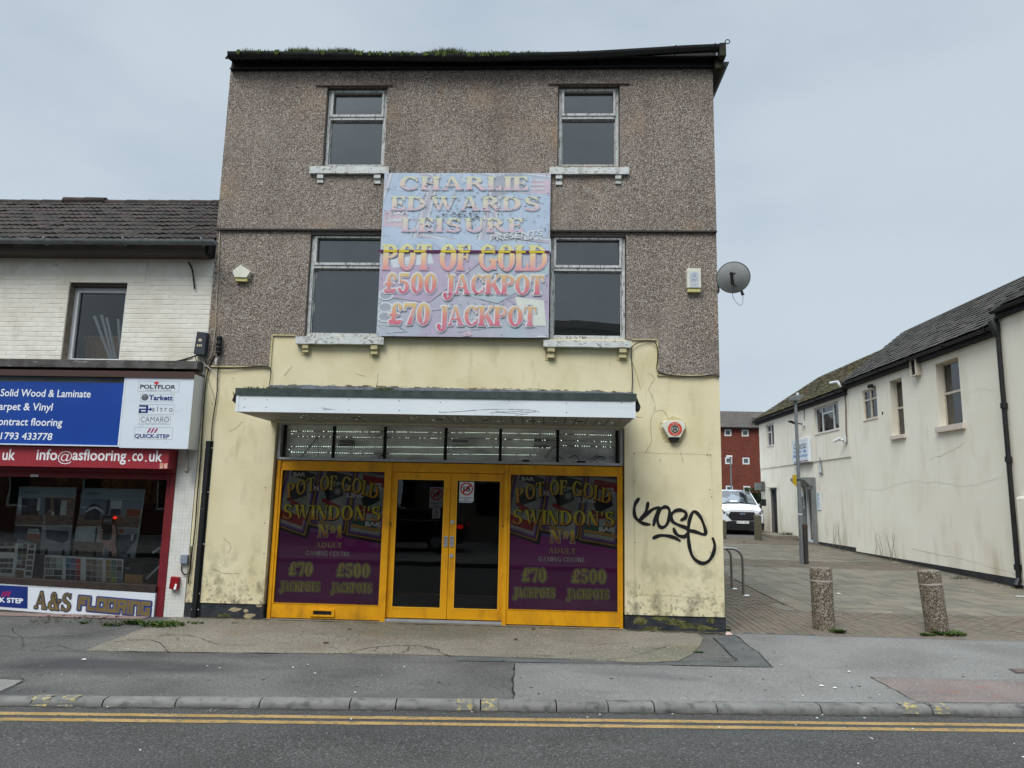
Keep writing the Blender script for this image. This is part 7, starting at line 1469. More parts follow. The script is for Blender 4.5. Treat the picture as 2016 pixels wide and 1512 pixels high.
def rh(tl, br):   # pixel corners (left-top, right-bottom) on the wall plane -> (a0,b0,a1,b1), a=-y
    (y0, z1), (y1, z0) = oX(*tl), oX(*br); return (-y0, z0, -y1, z1)
def z2(x, y): return (1680+x/6, 660+y/6)
def zz1(x, y): return (1480+x*.15873, 720+y*.15873)
hA = [rh(z2(425, 548), z2(622, 1185)), rh(z2(968, 350), z2(1310, 1085))]
hA = [(-oX(*z2(425, 545))[0], oX(*z2(640, 1165))[1], -oX(*z2(568, 500))[0]+.0, oX(*z2(568, 495))[1]), (-oX(*z2(968, 350))[0], oX(*z2(1310, 1035))[1], -oX(*z2(1240, 300))[0]-.0, oX(*z2(1240, 250))[1])]
hC = (-oX(*z2(105, 650))[0], oX(*z2(122, 1010))[1], -oX(*z2(268, 600))[0], oX(*z2(262, 610))[1])
def zp5(x, y): return (1480+x*.12564, 940+y*.12564)
hB1 = (-oX(*zz1(775, 530))[0], oX(*zz1(790, 850))[1], -oX(*zz1(1072, 430))[0], oX(*zz1(1065, 440))[1])
hB2 = (-oX(*zz1(180, 740))[0], oX(*zz1(190, 1005))[1], -oX(*zz1(272, 700))[0], oX(*zz1(268, 715))[1])
dB2 = (-oX(*zp5(275, 160))[0], .40, -oX(*zp5(380, 170))[0], oX(*zp5(370, 160))[1])
dB1 = (-oX(*zp5(790, 150))[0], .30, -oX(*zp5(985, 150))[0], oX(*zp5(960, 10))[1])
print('holes', hA, hC, hB1, hB2, dB1, dB2)
m = grid_wall(FR, -Yb, .30, -Ya, ZA, hA+[hC], 0, -.35); m.build('wall', M_rend, pale)
m = grid_wall(FR, -Yc, .42, -Yb-.002, ZB, [hB1, hB2, dB1, dB2], -.02, -.35); m.build('wall', M_rendB, pale)
zbn = 3.40; m = grid_wall(FR, -Yc, zbn, -Yb-.002, ZB-.01, [hB1, hB2], .012, -.021); m.build('wall_skin', M_rendB, pale)
m = MB(FR); m.box(-Ya+.002, .18, -.35, -3.0, 6.15, .02); m.build('wall', M_rend, pale)
m = MB(); m.wbox(WX+.35, 3.0, .1, WX+7, 3.1, 6.1); m.wbox(WX, Yc-.1, .2, WX+7, Yc, 5.6); m.wbox(WX+6.9, 3.0, .1, WX+7, Yc, 5.6); m.build('rear_wall', M_rend, pale)
m = MB(FR); pts = [(-Yb, .30), (-Yb, .12), (-Ya, .02), (-Ya, .30)]
for a0, a1, zt in ((-Yb, -3.0, .30), (dB1[2], -Yb, .42), (dB2[2], dB1[0], .47), (-Yc, dB2[0], .52)):
    m.prism([(a0, gz(0, -a0)-.1), (a1, gz(0, -a1)-.1), (a1, zt), (a0, zt)], -.35, -.022 if zt > .31 else -.004)
m.build('plinth', M_plR, pale)
m = MB(); m._add([(x, y, z) for y in (3.0, 3.12) for x, z in ((WX-.02, 6.1), (WX+4.4, 6.1), (WX+2.1, 7.62))], [(0, 1, 2), (3, 4, 5), (0, 1, 4, 3), (1, 2, 5, 4), (2, 0, 3, 5)]); m.build('gable_wall', M_rend, pale)
# windows
M_crm = mat('cream_window_frame', C(204, 196, 182), C(192, 182, 166), scale=8, rough=.6)
M_gR = glass('side_window_glass', ior=1.8)
def curtain(hole_, d_, parent, col=(150, 154, 148)):
    m = MB(FR); a0, b0, a1, b1 = hole_; P = []; n_ = 18
    for i in range(n_+1): P += [FR(a0+(a1-a0)*i/n_, b0, d_+.03*sin(i*1.9)), FR(a0+(a1-a0)*i/n_, b1, d_+.03*sin(i*1.9))]
    m._add(P, [(2*i, 2*i+2, 2*i+3, 2*i+1) for i in range(n_)]); m.build('curtain', bpy.data.materials.get('curtain_%d' % col[0]) or bare('curtain_%d' % col[0], *col), parent, fix=False)
def side_window(h, bars, depth, sill, m_, lintel=False):
    a0, b0, a1, b1 = h; m = MB(FR); ringframe(m, a0+.003, b0+.003, a1-.003, b1-.003, .05, .05, .05, .05, -depth-.06, -depth); 
    for q in bars:
        if q[0] == 'h': m.box(a0+.05+(a1-a0-.1)*q[2], b0+(b1-b0)*q[1]-.03, -depth-.05, a0+.05+(a1-a0-.1)*q[3], b0+(b1-b0)*q[1]+.03, -depth+.002)
        else: m.box(a0+(a1-a0)*q[1]-.035, b0+.05+(b1-b0-.1)*q[2], -depth-.05, a0+(a1-a0)*q[1]+.035, b0+.05+(b1-b0-.1)*q[3], -depth+.006)
    o = m.build('window', m_, pale, bevel=.003); m = MB(FR); m.box(a0+.05, b0+.05, -depth-.035, a1-.05, b1-.05, -depth-.03); m.build('pane', M_gR, o)
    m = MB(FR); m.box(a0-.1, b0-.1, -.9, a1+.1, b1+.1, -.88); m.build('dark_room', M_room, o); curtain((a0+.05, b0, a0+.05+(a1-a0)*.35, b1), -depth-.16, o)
    if sill: m = MB(FR); m.box(a0-sill[0], b0-sill[2], -.2, a1+sill[0], b0+.002, sill[1]); m.build('sill', m_ if sill[1] < .03 else mat('pinkish_sill', C(196, 184, 170), C(206, 196, 184), scale=8, rough=.85) if not bpy.data.materials.get('pinkish_sill') else bpy.data.materials['pinkish_sill'], o)
    if lintel: m = MB(FR); m.box(a0-.12, b1, 0, a1+.1, b1+.04, .035); m.build('drip_strip', M_crm, o)
    return o
side_window(hA[0], [('h', .50, 0, 1)], .17, (.06, .07, .10), M_crm); side_window(hA[1], [('h', .52, 0, 1)], .17, (.10, .08, .14), M_crm)
side_window(hC, [('v', .5, 0, 1), ('h', .66, 0, 1)], .04, (.02, .02, .03), M_crm)
side_window(hB1, [('v', .28, 0, 1), ('v', .74, 0, 1), ('h', .72, .28, .74)], .06, (.03, .03, .05), M_white, True); side_window(hB2, [('v', .5, 0, 1), ('h', .66, 0, .5)], .05, (.02, .03, .04), M_white, True)
# doors
a0, b0, a1, b1 = dB2; m = MB(FR); ringframe(m, a0, b0, a1, b1, .10, .05, .0, .07, -.20, -.06); d_ = m.build('door', mat('grey_door', C(104, 104, 104), C(88, 88, 88), scale=6, rough=.6), pale); m = MB(FR); m.box(a0+.1, b0, -.20, a1-.05, b1-.07, -.15); m.build('door_leaf', mat('dark_door_leaf', C(58, 60, 60), C(34, 36, 38), scale=2, rough=.6), d_); m = MB(FR); m.box(a0-.2, b1, 0, a1+.16, b1+.04, .05); m.build('drip_strip', M_crm, d_)
a0, b0, a1, b1 = dB1; sh_g = mat('shutter_grey', C(118, 122, 122), C(106, 110, 110), scale=4, rough=.5); m = MB(FR); m.box(a1-.12, b0, -.2, a1+.08, b1+.0, .10); m.box(a0-.02, b0, -.2, a0+.10, b1-.7, .04); d_ = m.build('door', sh_g, pale)
zsb = oX(*zp5(900, 145))[1]; m = MB(FR); ya = a1-.02
p0 = [(0, b1+.02), (.40, b1+.02), (.40, zsb+.25), (.16, zsb), (0, zsb)]
m._add([FR(a0-.15, z_, c_) for c_, z_ in p0]+[FR(a1+.05, z_, c_) for c_, z_ in p0], [(0, 1, 2, 3, 4), (5, 6, 7, 8, 9)]+[(i, (i+1) % 5, 5+(i+1) % 5, 5+i) for i in range(5)]); m.build('shutter_box', sh_g, d_, bevel=.004)
m = MB(FR); m.box(a0+.1, b0, -.5, a1-.12, zsb, -.45); m.build('dark_doorway', M_dark, d_)
m = MB(FR); w_ = (a1-a0); ringframe(m, a0+.12, b0+.02, a0+.12+w_*.45, zsb, .10, .07, .12, .07, -.18, -.10); m.build('door_leaf', M_white, d_)
m = MB(FR); m.box(a1-.30, b0+.02, -.18, a1-.14, zsb, -.05); m.build('side_panel', bare('grey_side_panel', 96, 98, 100), d_)
# slot window opening, pipe stub, black hole
m = MB(FR); yv, zv = oX(*z2(345, 920)); blob(m, -yv, zv, .05, .055, .004, 12, .1); m.build('vent_hole', M_blackb, pale, fix=False)
# eaves, gutters, roofs
def roof_side(y0, y1, ze_, pitch, run, mt, name, cw, ch, over=.12, hip=0):
    y_, z0_ = y0, ze_; m = MB(); th = radians(pitch)
    xa, za, xb, zb_ = WX-over-.12, ze_+.12, WX-over-.12+run, ze_+.12+run*tan(th)
    hipf = lambda z_: hip*(z_-za)/(zb_-za)
    m.quad((xa+.06, y0, za-.03), (xa+.06, y1, za-.03), (xb, y1-hip, zb_-.03), (xb, y0, zb_-.03)); m.quad((xb, y0, zb_-.03), (xb, y1-hip, zb_-.03), (xb+run, y1, za), (xb+run, y0, za))
    if hip: m.quad((xa+.06, y1, za-.03), (xb+run, y1, za), (xb, y1-hip, zb_-.03))
    rr_ = m.build('roof', mt, pale, fix=False)
    L_ = (xb-xa)/cos(th); nrow = int(L_/ch); ch = L_/nrow; items = []
    for r__ in range(nrow):
        y = y0+(cw/2 if r__ % 2 else 0)*1.0; s0 = r__*ch; lim = y1-hip*(r__/nrow)
        while y < lim-.02: items.append((r__, y, min(cw, lim-y))); y += cw
    items.sort(key=lambda q: q[1]*q[1]*1+0*q[0]); nb = 140
    def pts(q):
        r__, y, w__ = q; s0 = r__*ch; P = []; l1 = ch*1.12; tl_ = rnd.uniform(-.008, .009)
        for (s_, lift) in ((0, .022+tl_), (0, .006+tl_), (l1, -.008), (l1, .002)):
            for yy_ in (y+.004, y+w__-.006): P.append(Vector((xa+(s0+s_)*cos(th)-sin(th)*lift, yy_, za+(s0+s_)*sin(th)+cos(th)*lift)))
        return P, [(0, 1, 7, 6), (0, 1, 3, 2), (0, 2, 4, 6), (1, 3, 5, 7)]
    me_cache = {}
    for q in items[:nb]:
        P, f = pts(q); m = MB(); m._add(P, f); m.build('roof_slate' if 'slate' in name else 'roof_tile', mt, rr_, fix=False)
    m = MB()
    for q in items[nb:]: P, f = pts(q); m._add(P, f)
    tag(m.build(name, mt, rr_, fix=False), kind='stuff')
    m = MB(FR); m.box(-y1, ze_-.10, .0, -y0, ze_+.07, .10); m.build('fascia_board', M_blackb, pale)
    gutter('gutter', [(WX-.17, y0, ze_+.08), (WX-.17, y1, ze_+.08)], .065, pale, M_blackp)
    return xb, zb_
roof_side(Ya+.02, Yb, 5.78, 39, 2.24, M_slate, 'slate_roofing', .30, .17)
roof_side(Yb+.02, Yc+.35, 5.60, 36.5, 2.44, M_mtile, 'mossy_roofing', .24, .15, hip=2.4)
roof_side(3.2, Ya-.02, 6.12, 33, 2.2, M_slate, 'slate_roofing', .30, .17)
for y_ in [Ya+.2+i*1.8 for i in range(5)]+[Yb+.5+i*1.9 for i in range(5)]:
    m = MB(); zz = 5.86 if y_ < Yb else 5.68; m.tube([(WX-.17+.075*cos(a_), y_, zz-.075*sin(a_)) for a_ in [pi*k/8 for k in range(-1, 10)]], .015, 6); m.build('gutter_joint', M_blackp, pale)
m = MB(); m.tube([(WX-.16, Yb+.1, 5.75), (WX-.28, Yb+.12, 5.95), (WX-.36, Yb+.55, 5.97)], .045, 10); m.build('pipe_stub', M_white, pale)
# downpipe with hopper and collars
m = MB(); xp = WX-.085; yp = 5.80
m.tube([(xp, yp, 5.62), (xp, yp, .22)], .05, 10); m.tube([(xp-.02, yp+.1, 5.98), (xp-.03, yp+.05, 5.86), (xp, yp, 5.60)], [.12, .11, .05], 10)
for z_ in (4.05, 2.86, .55): m.tube([(xp, yp, z_+.06), (xp, yp, z_-.06)], .072, 10)
m.tube([(xp, yp, .30), (xp-.10, yp-.05, .16)], .062, 10); m.build('downpipe', M_blackp, pale, smooth=True)
m = MB(); m.wbox(WX-.15, 4.6, .05, WX-.022, 5.58, 2.05); m.build('buttress', M_rend, pale, bevel=.05)
m = MB(FR); yv, zv = oX(*z2(762, 380)); ringframe(m, -yv-.16, zv-.24, -yv+.16, zv+.24, .03, .05, .03, .03, 0, .14); m.box(-yv-.13, zv-.21, .0, -yv+.11, zv+.21, .06); vb = m.build('extractor_vent', M_crm, pale)
m = MB(FR)
for k in range(7): m.box(-yv-.13, zv-.2+k*.058, .06, -yv+.11, zv-.165+k*.058, .10)
m.build('louvre', M_blackb, vb)
# fittings on the wall
def camera_unit(px, py, label, hang=0, k=0):
    y_, z_ = oX(px, py); t = thing('security_camera', (WX-.1, y_, z_), label, 'security camera')
    m = MB(); m.wbox(WX-.10, y_-.08, z_-.10, WX-.0, y_+.08, z_+.10); m.build('mount', M_white, t, bevel=.01)
    m = MB(); m.tube([(WX-.1, y_, z_-.02), (WX-.2, y_+.1, z_-.03)], .03, 8); m.build('arm', M_white, t); m = MB(); m.tube([(WX-.19, y_+.05, z_+.04), (WX-.32, y_+.24, z_-.05)], [.05, .045], 10); b_ = m.build('camera_body', M_white, t); return t
camera_unit(1667, 865, 'white bullet camera on the pale wall right of the middle window')
y_, z_ = oX(1584, 833); t = thing('floodlight', (WX-.1, y_, z_), 'small slim floodlight on a white box above the hair salon sign', 'lamp'); m = MB(); m.wbox(WX-.09, y_-.09, z_-.12, WX, y_+.09, z_+.10); m.build('mount', M_white, t, bevel=.01); m = MB(); m.tube([(WX-.1, y_, z_-.04), (WX-.28, y_+.25, z_+.02)], .025, 6); m._add([Vector(p_) for p_ in ((WX-.25, y_+.1, z_+.02), (WX-.25, y_+.45, z_+.02), (WX-.48, y_+.5, z_+.12), (WX-.48, y_+.15, z_+.12))]+[Vector(p_)-Vector((0, 0, .03)) for p_ in ((WX-.25, y_+.1, z_+.02), (WX-.25, y_+.45, z_+.02), (WX-.48, y_+.5, z_+.12), (WX-.48, y_+.15, z_+.12))], [(0, 1, 2, 3), (4, 5, 6, 7), (0, 1, 5, 4), (1, 2, 6, 5), (2, 3, 7, 6), (3, 0, 4, 7)]); m.build('lamp_head', M_blackb, t)
y_, z_ = oX(*z2(250, 608)); t = thing('wall_lamp', (WX-.1, y_, z_), 'small black lamp above the four pane window', 'lamp'); m = MB(); m.tube([(WX, y_, z_), (WX-.12, y_, z_), (WX-.12, y_, z_-.02)], .03, 6); m.tube([(WX-.05, y_-.03, z_+.03), (WX-.19, y_+.05, z_+.01)], .06, 10); m.build('lamp_head', M_blackb, t)
y_, z_ = oX(*zp5(190, 145)); t = thing('wall_lamp', (WX-.1, y_, z_), 'boxy dark grey wall lamp at the far corner above the narrow door', 'lamp'); m = MB(); m.wbox(WX-.10, y_-.16, z_-.24, WX-.02, y_+.12, z_+.24); m.build('mount', bare('lamp_grey', 84, 86, 86), t); m = MB(); m.wbox(WX-.38, y_-.05, z_-.17, WX-.10, y_+.2, z_+.17); m.build('lamp_head', bare('lamp_grey_b', 104, 108, 108), t, bevel=.01)
def wcable(pts, r_, label, mt=None):
    m = MB(); m.tube([Vector((WX-.03, oX(*p_)[0], oX(*p_)[1])) for p_ in pts], r_, 5); tag(m.build('cable', mt or M_cable, smooth=True), label, 'cable')
wcable([(1584, 798), (1585, 828)], .015, 'short pale cable dropping from the eaves to the floodlight', bare('cable_grey', 140, 136, 128)); wcable([(1665, 770), (1667, 800), (1668, 850), (1669, 872)], .028, 'grey waste pipe running down to the white bullet camera', bare('pipe_taupe', 120, 108, 100))
# hair salon sign
sy0, sz1_ = oX(1570, 862); t = thing('salon_sign', (WX-.2, 17.9, 3.3), 'white projecting hair and beauty salon sign with blue lettering behind the lamp post', 'sign')
ysa, ysb = oX(1566, 870)[0], oX(1597, 862)[0]; zs_t, zs_b = oX(1597, 862)[1], oX(1597, 909)[1]
m = MB(FR); m.box(-ysa, zs_b, .02, -ysb, zs_t, .14); m.build('sign_box', M_swhite, t, bevel=.004)
def fs(u_): return -ysa+(ysa-ysb)*u_
def ft_(v_): return zs_b+(zs_t-zs_b)*v_
m = MB(FR); sans(m, FR, 'Chartz', fs(.10), ft_(.62), fs(.92), ft_(.86), .142, shear=.4, offset=.0); m.box(fs(.2), ft_(.595), .14, fs(.92), ft_(.61), .1415); m.build('lettering', bare('sign_ink', 40, 40, 62), t, fix=False)
m = MB(FR); sans(m, FR, 'Hair &', fs(.10), ft_(.41), fs(.90), ft_(.54), .142, offset=.02); sans(m, FR, 'Beauty', fs(.06), ft_(.20), fs(.96), ft_(.36), .142, offset=.02); m.build('lettering', bare('sign_sky_blue', 58, 118, 176), t, fix=False)
m = MB(FR); m.box(fs(.1), ft_(.035), .14, fs(.96), ft_(.075), .142); m.build('strip', bare('sign_maroon', 120, 70, 74), t); m = MB(FR); m.box(-ysa+.1, zs_b-.06, .0, -ysb+.05, zs_b-.0, .12); m.build('bracket', bare('sign_shadow_grey', 110, 106, 100), t)  # strip below the sign stands for its shadow, painted grey
y_, z_ = oX(1616, 916); t = thing('warning_plate', (WX, y_, z_), 'small triangular white plate below the band on the pale wall', 'sign'); m = MB(FR); m.prism([(-y_-.16, z_-.32), (-y_+.16, z_-.32), (-y_+.02, z_+.30), (-y_-.02, z_+.30)], -.0, .03); m.build('plate', bare('plate_grey', 128, 128, 130), t); m = MB(FR); m.prism([(-y_-.11, z_-.27), (-y_+.11, z_-.27), (-y_, z_+.10)], .03, .035); m.build('plate_face', M_paper, t)
for (pa, pb_, label) in (((1607, 968), (1616, 1004), 'white price list notice on the pale wall right of the grey doorway'), ((1578, 968), (1583, 1002), 'white notice beside the salon doorway half hidden by the lamp post')):
    (ya_, za_), (yb_, zb_) = oX(*pa), oX(*pb_); t = thing('notice', (WX, ya_, zb_), label, 'notice'); m = MB(FR); m.box(-ya_, zb_, -.018, -yb_, za_, .006); m.build('paper', M_paper, t); m = MB(FR)
    for k in range(9):
        zz = za_-(za_-zb_)*(.12+.09*k); m.box(-ya_+.08, zz-.012, .006, -yb_-.08-.05*(k % 3), zz+.012, .008)
    m.build('print', bpy.data.materials['logo_grey'] if 0 else bare('notice_ink_%d' % len(bpy.data.materials), 110, 130, 160), t)
m = MB(FR)
for pts in (((1540, 1150), (1541, 1150)),): pass
# hairline cracks and a pale wavy repair line in the render
def wall_line(pts, w_, mt, name):
    m = MB(FR); q = smooth_line([(-oX(*p)[0], oX(*p)[1]) for p in pts], 5); q = [(a+rnd.uniform(-.02, .02), b+rnd.uniform(-.02, .02)) for a, b in q]
    for i in range(len(q)-1):
        (a0, b0), (a1, b1) = q[i], q[i+1]; d = hypot(a1-a0, b1-b0) or 1; k_ = w_*rnd.uniform(.4, 1.2); nx, ny = -(b1-b0)/d*k_, (a1-a0)/d*k_
        m.flat([(a0+nx, b0+ny), (a1+nx, b1+ny), (a1-nx, b1-ny), (a0-nx, b0-ny)], .002+.0001*(i % 5))
    m.build(name, mt, pale, fix=False)
M_hc = bare('render_crack_grey', 176, 168, 150)
for pts in ([(1795, 1080), (1850, 1092), (1904, 1103), (1960, 1120), (2003, 1131)], [(1848, 870), (1850, 920), (1847, 963)], [(1910, 836), (1916, 860), (1913, 880), (1920, 900)], [(1830, 905), (1870, 890), (1900, 872)], [(1700, 960), (1704, 1000), (1700, 1040)]): wall_line(pts, .005, M_hc, 'render_crack')
for pts in ([(1681, 957), (1717, 965), (1751, 959), (1793, 946), (1819, 951), (1848, 949), (1900, 957), (1946, 946), (1975, 940)], [(1905, 775), (1930, 765), (1955, 768)]): wall_line(pts, .018, bare('repair_filler', 222, 217, 204), 'repair_line')
# plants and litter along the foot of the wall
M_twig = bare('dry_brown_twig', 96, 84, 66); M_weed = mat('weed_green', C(50, 70, 28), C(76, 92, 42), scale=16, rough=.9)
def stalks(px, py, n, h, label):
    y_, z_ = oX(px, py); m = MB()
    for k in range(n):
        x0_, y0_ = WX-.06-rnd.random()*.15, y_+rnd.uniform(-.3, .3); P = [(x0_, y0_, gz(0, y0_))]
        for j in range(5): P.append((P[-1][0]-rnd.uniform(-.03, .04), P[-1][1]+rnd.uniform(-.10, .10), P[-1][2]+h/5*rnd.uniform(.7, 1.2)))
        m.tube(P, [.008, .007, .006, .005, .004, .002], 5)
    tag(m.build('dead_weed', M_twig), label, 'weed')
stalks(1659, 1075, 4, .9, 'dry weed stalks against the pale wall just right of the salon door'); stalks(1735, 1090, 3, .8, 'tall thin dead stem against the middle of the pale wall'); stalks(1770, 1098, 4, .8, 'branching dead stems right of the middle of the pale wall')
def weed(x, y, r_, n, h, label, z=None, m_=None):
    m = MB(); z = gz(x, y) if z is None else z
    for _ in range(n):
        a = rnd.uniform(0, 6.28); d = r_*rnd.random()**.6; hh = h*rnd.uniform(.4, 1.1); bx_, by_ = x+d*cos(a), y+d*sin(a)*.6; l_ = rnd.uniform(0, 6.28); w_ = rnd.uniform(.006, .014); c_, s_ = cos(l_), sin(l_)
        m._add([(bx_, by_, z), (bx_+c_*hh*.5-s_*w_, by_+s_*hh*.5+c_*w_, z+hh*.6), (bx_+c_*hh, by_+s_*hh, z+hh*.75), (bx_+c_*hh*.5+s_*w_, by_+s_*hh*.5-c_*w_, z+hh*.6)], [(0, 1, 2, 3)])
    return tag(m.build('weed', m_ or M_weed, fix=False), label, 'weed')
y_, z_ = oX(1556, 1052); weed(WX-.15, y_, .2, 120, .35, 'small leafy weed at the foot of the pale wall beside the narrow door')
# ================================================================== STREET FURNITURE
M_galv = mat('galvanised_post', C(126, 130, 132), C(112, 116, 118), scale=5, rough=.5, metal=.3); M_oldwood = mat('weathered_post', C(96, 92, 76), C(76, 72, 60), scale=6, rough=.95, stretch=(6, 6, .6), bump=.4)
g0 = gnd(1579, 1110); lx_, ly_ = g0.x, g0.y
t = thing('lamp_post', (lx_, ly_, gz(lx_, ly_)), 'slim grey lamp post with flat head standing in the paved square', 'lamp post')
zt = FZ(1567, 788, ly_)
m = MB(); m.tube([(lx_, ly_, gz(0, ly_)), (lx_, ly_, 1.5), (lx_, ly_, zt)], [.062, .055, .042], 12); m.build('pole', M_galv, t, smooth=True)
m = MB(); xh = FX(1581, 776, ly_); xl = FX(1555, 782, ly_); m._add([Vector(q) for q in ((xl, ly_-.12, zt-.02), (lx_+.05, ly_-.12, zt-.03), (xh, ly_-.14, zt+.13), (xl-.0, ly_-.12, zt+.07), (lx_, ly_-.13, zt+.13))]+[Vector(q) for q in ((xl, ly_+.12, zt-.02), (lx_+.05, ly_+.12, zt-.03), (xh, ly_+.14, zt+.13), (xl, ly_+.12, zt+.07), (lx_, ly_+.13, zt+.13))], [(0, 1, 2, 4, 3), (5, 6, 7, 9, 8), (0, 1, 6, 5), (1, 2, 7, 6), (2, 4, 9, 7), (4, 3, 8, 9), (3, 0, 5, 8)]); lh = m.build('lamp_head', M_galv, t, bevel=.01)
m = MB(); m.lathe((lx_+.07, ly_, zt+.12), [(.045, 0), (.045, .07), (.03, .09)], 12); m.build('photocell', bare('photocell_pale', 176, 184, 190), lh)
m = MB(); za_ = FZ(1578, 1012, ly_); m.tube([(lx_, ly_, za_-.02), (lx_, ly_, za_+.01)], .0625, 12); m.build('tape_band', M_paper, t)
m = MB(); zs_ = FZ(1572, 945, ly_); m.tube([(lx_, ly_, zs_-.01), (lx_, ly_, zs_+.02)], .062, 10); m.build('strap', M_blackb, t)
t = thing('parking_plate', (lx_-.1, ly_, zs_-.15), 'small yellow plate strapped edge-on to the left of the lamp post', 'sign'); m = MB(); m._add([Vector(q) for q in ((lx_-.155, ly_+.04, zs_-.1), (lx_-.09, ly_-.04, zs_-.17), (lx_-.09, ly_-.04, zs_+.14), (lx_-.155, ly_+.04, zs_+.14), (lx_-.135, ly_+.04, zs_-.1), (lx_-.07, ly_-.04, zs_-.17), (lx_-.07, ly_-.04, zs_+.14), (lx_-.135, ly_+.04, zs_+.14))], [(0, 1, 2, 3), (4, 5, 6, 7), (0, 1, 5, 4), (1, 2, 6, 5), (2, 3, 7, 6), (3, 0, 4, 7)]); m.build('plate', bare('plate_yellow', 176, 150, 30), t)
t = thing('timber_stub', (lx_+.12, ly_-.02, gz(0, ly_)), 'short dark weathered timber post bolted against the foot of the lamp post', 'post'); zt2 = FZ(1583, 1032, ly_); m = MB(); x0_ = lx_+.065; m.wbox(x0_, ly_-.06, gz(0, ly_), x0_+.10, ly_+.05, zt2); m.build('timber', mat('dark_timber', C(70, 64, 60), C(50, 46, 44), scale=5, rough=.9, stretch=(5, 5, .5)), t, bevel=.012); m = MB(); m.wbox(x0_-.008, ly_-.068, zt2-.09, x0_+.108, ly_+.058, zt2-.03); m.build('rusty_band', bare('rust_band', 84, 52, 38), t)
# exposed-aggregate bollards
M_aggr = mat('exposed_aggregate', C(120, 108, 92), None, rough=.95, bump=1.0, bdist=.02, voro=(95, [(0, C(70, 60, 50)), (.35, C(104, 92, 78)), (.7, C(148, 136, 118)), (1, C(206, 198, 182))], 1.0), layers=[(C(76, 76, 52), 5, .56, .7, .45, W3, None), (C(84, 62, 44), 4, .58, .72, .4, W3, None)])
M_groove = bare('bollard_groove', 168, 158, 150)
def bollard(px, py, topx, lean, label):
    p_ = gnd(px, py); t = thing('bollard', (p_.x, p_.y, gz(p_.x, p_.y)), label, 'bollard', 'aggregate bollards at the edge of the square'); r_ = .152; H_ = .87
    prof = [(r_*.97, -.02), (r_, .05), (r_, .60), (r_*1.0, .675)]; m = MB(); m.lathe((0, 0, 0), prof, 40); m2_ = MB(); m2_.lathe((0, 0, .675), [(r_*1.006, 0), (r_*1.006, .022)], 40); m3 = MB(); m3.lathe((0, 0, .697), [(r_, 0), (r_*1.01, .02), (r_*1.0, .14), (r_*.96, .165), (r_*.80, .175)], 40)
    for mm_, nm, mt in ((m, 'shaft', M_aggr), (m2_, 'groove', M_groove), (m3, 'cap', M_aggr)):
        mm_.v = [tuple(Vector(v)+Vector((p_.x, p_.y, gz(p_.x, p_.y)))) for v in mm_.v]; mm_.build(nm, mt, t, smooth=True)
    t.rotation_euler = (0, radians(lean), 0); return t
bollard(1622, 1238, 1618, -.5, 'upright pebble-faced concrete bollard nearer the arcade corner'); bollard(1846, 1245, 1831, -4.6, 'pebble-faced concrete bollard leaning to the left, right hand of the two')
def weeds_at(px, py, r_, n, h, label): p_ = gnd(px, py); weed(p_.x, p_.y, r_, n, h, label)
weeds_at(1650, 1246, .10, 150, .07, 'small weed tuft at the right foot of the upright bollard'); weeds_at(1868, 1250, .22, 420, .07, 'spreading green weeds around the foot of the leaning bollard'); weeds_at(1826, 1252, .10, 90, .05, 'weed sprigs at the left foot of the leaning bollard')
weeds_at(262, 1229, .12, 160, .08, 'low green weeds under the right end of the A&S Flooring panel'); weeds_at(318, 1232, .30, 420, .07, 'spreading green weeds below the white tiled pilaster'); weeds_at(222, 1232, .14, 80, .05, 'thin patch of grass on the pavement left of the shop weeds'); weeds_at(385, 1228, .12, 60, .04, 'sprigs of weed at the foot of the black cable cover'); weeds_at(165, 1228, .05, 30, .04, 'tiny weed below the bronze lettering panel'); weeds_at(1374, 1285, .06, 40, .03, 'moss sprig at the curved end of the concrete apron'); weeds_at(1432, 1243, .04, 40, .05, 'tiny weed at the outer corner of the arcade plinth')
weeds_at(1862, 1116, .25, 90, .12, 'low weeds at the foot of the pale wall'); weeds_at(1890, 1140, .2, 40, .05, 'sparse weeds near the downpipe foot on the square')
# cycle hoops, partly hidden by the arcade corner
M_steel = mat('stainless_tube', C(150, 148, 142), C(130, 128, 122), scale=4, rough=.35, metal=.7)
for k, ((px, py), label) in enumerate((((1464, 1172), 'nearer bent steel cycle hoop beside the arcade corner'), ((1441, 1159), 'farther bent steel cycle hoop beside the arcade corner'))):
    p_ = gnd(px, py); zt_ = (FZ(1435, 1080, p_.y) if k == 0 else FZ(1430, 1077, p_.y)); g_ = gz(0, p_.y); rb = .20; L_ = .85
    pts = [(p_.x, p_.y, g_-.02), (p_.x, p_.y, zt_-rb)]+[(p_.x-rb+rb*cos(a_), p_.y, zt_-rb+rb*sin(a_)) for a_ in [pi/2*j/6 for j in range(1, 7)]]+[(p_.x-L_+rb, p_.y, zt_)]+[(p_.x-L_+rb-rb*sin(a_), p_.y, zt_-rb+rb*cos(a_)) for a_ in [pi/2*j/6 for j in range(1, 7)]]+[(p_.x-L_, p_.y, g_-.02)]
    t = thing('cycle_hoop', (p_.x, p_.y, g_), label, 'cycle stand', 'cycle hoops at the side of the arcade'); m = MB(); m.tube(pts, .026, 12); m.build('tube', M_steel, t, smooth=True)
    m = MB(); m.lathe((p_.x+.04, p_.y, g_), [(.07, 0), (.07, .006)], 12); m.build('base_plate', M_card, t)
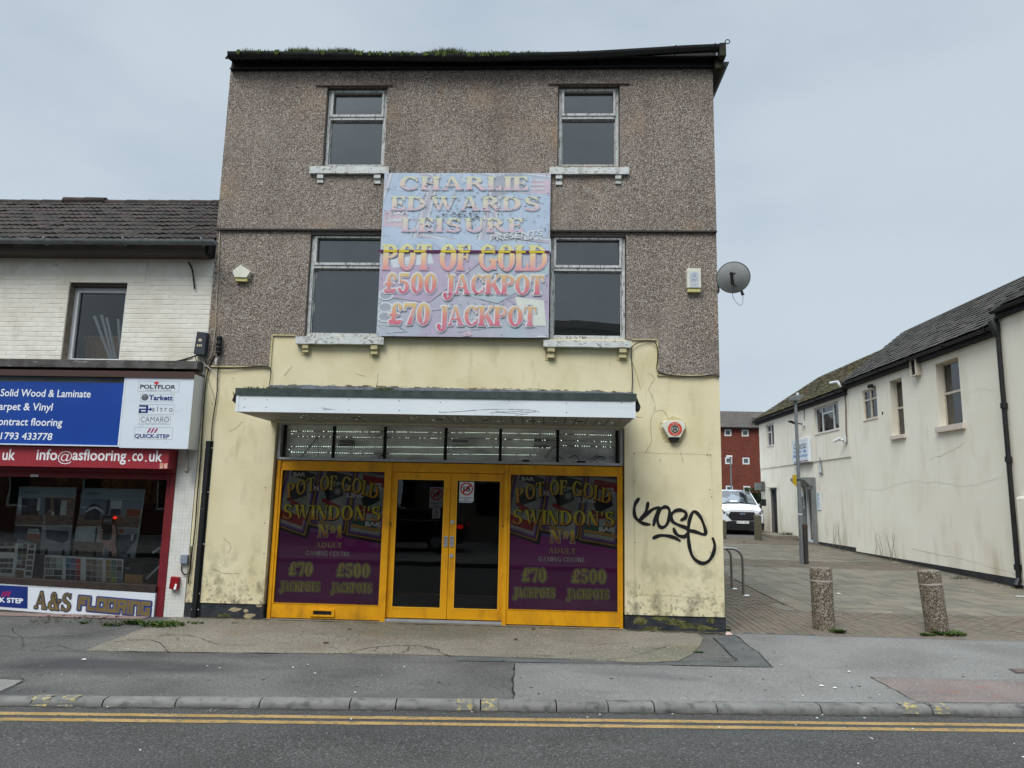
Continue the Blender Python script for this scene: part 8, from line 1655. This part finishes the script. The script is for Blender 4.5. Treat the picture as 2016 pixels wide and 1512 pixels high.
for (px, py, tp_, label) in ((1493, 1063, 1014, 'square weathered timber bollard in front of the van'), (1423, 1061, 1024, 'timber bollard at the arcade edge, left of the van')):
    p_ = gnd(px, py); zt_ = FZ(px, tp_, p_.y); g_ = gz(0, p_.y); m = MB(); w_ = .12
    m._add([Vector(q) for q in ((p_.x-w_, p_.y-w_, g_-.02), (p_.x+w_, p_.y-w_, g_-.02), (p_.x+w_, p_.y+w_, g_-.02), (p_.x-w_, p_.y+w_, g_-.02), (p_.x-w_, p_.y-w_, zt_-.03), (p_.x+w_, p_.y-w_, zt_-.03), (p_.x+w_, p_.y+w_, zt_+.02), (p_.x-w_, p_.y+w_, zt_+.02))], [(0, 1, 2, 3), (4, 5, 6, 7), (0, 1, 5, 4), (1, 2, 6, 5), (2, 3, 7, 6), (3, 0, 4, 7)])
    tag(m.build('timber_bollard', M_oldwood, bevel=.012), label, 'bollard', 'timber bollards across the car park entrance')
# ================================================================== VAN
VX, VY = 8.70, 21.8; VG = gz(0, VY)
van = thing('parked_van', (VX, VY, VG), 'white panel van parked facing the street beyond the timber bollards', 'van')
M_vw = mat('van_white', C(214, 220, 226), C(220, 226, 231), scale=2, rough=.25, spec=.5); M_vb = mat('van_black_plastic', C(22, 23, 26), C(30, 31, 34), scale=4, rough=.55); M_vg = glass('van_glass', tint=(.35, .38, .40, 1), ior=1.9)
ST = [(0.0, [(0, .30), (.72, .30), (.84, .45), (.88, .66), (.86, .90), (.74, 1.03), (.40, 1.08), (0, 1.09)]), (.12, [(0, .24), (.88, .24), (.94, .45), (.96, .70), (.95, .98), (.84, 1.12), (.45, 1.18), (0, 1.19)]), (.70, [(0, .22), (.94, .22), (.98, .5), (.995, .8), (.985, 1.12), (.92, 1.27), (.5, 1.33), (0, 1.34)]),
      (1.42, [(0, .22), (.95, .22), (.985, .5), (1.0, .8), (.985, 1.18), (.80, 1.82), (.48, 1.90), (0, 1.92)]), (1.95, [(0, .22), (.95, .22), (.985, .5), (1.0, .8), (.99, 1.22), (.84, 1.86), (.5, 1.95), (0, 1.97)]), (4.9, [(0, .22), (.95, .22), (.985, .5), (1.0, .8), (.99, 1.22), (.84, 1.86), (.5, 1.95), (0, 1.97)])]
def V(x, y, z): return Vector((VX+x, VY+y, VG+z))
m = MB(); K = 14
for y_, h_ in ST:
    full = h_[:-1]+[h_[-1]]+[(-a, b) for a, b in h_[-2:0:-1]]
    for a, b in full: m.v.append(tuple(V(a, y_, b)))
K = len(ST[0][1])*2-2
for i in range(len(ST)-1):
    for k in range(K): m.f.append((i*K+k, i*K+(k+1) % K, (i+1)*K+(k+1) % K, (i+1)*K+k)); m.mi.append(0)
m.f += [tuple(range(K)), tuple((len(ST)-1)*K+k for k in range(K))]; m.mi += [0, 0]; m.build('body', M_vw, van, smooth=True)
m = MB(); rows_v = [[(-.84, .735, 1.315), (-.45, .715, 1.368), (0, .70, 1.378), (.45, .715, 1.368), (.84, .735, 1.315)], [(-.74, 1.40, 1.835), (-.42, 1.37, 1.905), (0, 1.36, 1.915), (.42, 1.37, 1.905), (.74, 1.40, 1.835)]]
m._add([V(x, y-.012, z+.012) for r_ in rows_v for x, y, z in r_], [(i, i+1, 6+i, 5+i) for i in range(4)]); m._add([V(x, y+.0, z-.0) for r_ in rows_v for x, y, z in r_], [(i, i+1, 6+i, 5+i) for i in range(4)])
ws = m.build('windscreen', mat('windscreen_painted_sky', C(84, 94, 102), C(118, 128, 136), scale=.8, rough=.06, spec=1.0, layers=[(C(22, 26, 28), 1.5, .50, .56, .95, W3, None)]), van, fix=False)  # sky reflection and dark patches painted into the screen colour
m = MB(); m.tube([V(-.80, .68, 1.315), V(0, .655, 1.37), V(.80, .68, 1.315)], .014, 5); m.build('wiper', M_vb, van)
m = MB(); m._add([V(-.33, .655, 1.40), V(-.02, .65, 1.405), V(-.02, .72, 1.475), V(-.33, .725, 1.47)], [(0, 1, 2, 3)]); tag(m.build('dashboard_paper', M_paper, van, fix=False))
def vf(c): return lambda a, b, d=0: V(a, c-d, b)
gr = MB(); hexa = [(-.62, .80), (-.46, .62), (.46, .62), (.62, .80), (.50, .985), (-.50, .985)]; gr._add([V(a, -.035, b) for a, b in hexa]+[V(a*1.02, .03, b) for a, b in hexa], [(0, 1, 2, 3, 4, 5), (6, 7, 8, 9, 10, 11)]+[(i, (i+1) % 6, 6+(i+1) % 6, 6+i) for i in range(6)]); go = gr.build('grille', M_vb, van)
for z_ in (.71, .80, .90):
    w_ = .50 if z_ < .75 else .56; m = MB(); m.wbox(VX-w_, VY-.055, VG+z_-.012, VX+w_, VY-.03, VG+z_+.012); m.build('grille_bar', bare('grille_bar_grey', 60, 62, 66) if not bpy.data.materials.get('grille_bar_grey') else bpy.data.materials['grille_bar_grey'], go)
m = MB(); [m._add([V(a, -.062-.0002*i, b) for a, b in q], [(0, 1, 2, 3)]) for i, q in enumerate(ring_(0, .90, .115, .045, 0, 0, 0, 360, 18))]; m.build('badge', bare('badge_silver', 176, 182, 190, metal=.4), go, fix=False)
m = MB(); [m._add([V(a, -.068-.0002*i, b) for a, b in q], [(0, 1, 2, 3)]) for i, q in enumerate(ring_(0, .90, .098, .034, 0, 0, 0, 360, 18))]; m.build('badge_field', bare('badge_navy', 60, 78, 116), go, fix=False)
for s_ in (-1, 1):
    q = [(.60*s_, .86), (.66*s_, .80), (.87*s_, .84), (.93*s_, 1.06), (.86*s_, 1.10)]; m = MB(); m._add([V(a, -.015+.10*max(0, abs(a)-.6)*1.6, b) for a, b in q]+[V(a, .14, b) for a, b in q], [(0, 1, 2, 3, 4), (5, 6, 7, 8, 9)]+[(i, (i+1) % 5, 5+(i+1) % 5, 5+i) for i in range(5)]); hl = m.build('headlight', mat('headlight_glass', C(64, 68, 74), C(120, 126, 132), scale=9, rough=.15, spec=.8) if s_ < 0 else bpy.data.materials['headlight_glass'], van)
    m = MB(); m.tube([V(s_*.78, -.0, .94), V(s_*.78, .02, .94)], .055, 12); m.build('lamp_lens', bare('lens_pale', 190, 194, 196, rough=.2) if s_ < 0 else bpy.data.materials['lens_pale'], hl)
    m = MB(); m.tube([V(s_*.98, .78, 1.36), V(s_*1.14, .70, 1.38)], .03, 6); m.wbox(min(VX+s_*1.06, VX+s_*1.24), VY+.64, VG+1.26, max(VX+s_*1.06, VX+s_*1.24), VY+.76, VG+1.56); m.build('door_mirror', M_vb, van, bevel=.02)
    for y_ in (.98, 3.9):
        m = MB(); m.tube([V(s_*.80, y_, .33), V(s_*.985, y_, .33)], .33, 24); w_o = m.build('wheel', M_vb, van); m = MB(); m.tube([V(s_*.984, y_, .33), V(s_*.992, y_, .33)], .20, 20); m.build('rim', M_galv, w_o)
    m = MB(); m._add([V(s_*1.003, .95, 1.25), V(s_*1.003, 1.75, 1.25), V(s_*.885, 1.75, 1.74), V(s_*.885, 1.50, 1.72)], [(0, 1, 2, 3)]); m.build('side_window', M_vb, van, fix=False)
m = MB(); bp_ = [(-.90, .20), (.90, .20), (.93, .50), (.60, .585), (-.60, .585), (-.93, .50)]; m._add([V(a, -.045, b) for a, b in bp_]+[V(a, .16, b) for a, b in bp_], [(0, 1, 2, 3, 4, 5), (6, 7, 8, 9, 10, 11)]+[(i, (i+1) % 6, 6+(i+1) % 6, 6+i) for i in range(6)]); m.build('bumper', M_vb, van, bevel=.015)
class VF_:
    def __call__(s, a, b, c=0): return V(a, -.052-c, b)
VFR = VF_(); m = MB(VFR); m.box(-.26, .49, 0, .26, .60, .012); npl = m.build('number_plate', M_card, van); m = MB(VFR); sans(m, VFR, 'BG19 XSC', -.235, .508, .235, .582, .014, offset=.01); m.build('plate_lettering', bare('plate_black', 20, 20, 22), npl, fix=False)
# things at the right of the van
p_ = Vector((9.95, 24.8, gz(0, 24.8))); t = thing('refuse_bin', p_, 'mustard coloured bin with pale rubbish on top behind the white van', 'bin'); m = MB(); m._add([Vector(q)+p_ for q in ((-.28, -.3, 0), (.28, -.3, 0), (.28, .3, 0), (-.28, .3, 0), (-.36, -.36, .95), (.36, -.36, .95), (.36, .36, .95), (-.36, .36, .95))], [(0, 1, 2, 3), (4, 5, 6, 7), (0, 1, 5, 4), (1, 2, 6, 5), (2, 3, 7, 6), (3, 0, 4, 7)]); m.build('body', bare('mustard', 150, 106, 34), t, bevel=.02)
m = MB(); m.tube([p_+Vector((-.4, -.3, .95)), p_+Vector((.3, -.35, 1.25))], .05, 6); m.tube([p_+Vector((-.42, -.2, 1.0)), p_+Vector((-.2, -.2, 1.12)), p_+Vector((.1, -.25, 1.1))], [.09, .12, .06], 7); m.build('rubbish', bare('rubbish_pale', 196, 190, 206), t)
p_ = Vector((9.75, 27.0, gz(0, 27))); m = MB(); m.lathe(p_, [(.16, 0), (.16, 1.35), (.12, 1.42)], 16); tag(m.build('black_post', M_blackb, smooth=True), 'stout black post between the van and the pale building', 'post')
# ================================================================== FLATS, HEDGE, FAR LAMP
FY = 60.0; ff = Fr((0, FY, 0), (1, 0, 0), (0, -1, 0)); gf = gz(0, FY)
flat_ = thing('block_of_flats', (20, FY, gf), 'three storey red brick block of flats with small square white windows beyond the car park', 'building')
M_rb = mat('red_brick_far', C(112, 60, 48), C(98, 53, 43), scale=2, rough=.95, layers=[(C(146, 84, 64), 6, .55, .7, .5, (1, 1, 3), None), (C(80, 42, 36), 1.2, .5, .7, .4, W3, None)], bump=.3, bscale=9, stretch=(1, 1, 3))
M_fr = mat('grey_roof_far', C(72, 66, 62), C(84, 78, 72), scale=2, rough=.95, layers=[(C(56, 52, 50), 3, .5, .7, .5, (.4, 1, 3), None)])
wins = []
for px, py in ((1433, 852), (1467, 853), (1435, 907), (1469, 907), (1437, 963), (1471, 964)): x, z = FX(px, py, FY), FZ(px, py, FY); wins.append((x-.30, z-.29, x+.30, z+.29))
dx = wins[1][0]-wins[0][0]; allw = list(wins)
for k in (-3, -2, -1, 2, 3, 4): 
    for w_ in (wins[0], wins[2], wins[4]): allw.append((w_[0]+dx*k, w_[1], w_[2]+dx*k, w_[3]))
xs_f = sorted({round(w_[0], 1) for w_ in allw}); z_e = FZ(1455, 842, FY); fx0_, fx1_ = FX(1400, 900, FY)-24, FX(1500, 900, FY)+9
m = MB(ff); hs = []
for col in range(-13, 5):
    for r_ in range(3): b_ = wins[r_*2]; hs.append((wins[0][0]+dx*col, b_[1], wins[0][0]+dx*col+.60, b_[3]))
m = grid_wall(ff, fx0_, gf-.5, fx1_, z_e, hs, 0, -.3); m.build('wall', M_rb, flat_)
for h_ in hs:
    m = MB(ff); ringframe(m, h_[0]-.03, h_[1]-.03, h_[2]+.03, h_[3]+.03, .12, .12, .12, .12, -.12, .01); o = m.build('window', M_white, flat_); m = MB(ff); m.box(h_[0]+.06, h_[1]+.06, -.1, h_[2]-.06, h_[3]-.06, -.08); m.build('pane', mat('far_pane', C(92, 100, 104), C(40, 46, 46), scale=.8, rough=.1, spec=.7) if not bpy.data.materials.get('far_pane') else bpy.data.materials['far_pane'], o)
zr_ = FZ(1455, 810, FY+3.6)
m = MB(); m.quad((fx0_, FY-.3, z_e-.05), (fx1_, FY-.3, z_e-.05), (fx1_, FY+3.6, zr_), (fx0_, FY+3.6, zr_)); m.quad((fx0_, FY+3.6, zr_), (fx1_, FY+3.6, zr_), (fx1_, FY+8, z_e), (fx0_, FY+8, z_e)); m.quad((fx0_, FY, z_e-.1), (fx0_, FY+8, z_e-.1), (fx0_, FY+3.6, zr_)); fr_ = m.build('roof', M_fr, flat_, fix=False)
m = MB(ff); m.box(fx0_, z_e-.10, 0, fx1_, z_e+.02, .35); m.build('fascia_board', M_blackb, flat_)
xg_ = FX(1487, 828, FY+1); m = MB(); m._add([Vector(q) for q in ((xg_-.6, FY+.2, FZ(1478, 822, FY)), (xg_+3.5, FY+.2, FZ(1478, 822, FY)), (xg_+3.5, FY+2.8, zr_-.3), (xg_+.4, FY+2.8, zr_-.3), (xg_+.5, FY+.5, z_e+.2), (xg_+3.5, FY+.5, z_e+.2))], [(0, 1, 2, 3), (0, 1, 5, 4)]); m.build('gable', M_fr, flat_, fix=False)
m = MB(); hx0, hx1 = FX(1470, 975, 46), 30; zh = FZ(1485, 963, 46)
rr2 = random.Random(5); m.wbox(hx0+.2, 46.3, .6, hx1, 47.2, zh-.25)
hb = m.build('hedge_core', bare('hedge_dark', 26, 34, 20), fix=False)
hd = thing('hedge', (14, 46, gz(0, 46)), 'clipped dark green hedge behind the van and the bin', 'hedge'); hb.parent = hd; hb.location = hb.location-WL[hd.name]; hb.name = 'stems'
m = MB()
for _ in range(5200):
    x = hx0+rr2.random()*9; y = 46+rr2.random()*.3; z = .75+rr2.random()*(zh-.75); s_ = .07*rr2.uniform(.6, 1.4)
    if rr2.random() < .3: y = 46+rr2.random()*1.2; z = zh+rr2.uniform(-.15, .10)
    a = Vector((rr2.gauss(0, 1), rr2.gauss(0, 1), rr2.gauss(0, 1))).normalized(); b = a.cross(Vector((0, .3, 1))).normalized(); c_ = Vector((x, y, z)); m.quad(c_-a*s_, c_+b*s_*.5, c_+a*s_, c_-b*s_*.5)
m.build('leaves', mat('hedge_leaf', C(40, 58, 28), C(64, 84, 42), scale=3, rough=.9), hd, fix=False)
ly2 = 42.0; x_ = FX(1439, 930, ly2); zt_ = FZ(1438, 899, ly2); t = thing('street_lamp', (x_, ly2, gz(0, ly2)), 'distant thin street lamp in front of the red brick flats', 'street lamp'); m = MB(); m.tube([(x_, ly2, gz(0, ly2)), (x_, ly2, zt_)], [.07, .05], 8); m.build('pole', M_galv, t); m = MB(); m.wbox(x_-.28, ly2-.12, zt_-.02, x_+.10, ly2+.12, zt_+.08); m.build('lamp_head', M_card, t)
m = MB(); m.wbox(-14, 58, .9, 40, 58.3, 2.0); tag(m.build('garden_wall', M_rb), 'low brick wall in front of the red brick flats', 'wall')
# ================================================================== ACROSS THE ROAD (seen in the glass)
M_ob = [mat('opposite_brick_%d' % i, C(*a), C(*b), scale=3, rough=.95) for i, (a, b) in enumerate((((92, 62, 50), (78, 54, 44)), ((120, 112, 98), (104, 98, 86)), ((70, 60, 54), (60, 52, 46))))]
OY = -19.5; fo = Fr((0, OY, 0), (1, 0, 0), (0, 1, 0))
def opp(x0, x1, h, mi, label, nx_, fl):
    t = thing('opposite_building', ((x0+x1)/2, OY, -.05), label, 'building'); hs = []; wv = (x1-x0)/nx_
    for i in range(nx_):
        for f in range(fl):
            cx = x0+wv*(i+.5); z0 = 1.0+f*2.9
            if z0+1.4 > h-.3: continue
            hs.append((cx-.5, z0, cx+.5, z0+1.35))
    m = grid_wall(fo, x0, -.1, x1, h, hs, 0, -.3); m.build('wall', M_ob[mi], t)
    for q in hs:
        m = MB(fo); ringframe(m, q[0], q[1], q[2], q[3], .07, .07, .07, .07, -.18, -.1); o = m.build('window', M_white, t); m = MB(fo); m.box(q[0]+.07, q[1]+.07, -.16, q[2]-.07, q[3]-.07, -.15); m.build('pane', M_dark, o)
    m = MB(); m.quad((x0, OY+.3, h), (x1, OY+.3, h), (x1, OY-4, h+2.2), (x0, OY-4, h+2.2)); m.quad((x0, OY-8, h), (x1, OY-8, h), (x1, OY-4, h+2.2), (x0, OY-4, h+2.2)); m.wbox(x0, OY-8, -.1, x1, OY-7.9, h); m.wbox(x0, OY-7.9, -.1, x0+.2, OY-.31, h); m.wbox(x1-.2, OY-7.9, -.1, x1, OY-.31, h); m.build('roof', M_tile, t, fix=False)
opp(-24, -11, 5.2, 0, 'low red brick house across the road, mirrored faintly in the shop glass', 4, 2); opp(-10.9, -7.8, 5.6, 1, 'narrow buff house across the road, left of the curved corner building', 1, 2); opp(8.3, 20, 5.4, 2, 'dark brick house across the road right of the curved building', 4, 2)
t = thing('opposite_building', (0, OY, -.05), 'tall curved corner building across the road mirrored in the lower right upstairs window', 'building')
m = MB(); 
def arcpt(a, r_, z): return (0.2+r_*cos(a), OY-7.5+r_*sin(a), z)
for (r_, z0, z1) in ((7.4, -.1, 8.45), (7.7, 8.45, 8.6), (7.5, 8.6, 9.0), (7.75, 9.0, 9.3)):
    for i in range(20):
        a0, a1 = radians(10)+radians(170)*i/20, radians(10)+radians(170)*(i+1)/20; m.quad(arcpt(a0, r_, z0), arcpt(a1, r_, z0), arcpt(a1, r_, z1), arcpt(a0, r_, z1)); m.quad(arcpt(a0, r_, z1), arcpt(a1, r_, z1), arcpt(a1, r_-1, z1), arcpt(a0, r_-1, z1)); m.quad(arcpt(a0, r_, z0), arcpt(a1, r_, z0), arcpt(a1, r_-1, z0), arcpt(a0, r_-1, z0))
m.build('wall', M_ob[1], t, fix=False)
for i in range(7):
    a = radians(30+20*i)
    for z0 in (1.0, 3.6, 6.1):
        q = [arcpt(a-.07, 7.43, z0), arcpt(a+.07, 7.43, z0), arcpt(a+.07, 7.43, z0+1.4), arcpt(a-.07, 7.43, z0+1.4)]; m = MB(); m.quad(*q); m.build('window', M_dark, t, fix=False)
# dark saloon parked across the road, mirrored in the doors
CXc, CYc = -4.9, -14.4
car = thing('parked_car', (CXc, CYc, -.05), 'dark saloon car across the road whose tail lamp glows in the arcade doors', 'car')
def cv(x, y, z): return (CXc+x, CYc+y, -.05+z)
side = [(-2.3, .35), (2.25, .35), (2.32, .62), (2.25, .95), (1.75, 1.02), (1.15, 1.42), (-.2, 1.46), (-1.0, 1.05), (-2.0, .86), (-2.32, .66)]
m = MB(); n_ = len(side); M_car = mat('car_black_paint', C(22, 24, 30), C(16, 18, 24), scale=2, rough=.15, spec=.6)
for w_, sl in ((.88, 0),):
    P = []
    for s_ in (-1, -.8, .8, 1):
        for x, z in side: k_ = .86 if z > 1.1 else 1.0; P.append(cv(x*(1 if abs(s_) < 1 else .985), s_*.90*k_, z-(0.04 if abs(s_) == 1 else 0)))
    f = [(j*n_+i, j*n_+(i+1) % n_, (j+1)*n_+(i+1) % n_, (j+1)*n_+i) for j in range(3) for i in range(n_)]+[tuple(range(n_)), tuple(3*n_+i for i in range(n_))]; m._add(P, f)
m.build('body', M_car, car, smooth=True)
for s_ in (-1, 1):
    for x in (-1.45, 1.40): m = MB(); m.tube([cv(x, s_*.72, .33), cv(x, s_*.91, .33)], .33, 20); wo_ = m.build('wheel', M_vb, car); m = MB(); m.tube([cv(x, s_*.912, .33), cv(x, s_*.92, .33)], .2, 10); m.build('rim', M_galv, wo_)
    m = MB(); yq = s_*.905; m._add([cv(-.85, s_*.80, 1.08), cv(1.45, s_*.80, 1.08), cv(1.05, s_*.79, 1.34), cv(-.15, s_*.79, 1.38)], [(0, 1, 2, 3)]); m.build('side_window', mat('car_window', C(60, 66, 72), rough=.1, spec=.8) if s_ < 0 else bpy.data.materials['car_window'], car, fix=False)
    m = MB(); m.wbox(*cv(1.95, s_*.88-.03, .78), *cv(2.27, s_*.88+.03, .92)); m.build('tail_lamp', mat('tail_lamp_red', C(200, 20, 20), rough=.3, emit=(C(255, 40, 30), 1.2)) if s_ < 0 else bpy.data.materials['tail_lamp_red'], car)
    m = MB(); m.wbox(*cv(-.95, s_*.905-.006, 1.045), *cv(1.5, s_*.905+.006, 1.06)); m.build('chrome_strip', M_alu, car)
# ================================================================== LITTER
M_lit = bare('litter_white', 196, 196, 192); m = MB(); r3 = random.Random(3)
def fleck(x, y, z, s_):
    a = r3.uniform(0, 6.28); c_, q_ = cos(a)*s_, sin(a)*s_; m._add([(x-c_, y-q_, z), (x+q_*.6, y-c_*.6, z+s_*.25), (x+c_, y+q_, z+.001), (x-q_*.5, y+c_*.5, z)], [(0, 1, 2, 3)])
for _ in range(90):
    x = r3.uniform(-6, 8); y = r3.uniform(yk(x)+.05, -.2); fleck(x, y, gz(x, y)+.013, r3.uniform(.004, .016))
for _ in range(70):
    x = r3.uniform(-5, 6); y = yk(x)-.2-r3.random()**2*1.4; fleck(x, y, ROADZ+.022, r3.uniform(.004, .016))
for _ in range(40):
    x = r3.uniform(2.9, 10); y = r3.uniform(.2, 9); fleck(x, y, gz(x, y)+.008, r3.uniform(.006, .02))
for _ in range(60):
    y = r3.uniform(5.5, 17); x = WX-.1-abs(r3.gauss(0, .35)); fleck(x, y, gz(x, y)+.008, r3.uniform(.008, .03))
for px, py, s_ in ((165, 1301, .03), (605, 1311, .03), (648, 1348, .02), (1618, 1353, .03), (1644, 1357, .025), (1672, 1325, .03), (1465, 1068, .10), (1651, 1170, .05), (1650, 1203, .03), (1715, 1457, .03)): p_ = gnd(px, py); fleck(p_.x, p_.y, p_.z+.016, s_)
tag(m.build('litter_flecks', M_lit, fix=False), kind='stuff')
m = MB()
for _ in range(170):
    p_ = gnd(r3.uniform(60, 240), r3.uniform(1213, 1228)); fleck(p_.x, p_.y, p_.z+.012, r3.uniform(.008, .03))
for px, py in ((690, 1241), (1016, 1261), (462, 1228), (1050, 1240), (640, 1268)): p_ = gnd(px, py); [fleck(p_.x+r3.gauss(0, .02), p_.y+r3.gauss(0, .02), p_.z+.016, .025) for _ in range(5)]
tag(m.build('dead_leaves', mat('dead_leaf', C(66, 46, 34), C(44, 34, 28), scale=20, rough=1), fix=False), kind='stuff')
p_ = gnd(1990, 1178); m = MB(); m.tube([gnd(2000, 1176)+Vector((0, 0, .02)), gnd(2030, 1177)+Vector((0, 0, .02))], .012, 6); tag(m.build('drinking_straw', M_lit), 'white stick lying on the slabs at the right edge', 'litter')
def ragged(name, pts, w0, w1, mt, par, zf, seed):
    q = random.Random(seed); m = MB(); prev = None
    for i, (x, y, nx_, ny_) in enumerate(pts):
        w_ = q.uniform(w0, w1); a = (x, y, zf(x, y)); b = (x+nx_*w_, y+ny_*w_, zf(x+nx_*w_, y+ny_*w_))
        if prev: m.quad(prev[0], a, b, prev[1])
        prev = (a, b)
    return m.build(name, mt, par, fix=False)
M_dirt = mat('damp_dirt', C(70, 64, 50), C(94, 86, 70), scale=9, rough=1, layers=[(C(52, 58, 34), 5, .5, .64, .7, W3, None), (C(38, 36, 32), 30, .52, .66, .6, W3, None)])
zp_ = lambda x, y: (gz(x, y) if y < 0 else 0)+.0125
ragged('dirt_along_wall', [(-4.95+i*.06, .0, 0, -1) for i in range(17)], .01, .07, M_dirt, pav, zp_, 1)
ragged('dirt_along_wall', [(-3.95+i*.06, -.02+(-.0), 0, -1) for i in range(86)], .004, .035, M_dirt, pav, zp_, 2)
ragged('dirt_along_wall', [(1.2+i*.05, .0, 0, -1) for i in range(28)], .02, .13, M_dirt, pav, zp_, 3)
ragged('gutter_grit', [(-9+i*.06, yk(-9+i*.06)-.143, 0, -1) for i in range(300)], .01, .07, mat('gutter_grit', C(44, 42, 38), C(64, 60, 54), scale=14, rough=1), yl, lambda x, y: ROADZ+.003, 4)
ragged('dirt_along_wall', [(WX-.03, 3+i*.12, -1, 0) for i in range(178)], .04, .30, M_dirt, plaza, lambda x, y: gz(x, y)+.006, 5)
m = MB(GP)
for _ in range(120):
    x = r3.uniform(-7, 8); y = r3.uniform(yk(x)+.1, -.9); blob(m, x, y, r3.uniform(.008, .02), r3.uniform(.008, .018), .0135+r3.uniform(0, .0008), 7, .2)
tag(m.build('gum_spots', mat('trodden_gum', C(120, 118, 112), C(52, 52, 50), scale=7, rough=.9), pav, fix=False), kind='stuff')
print('objects', len(bpy.data.objects), 'tris', sum(len(o.data.polygons) for o in bpy.data.objects if o.type == 'MESH'))
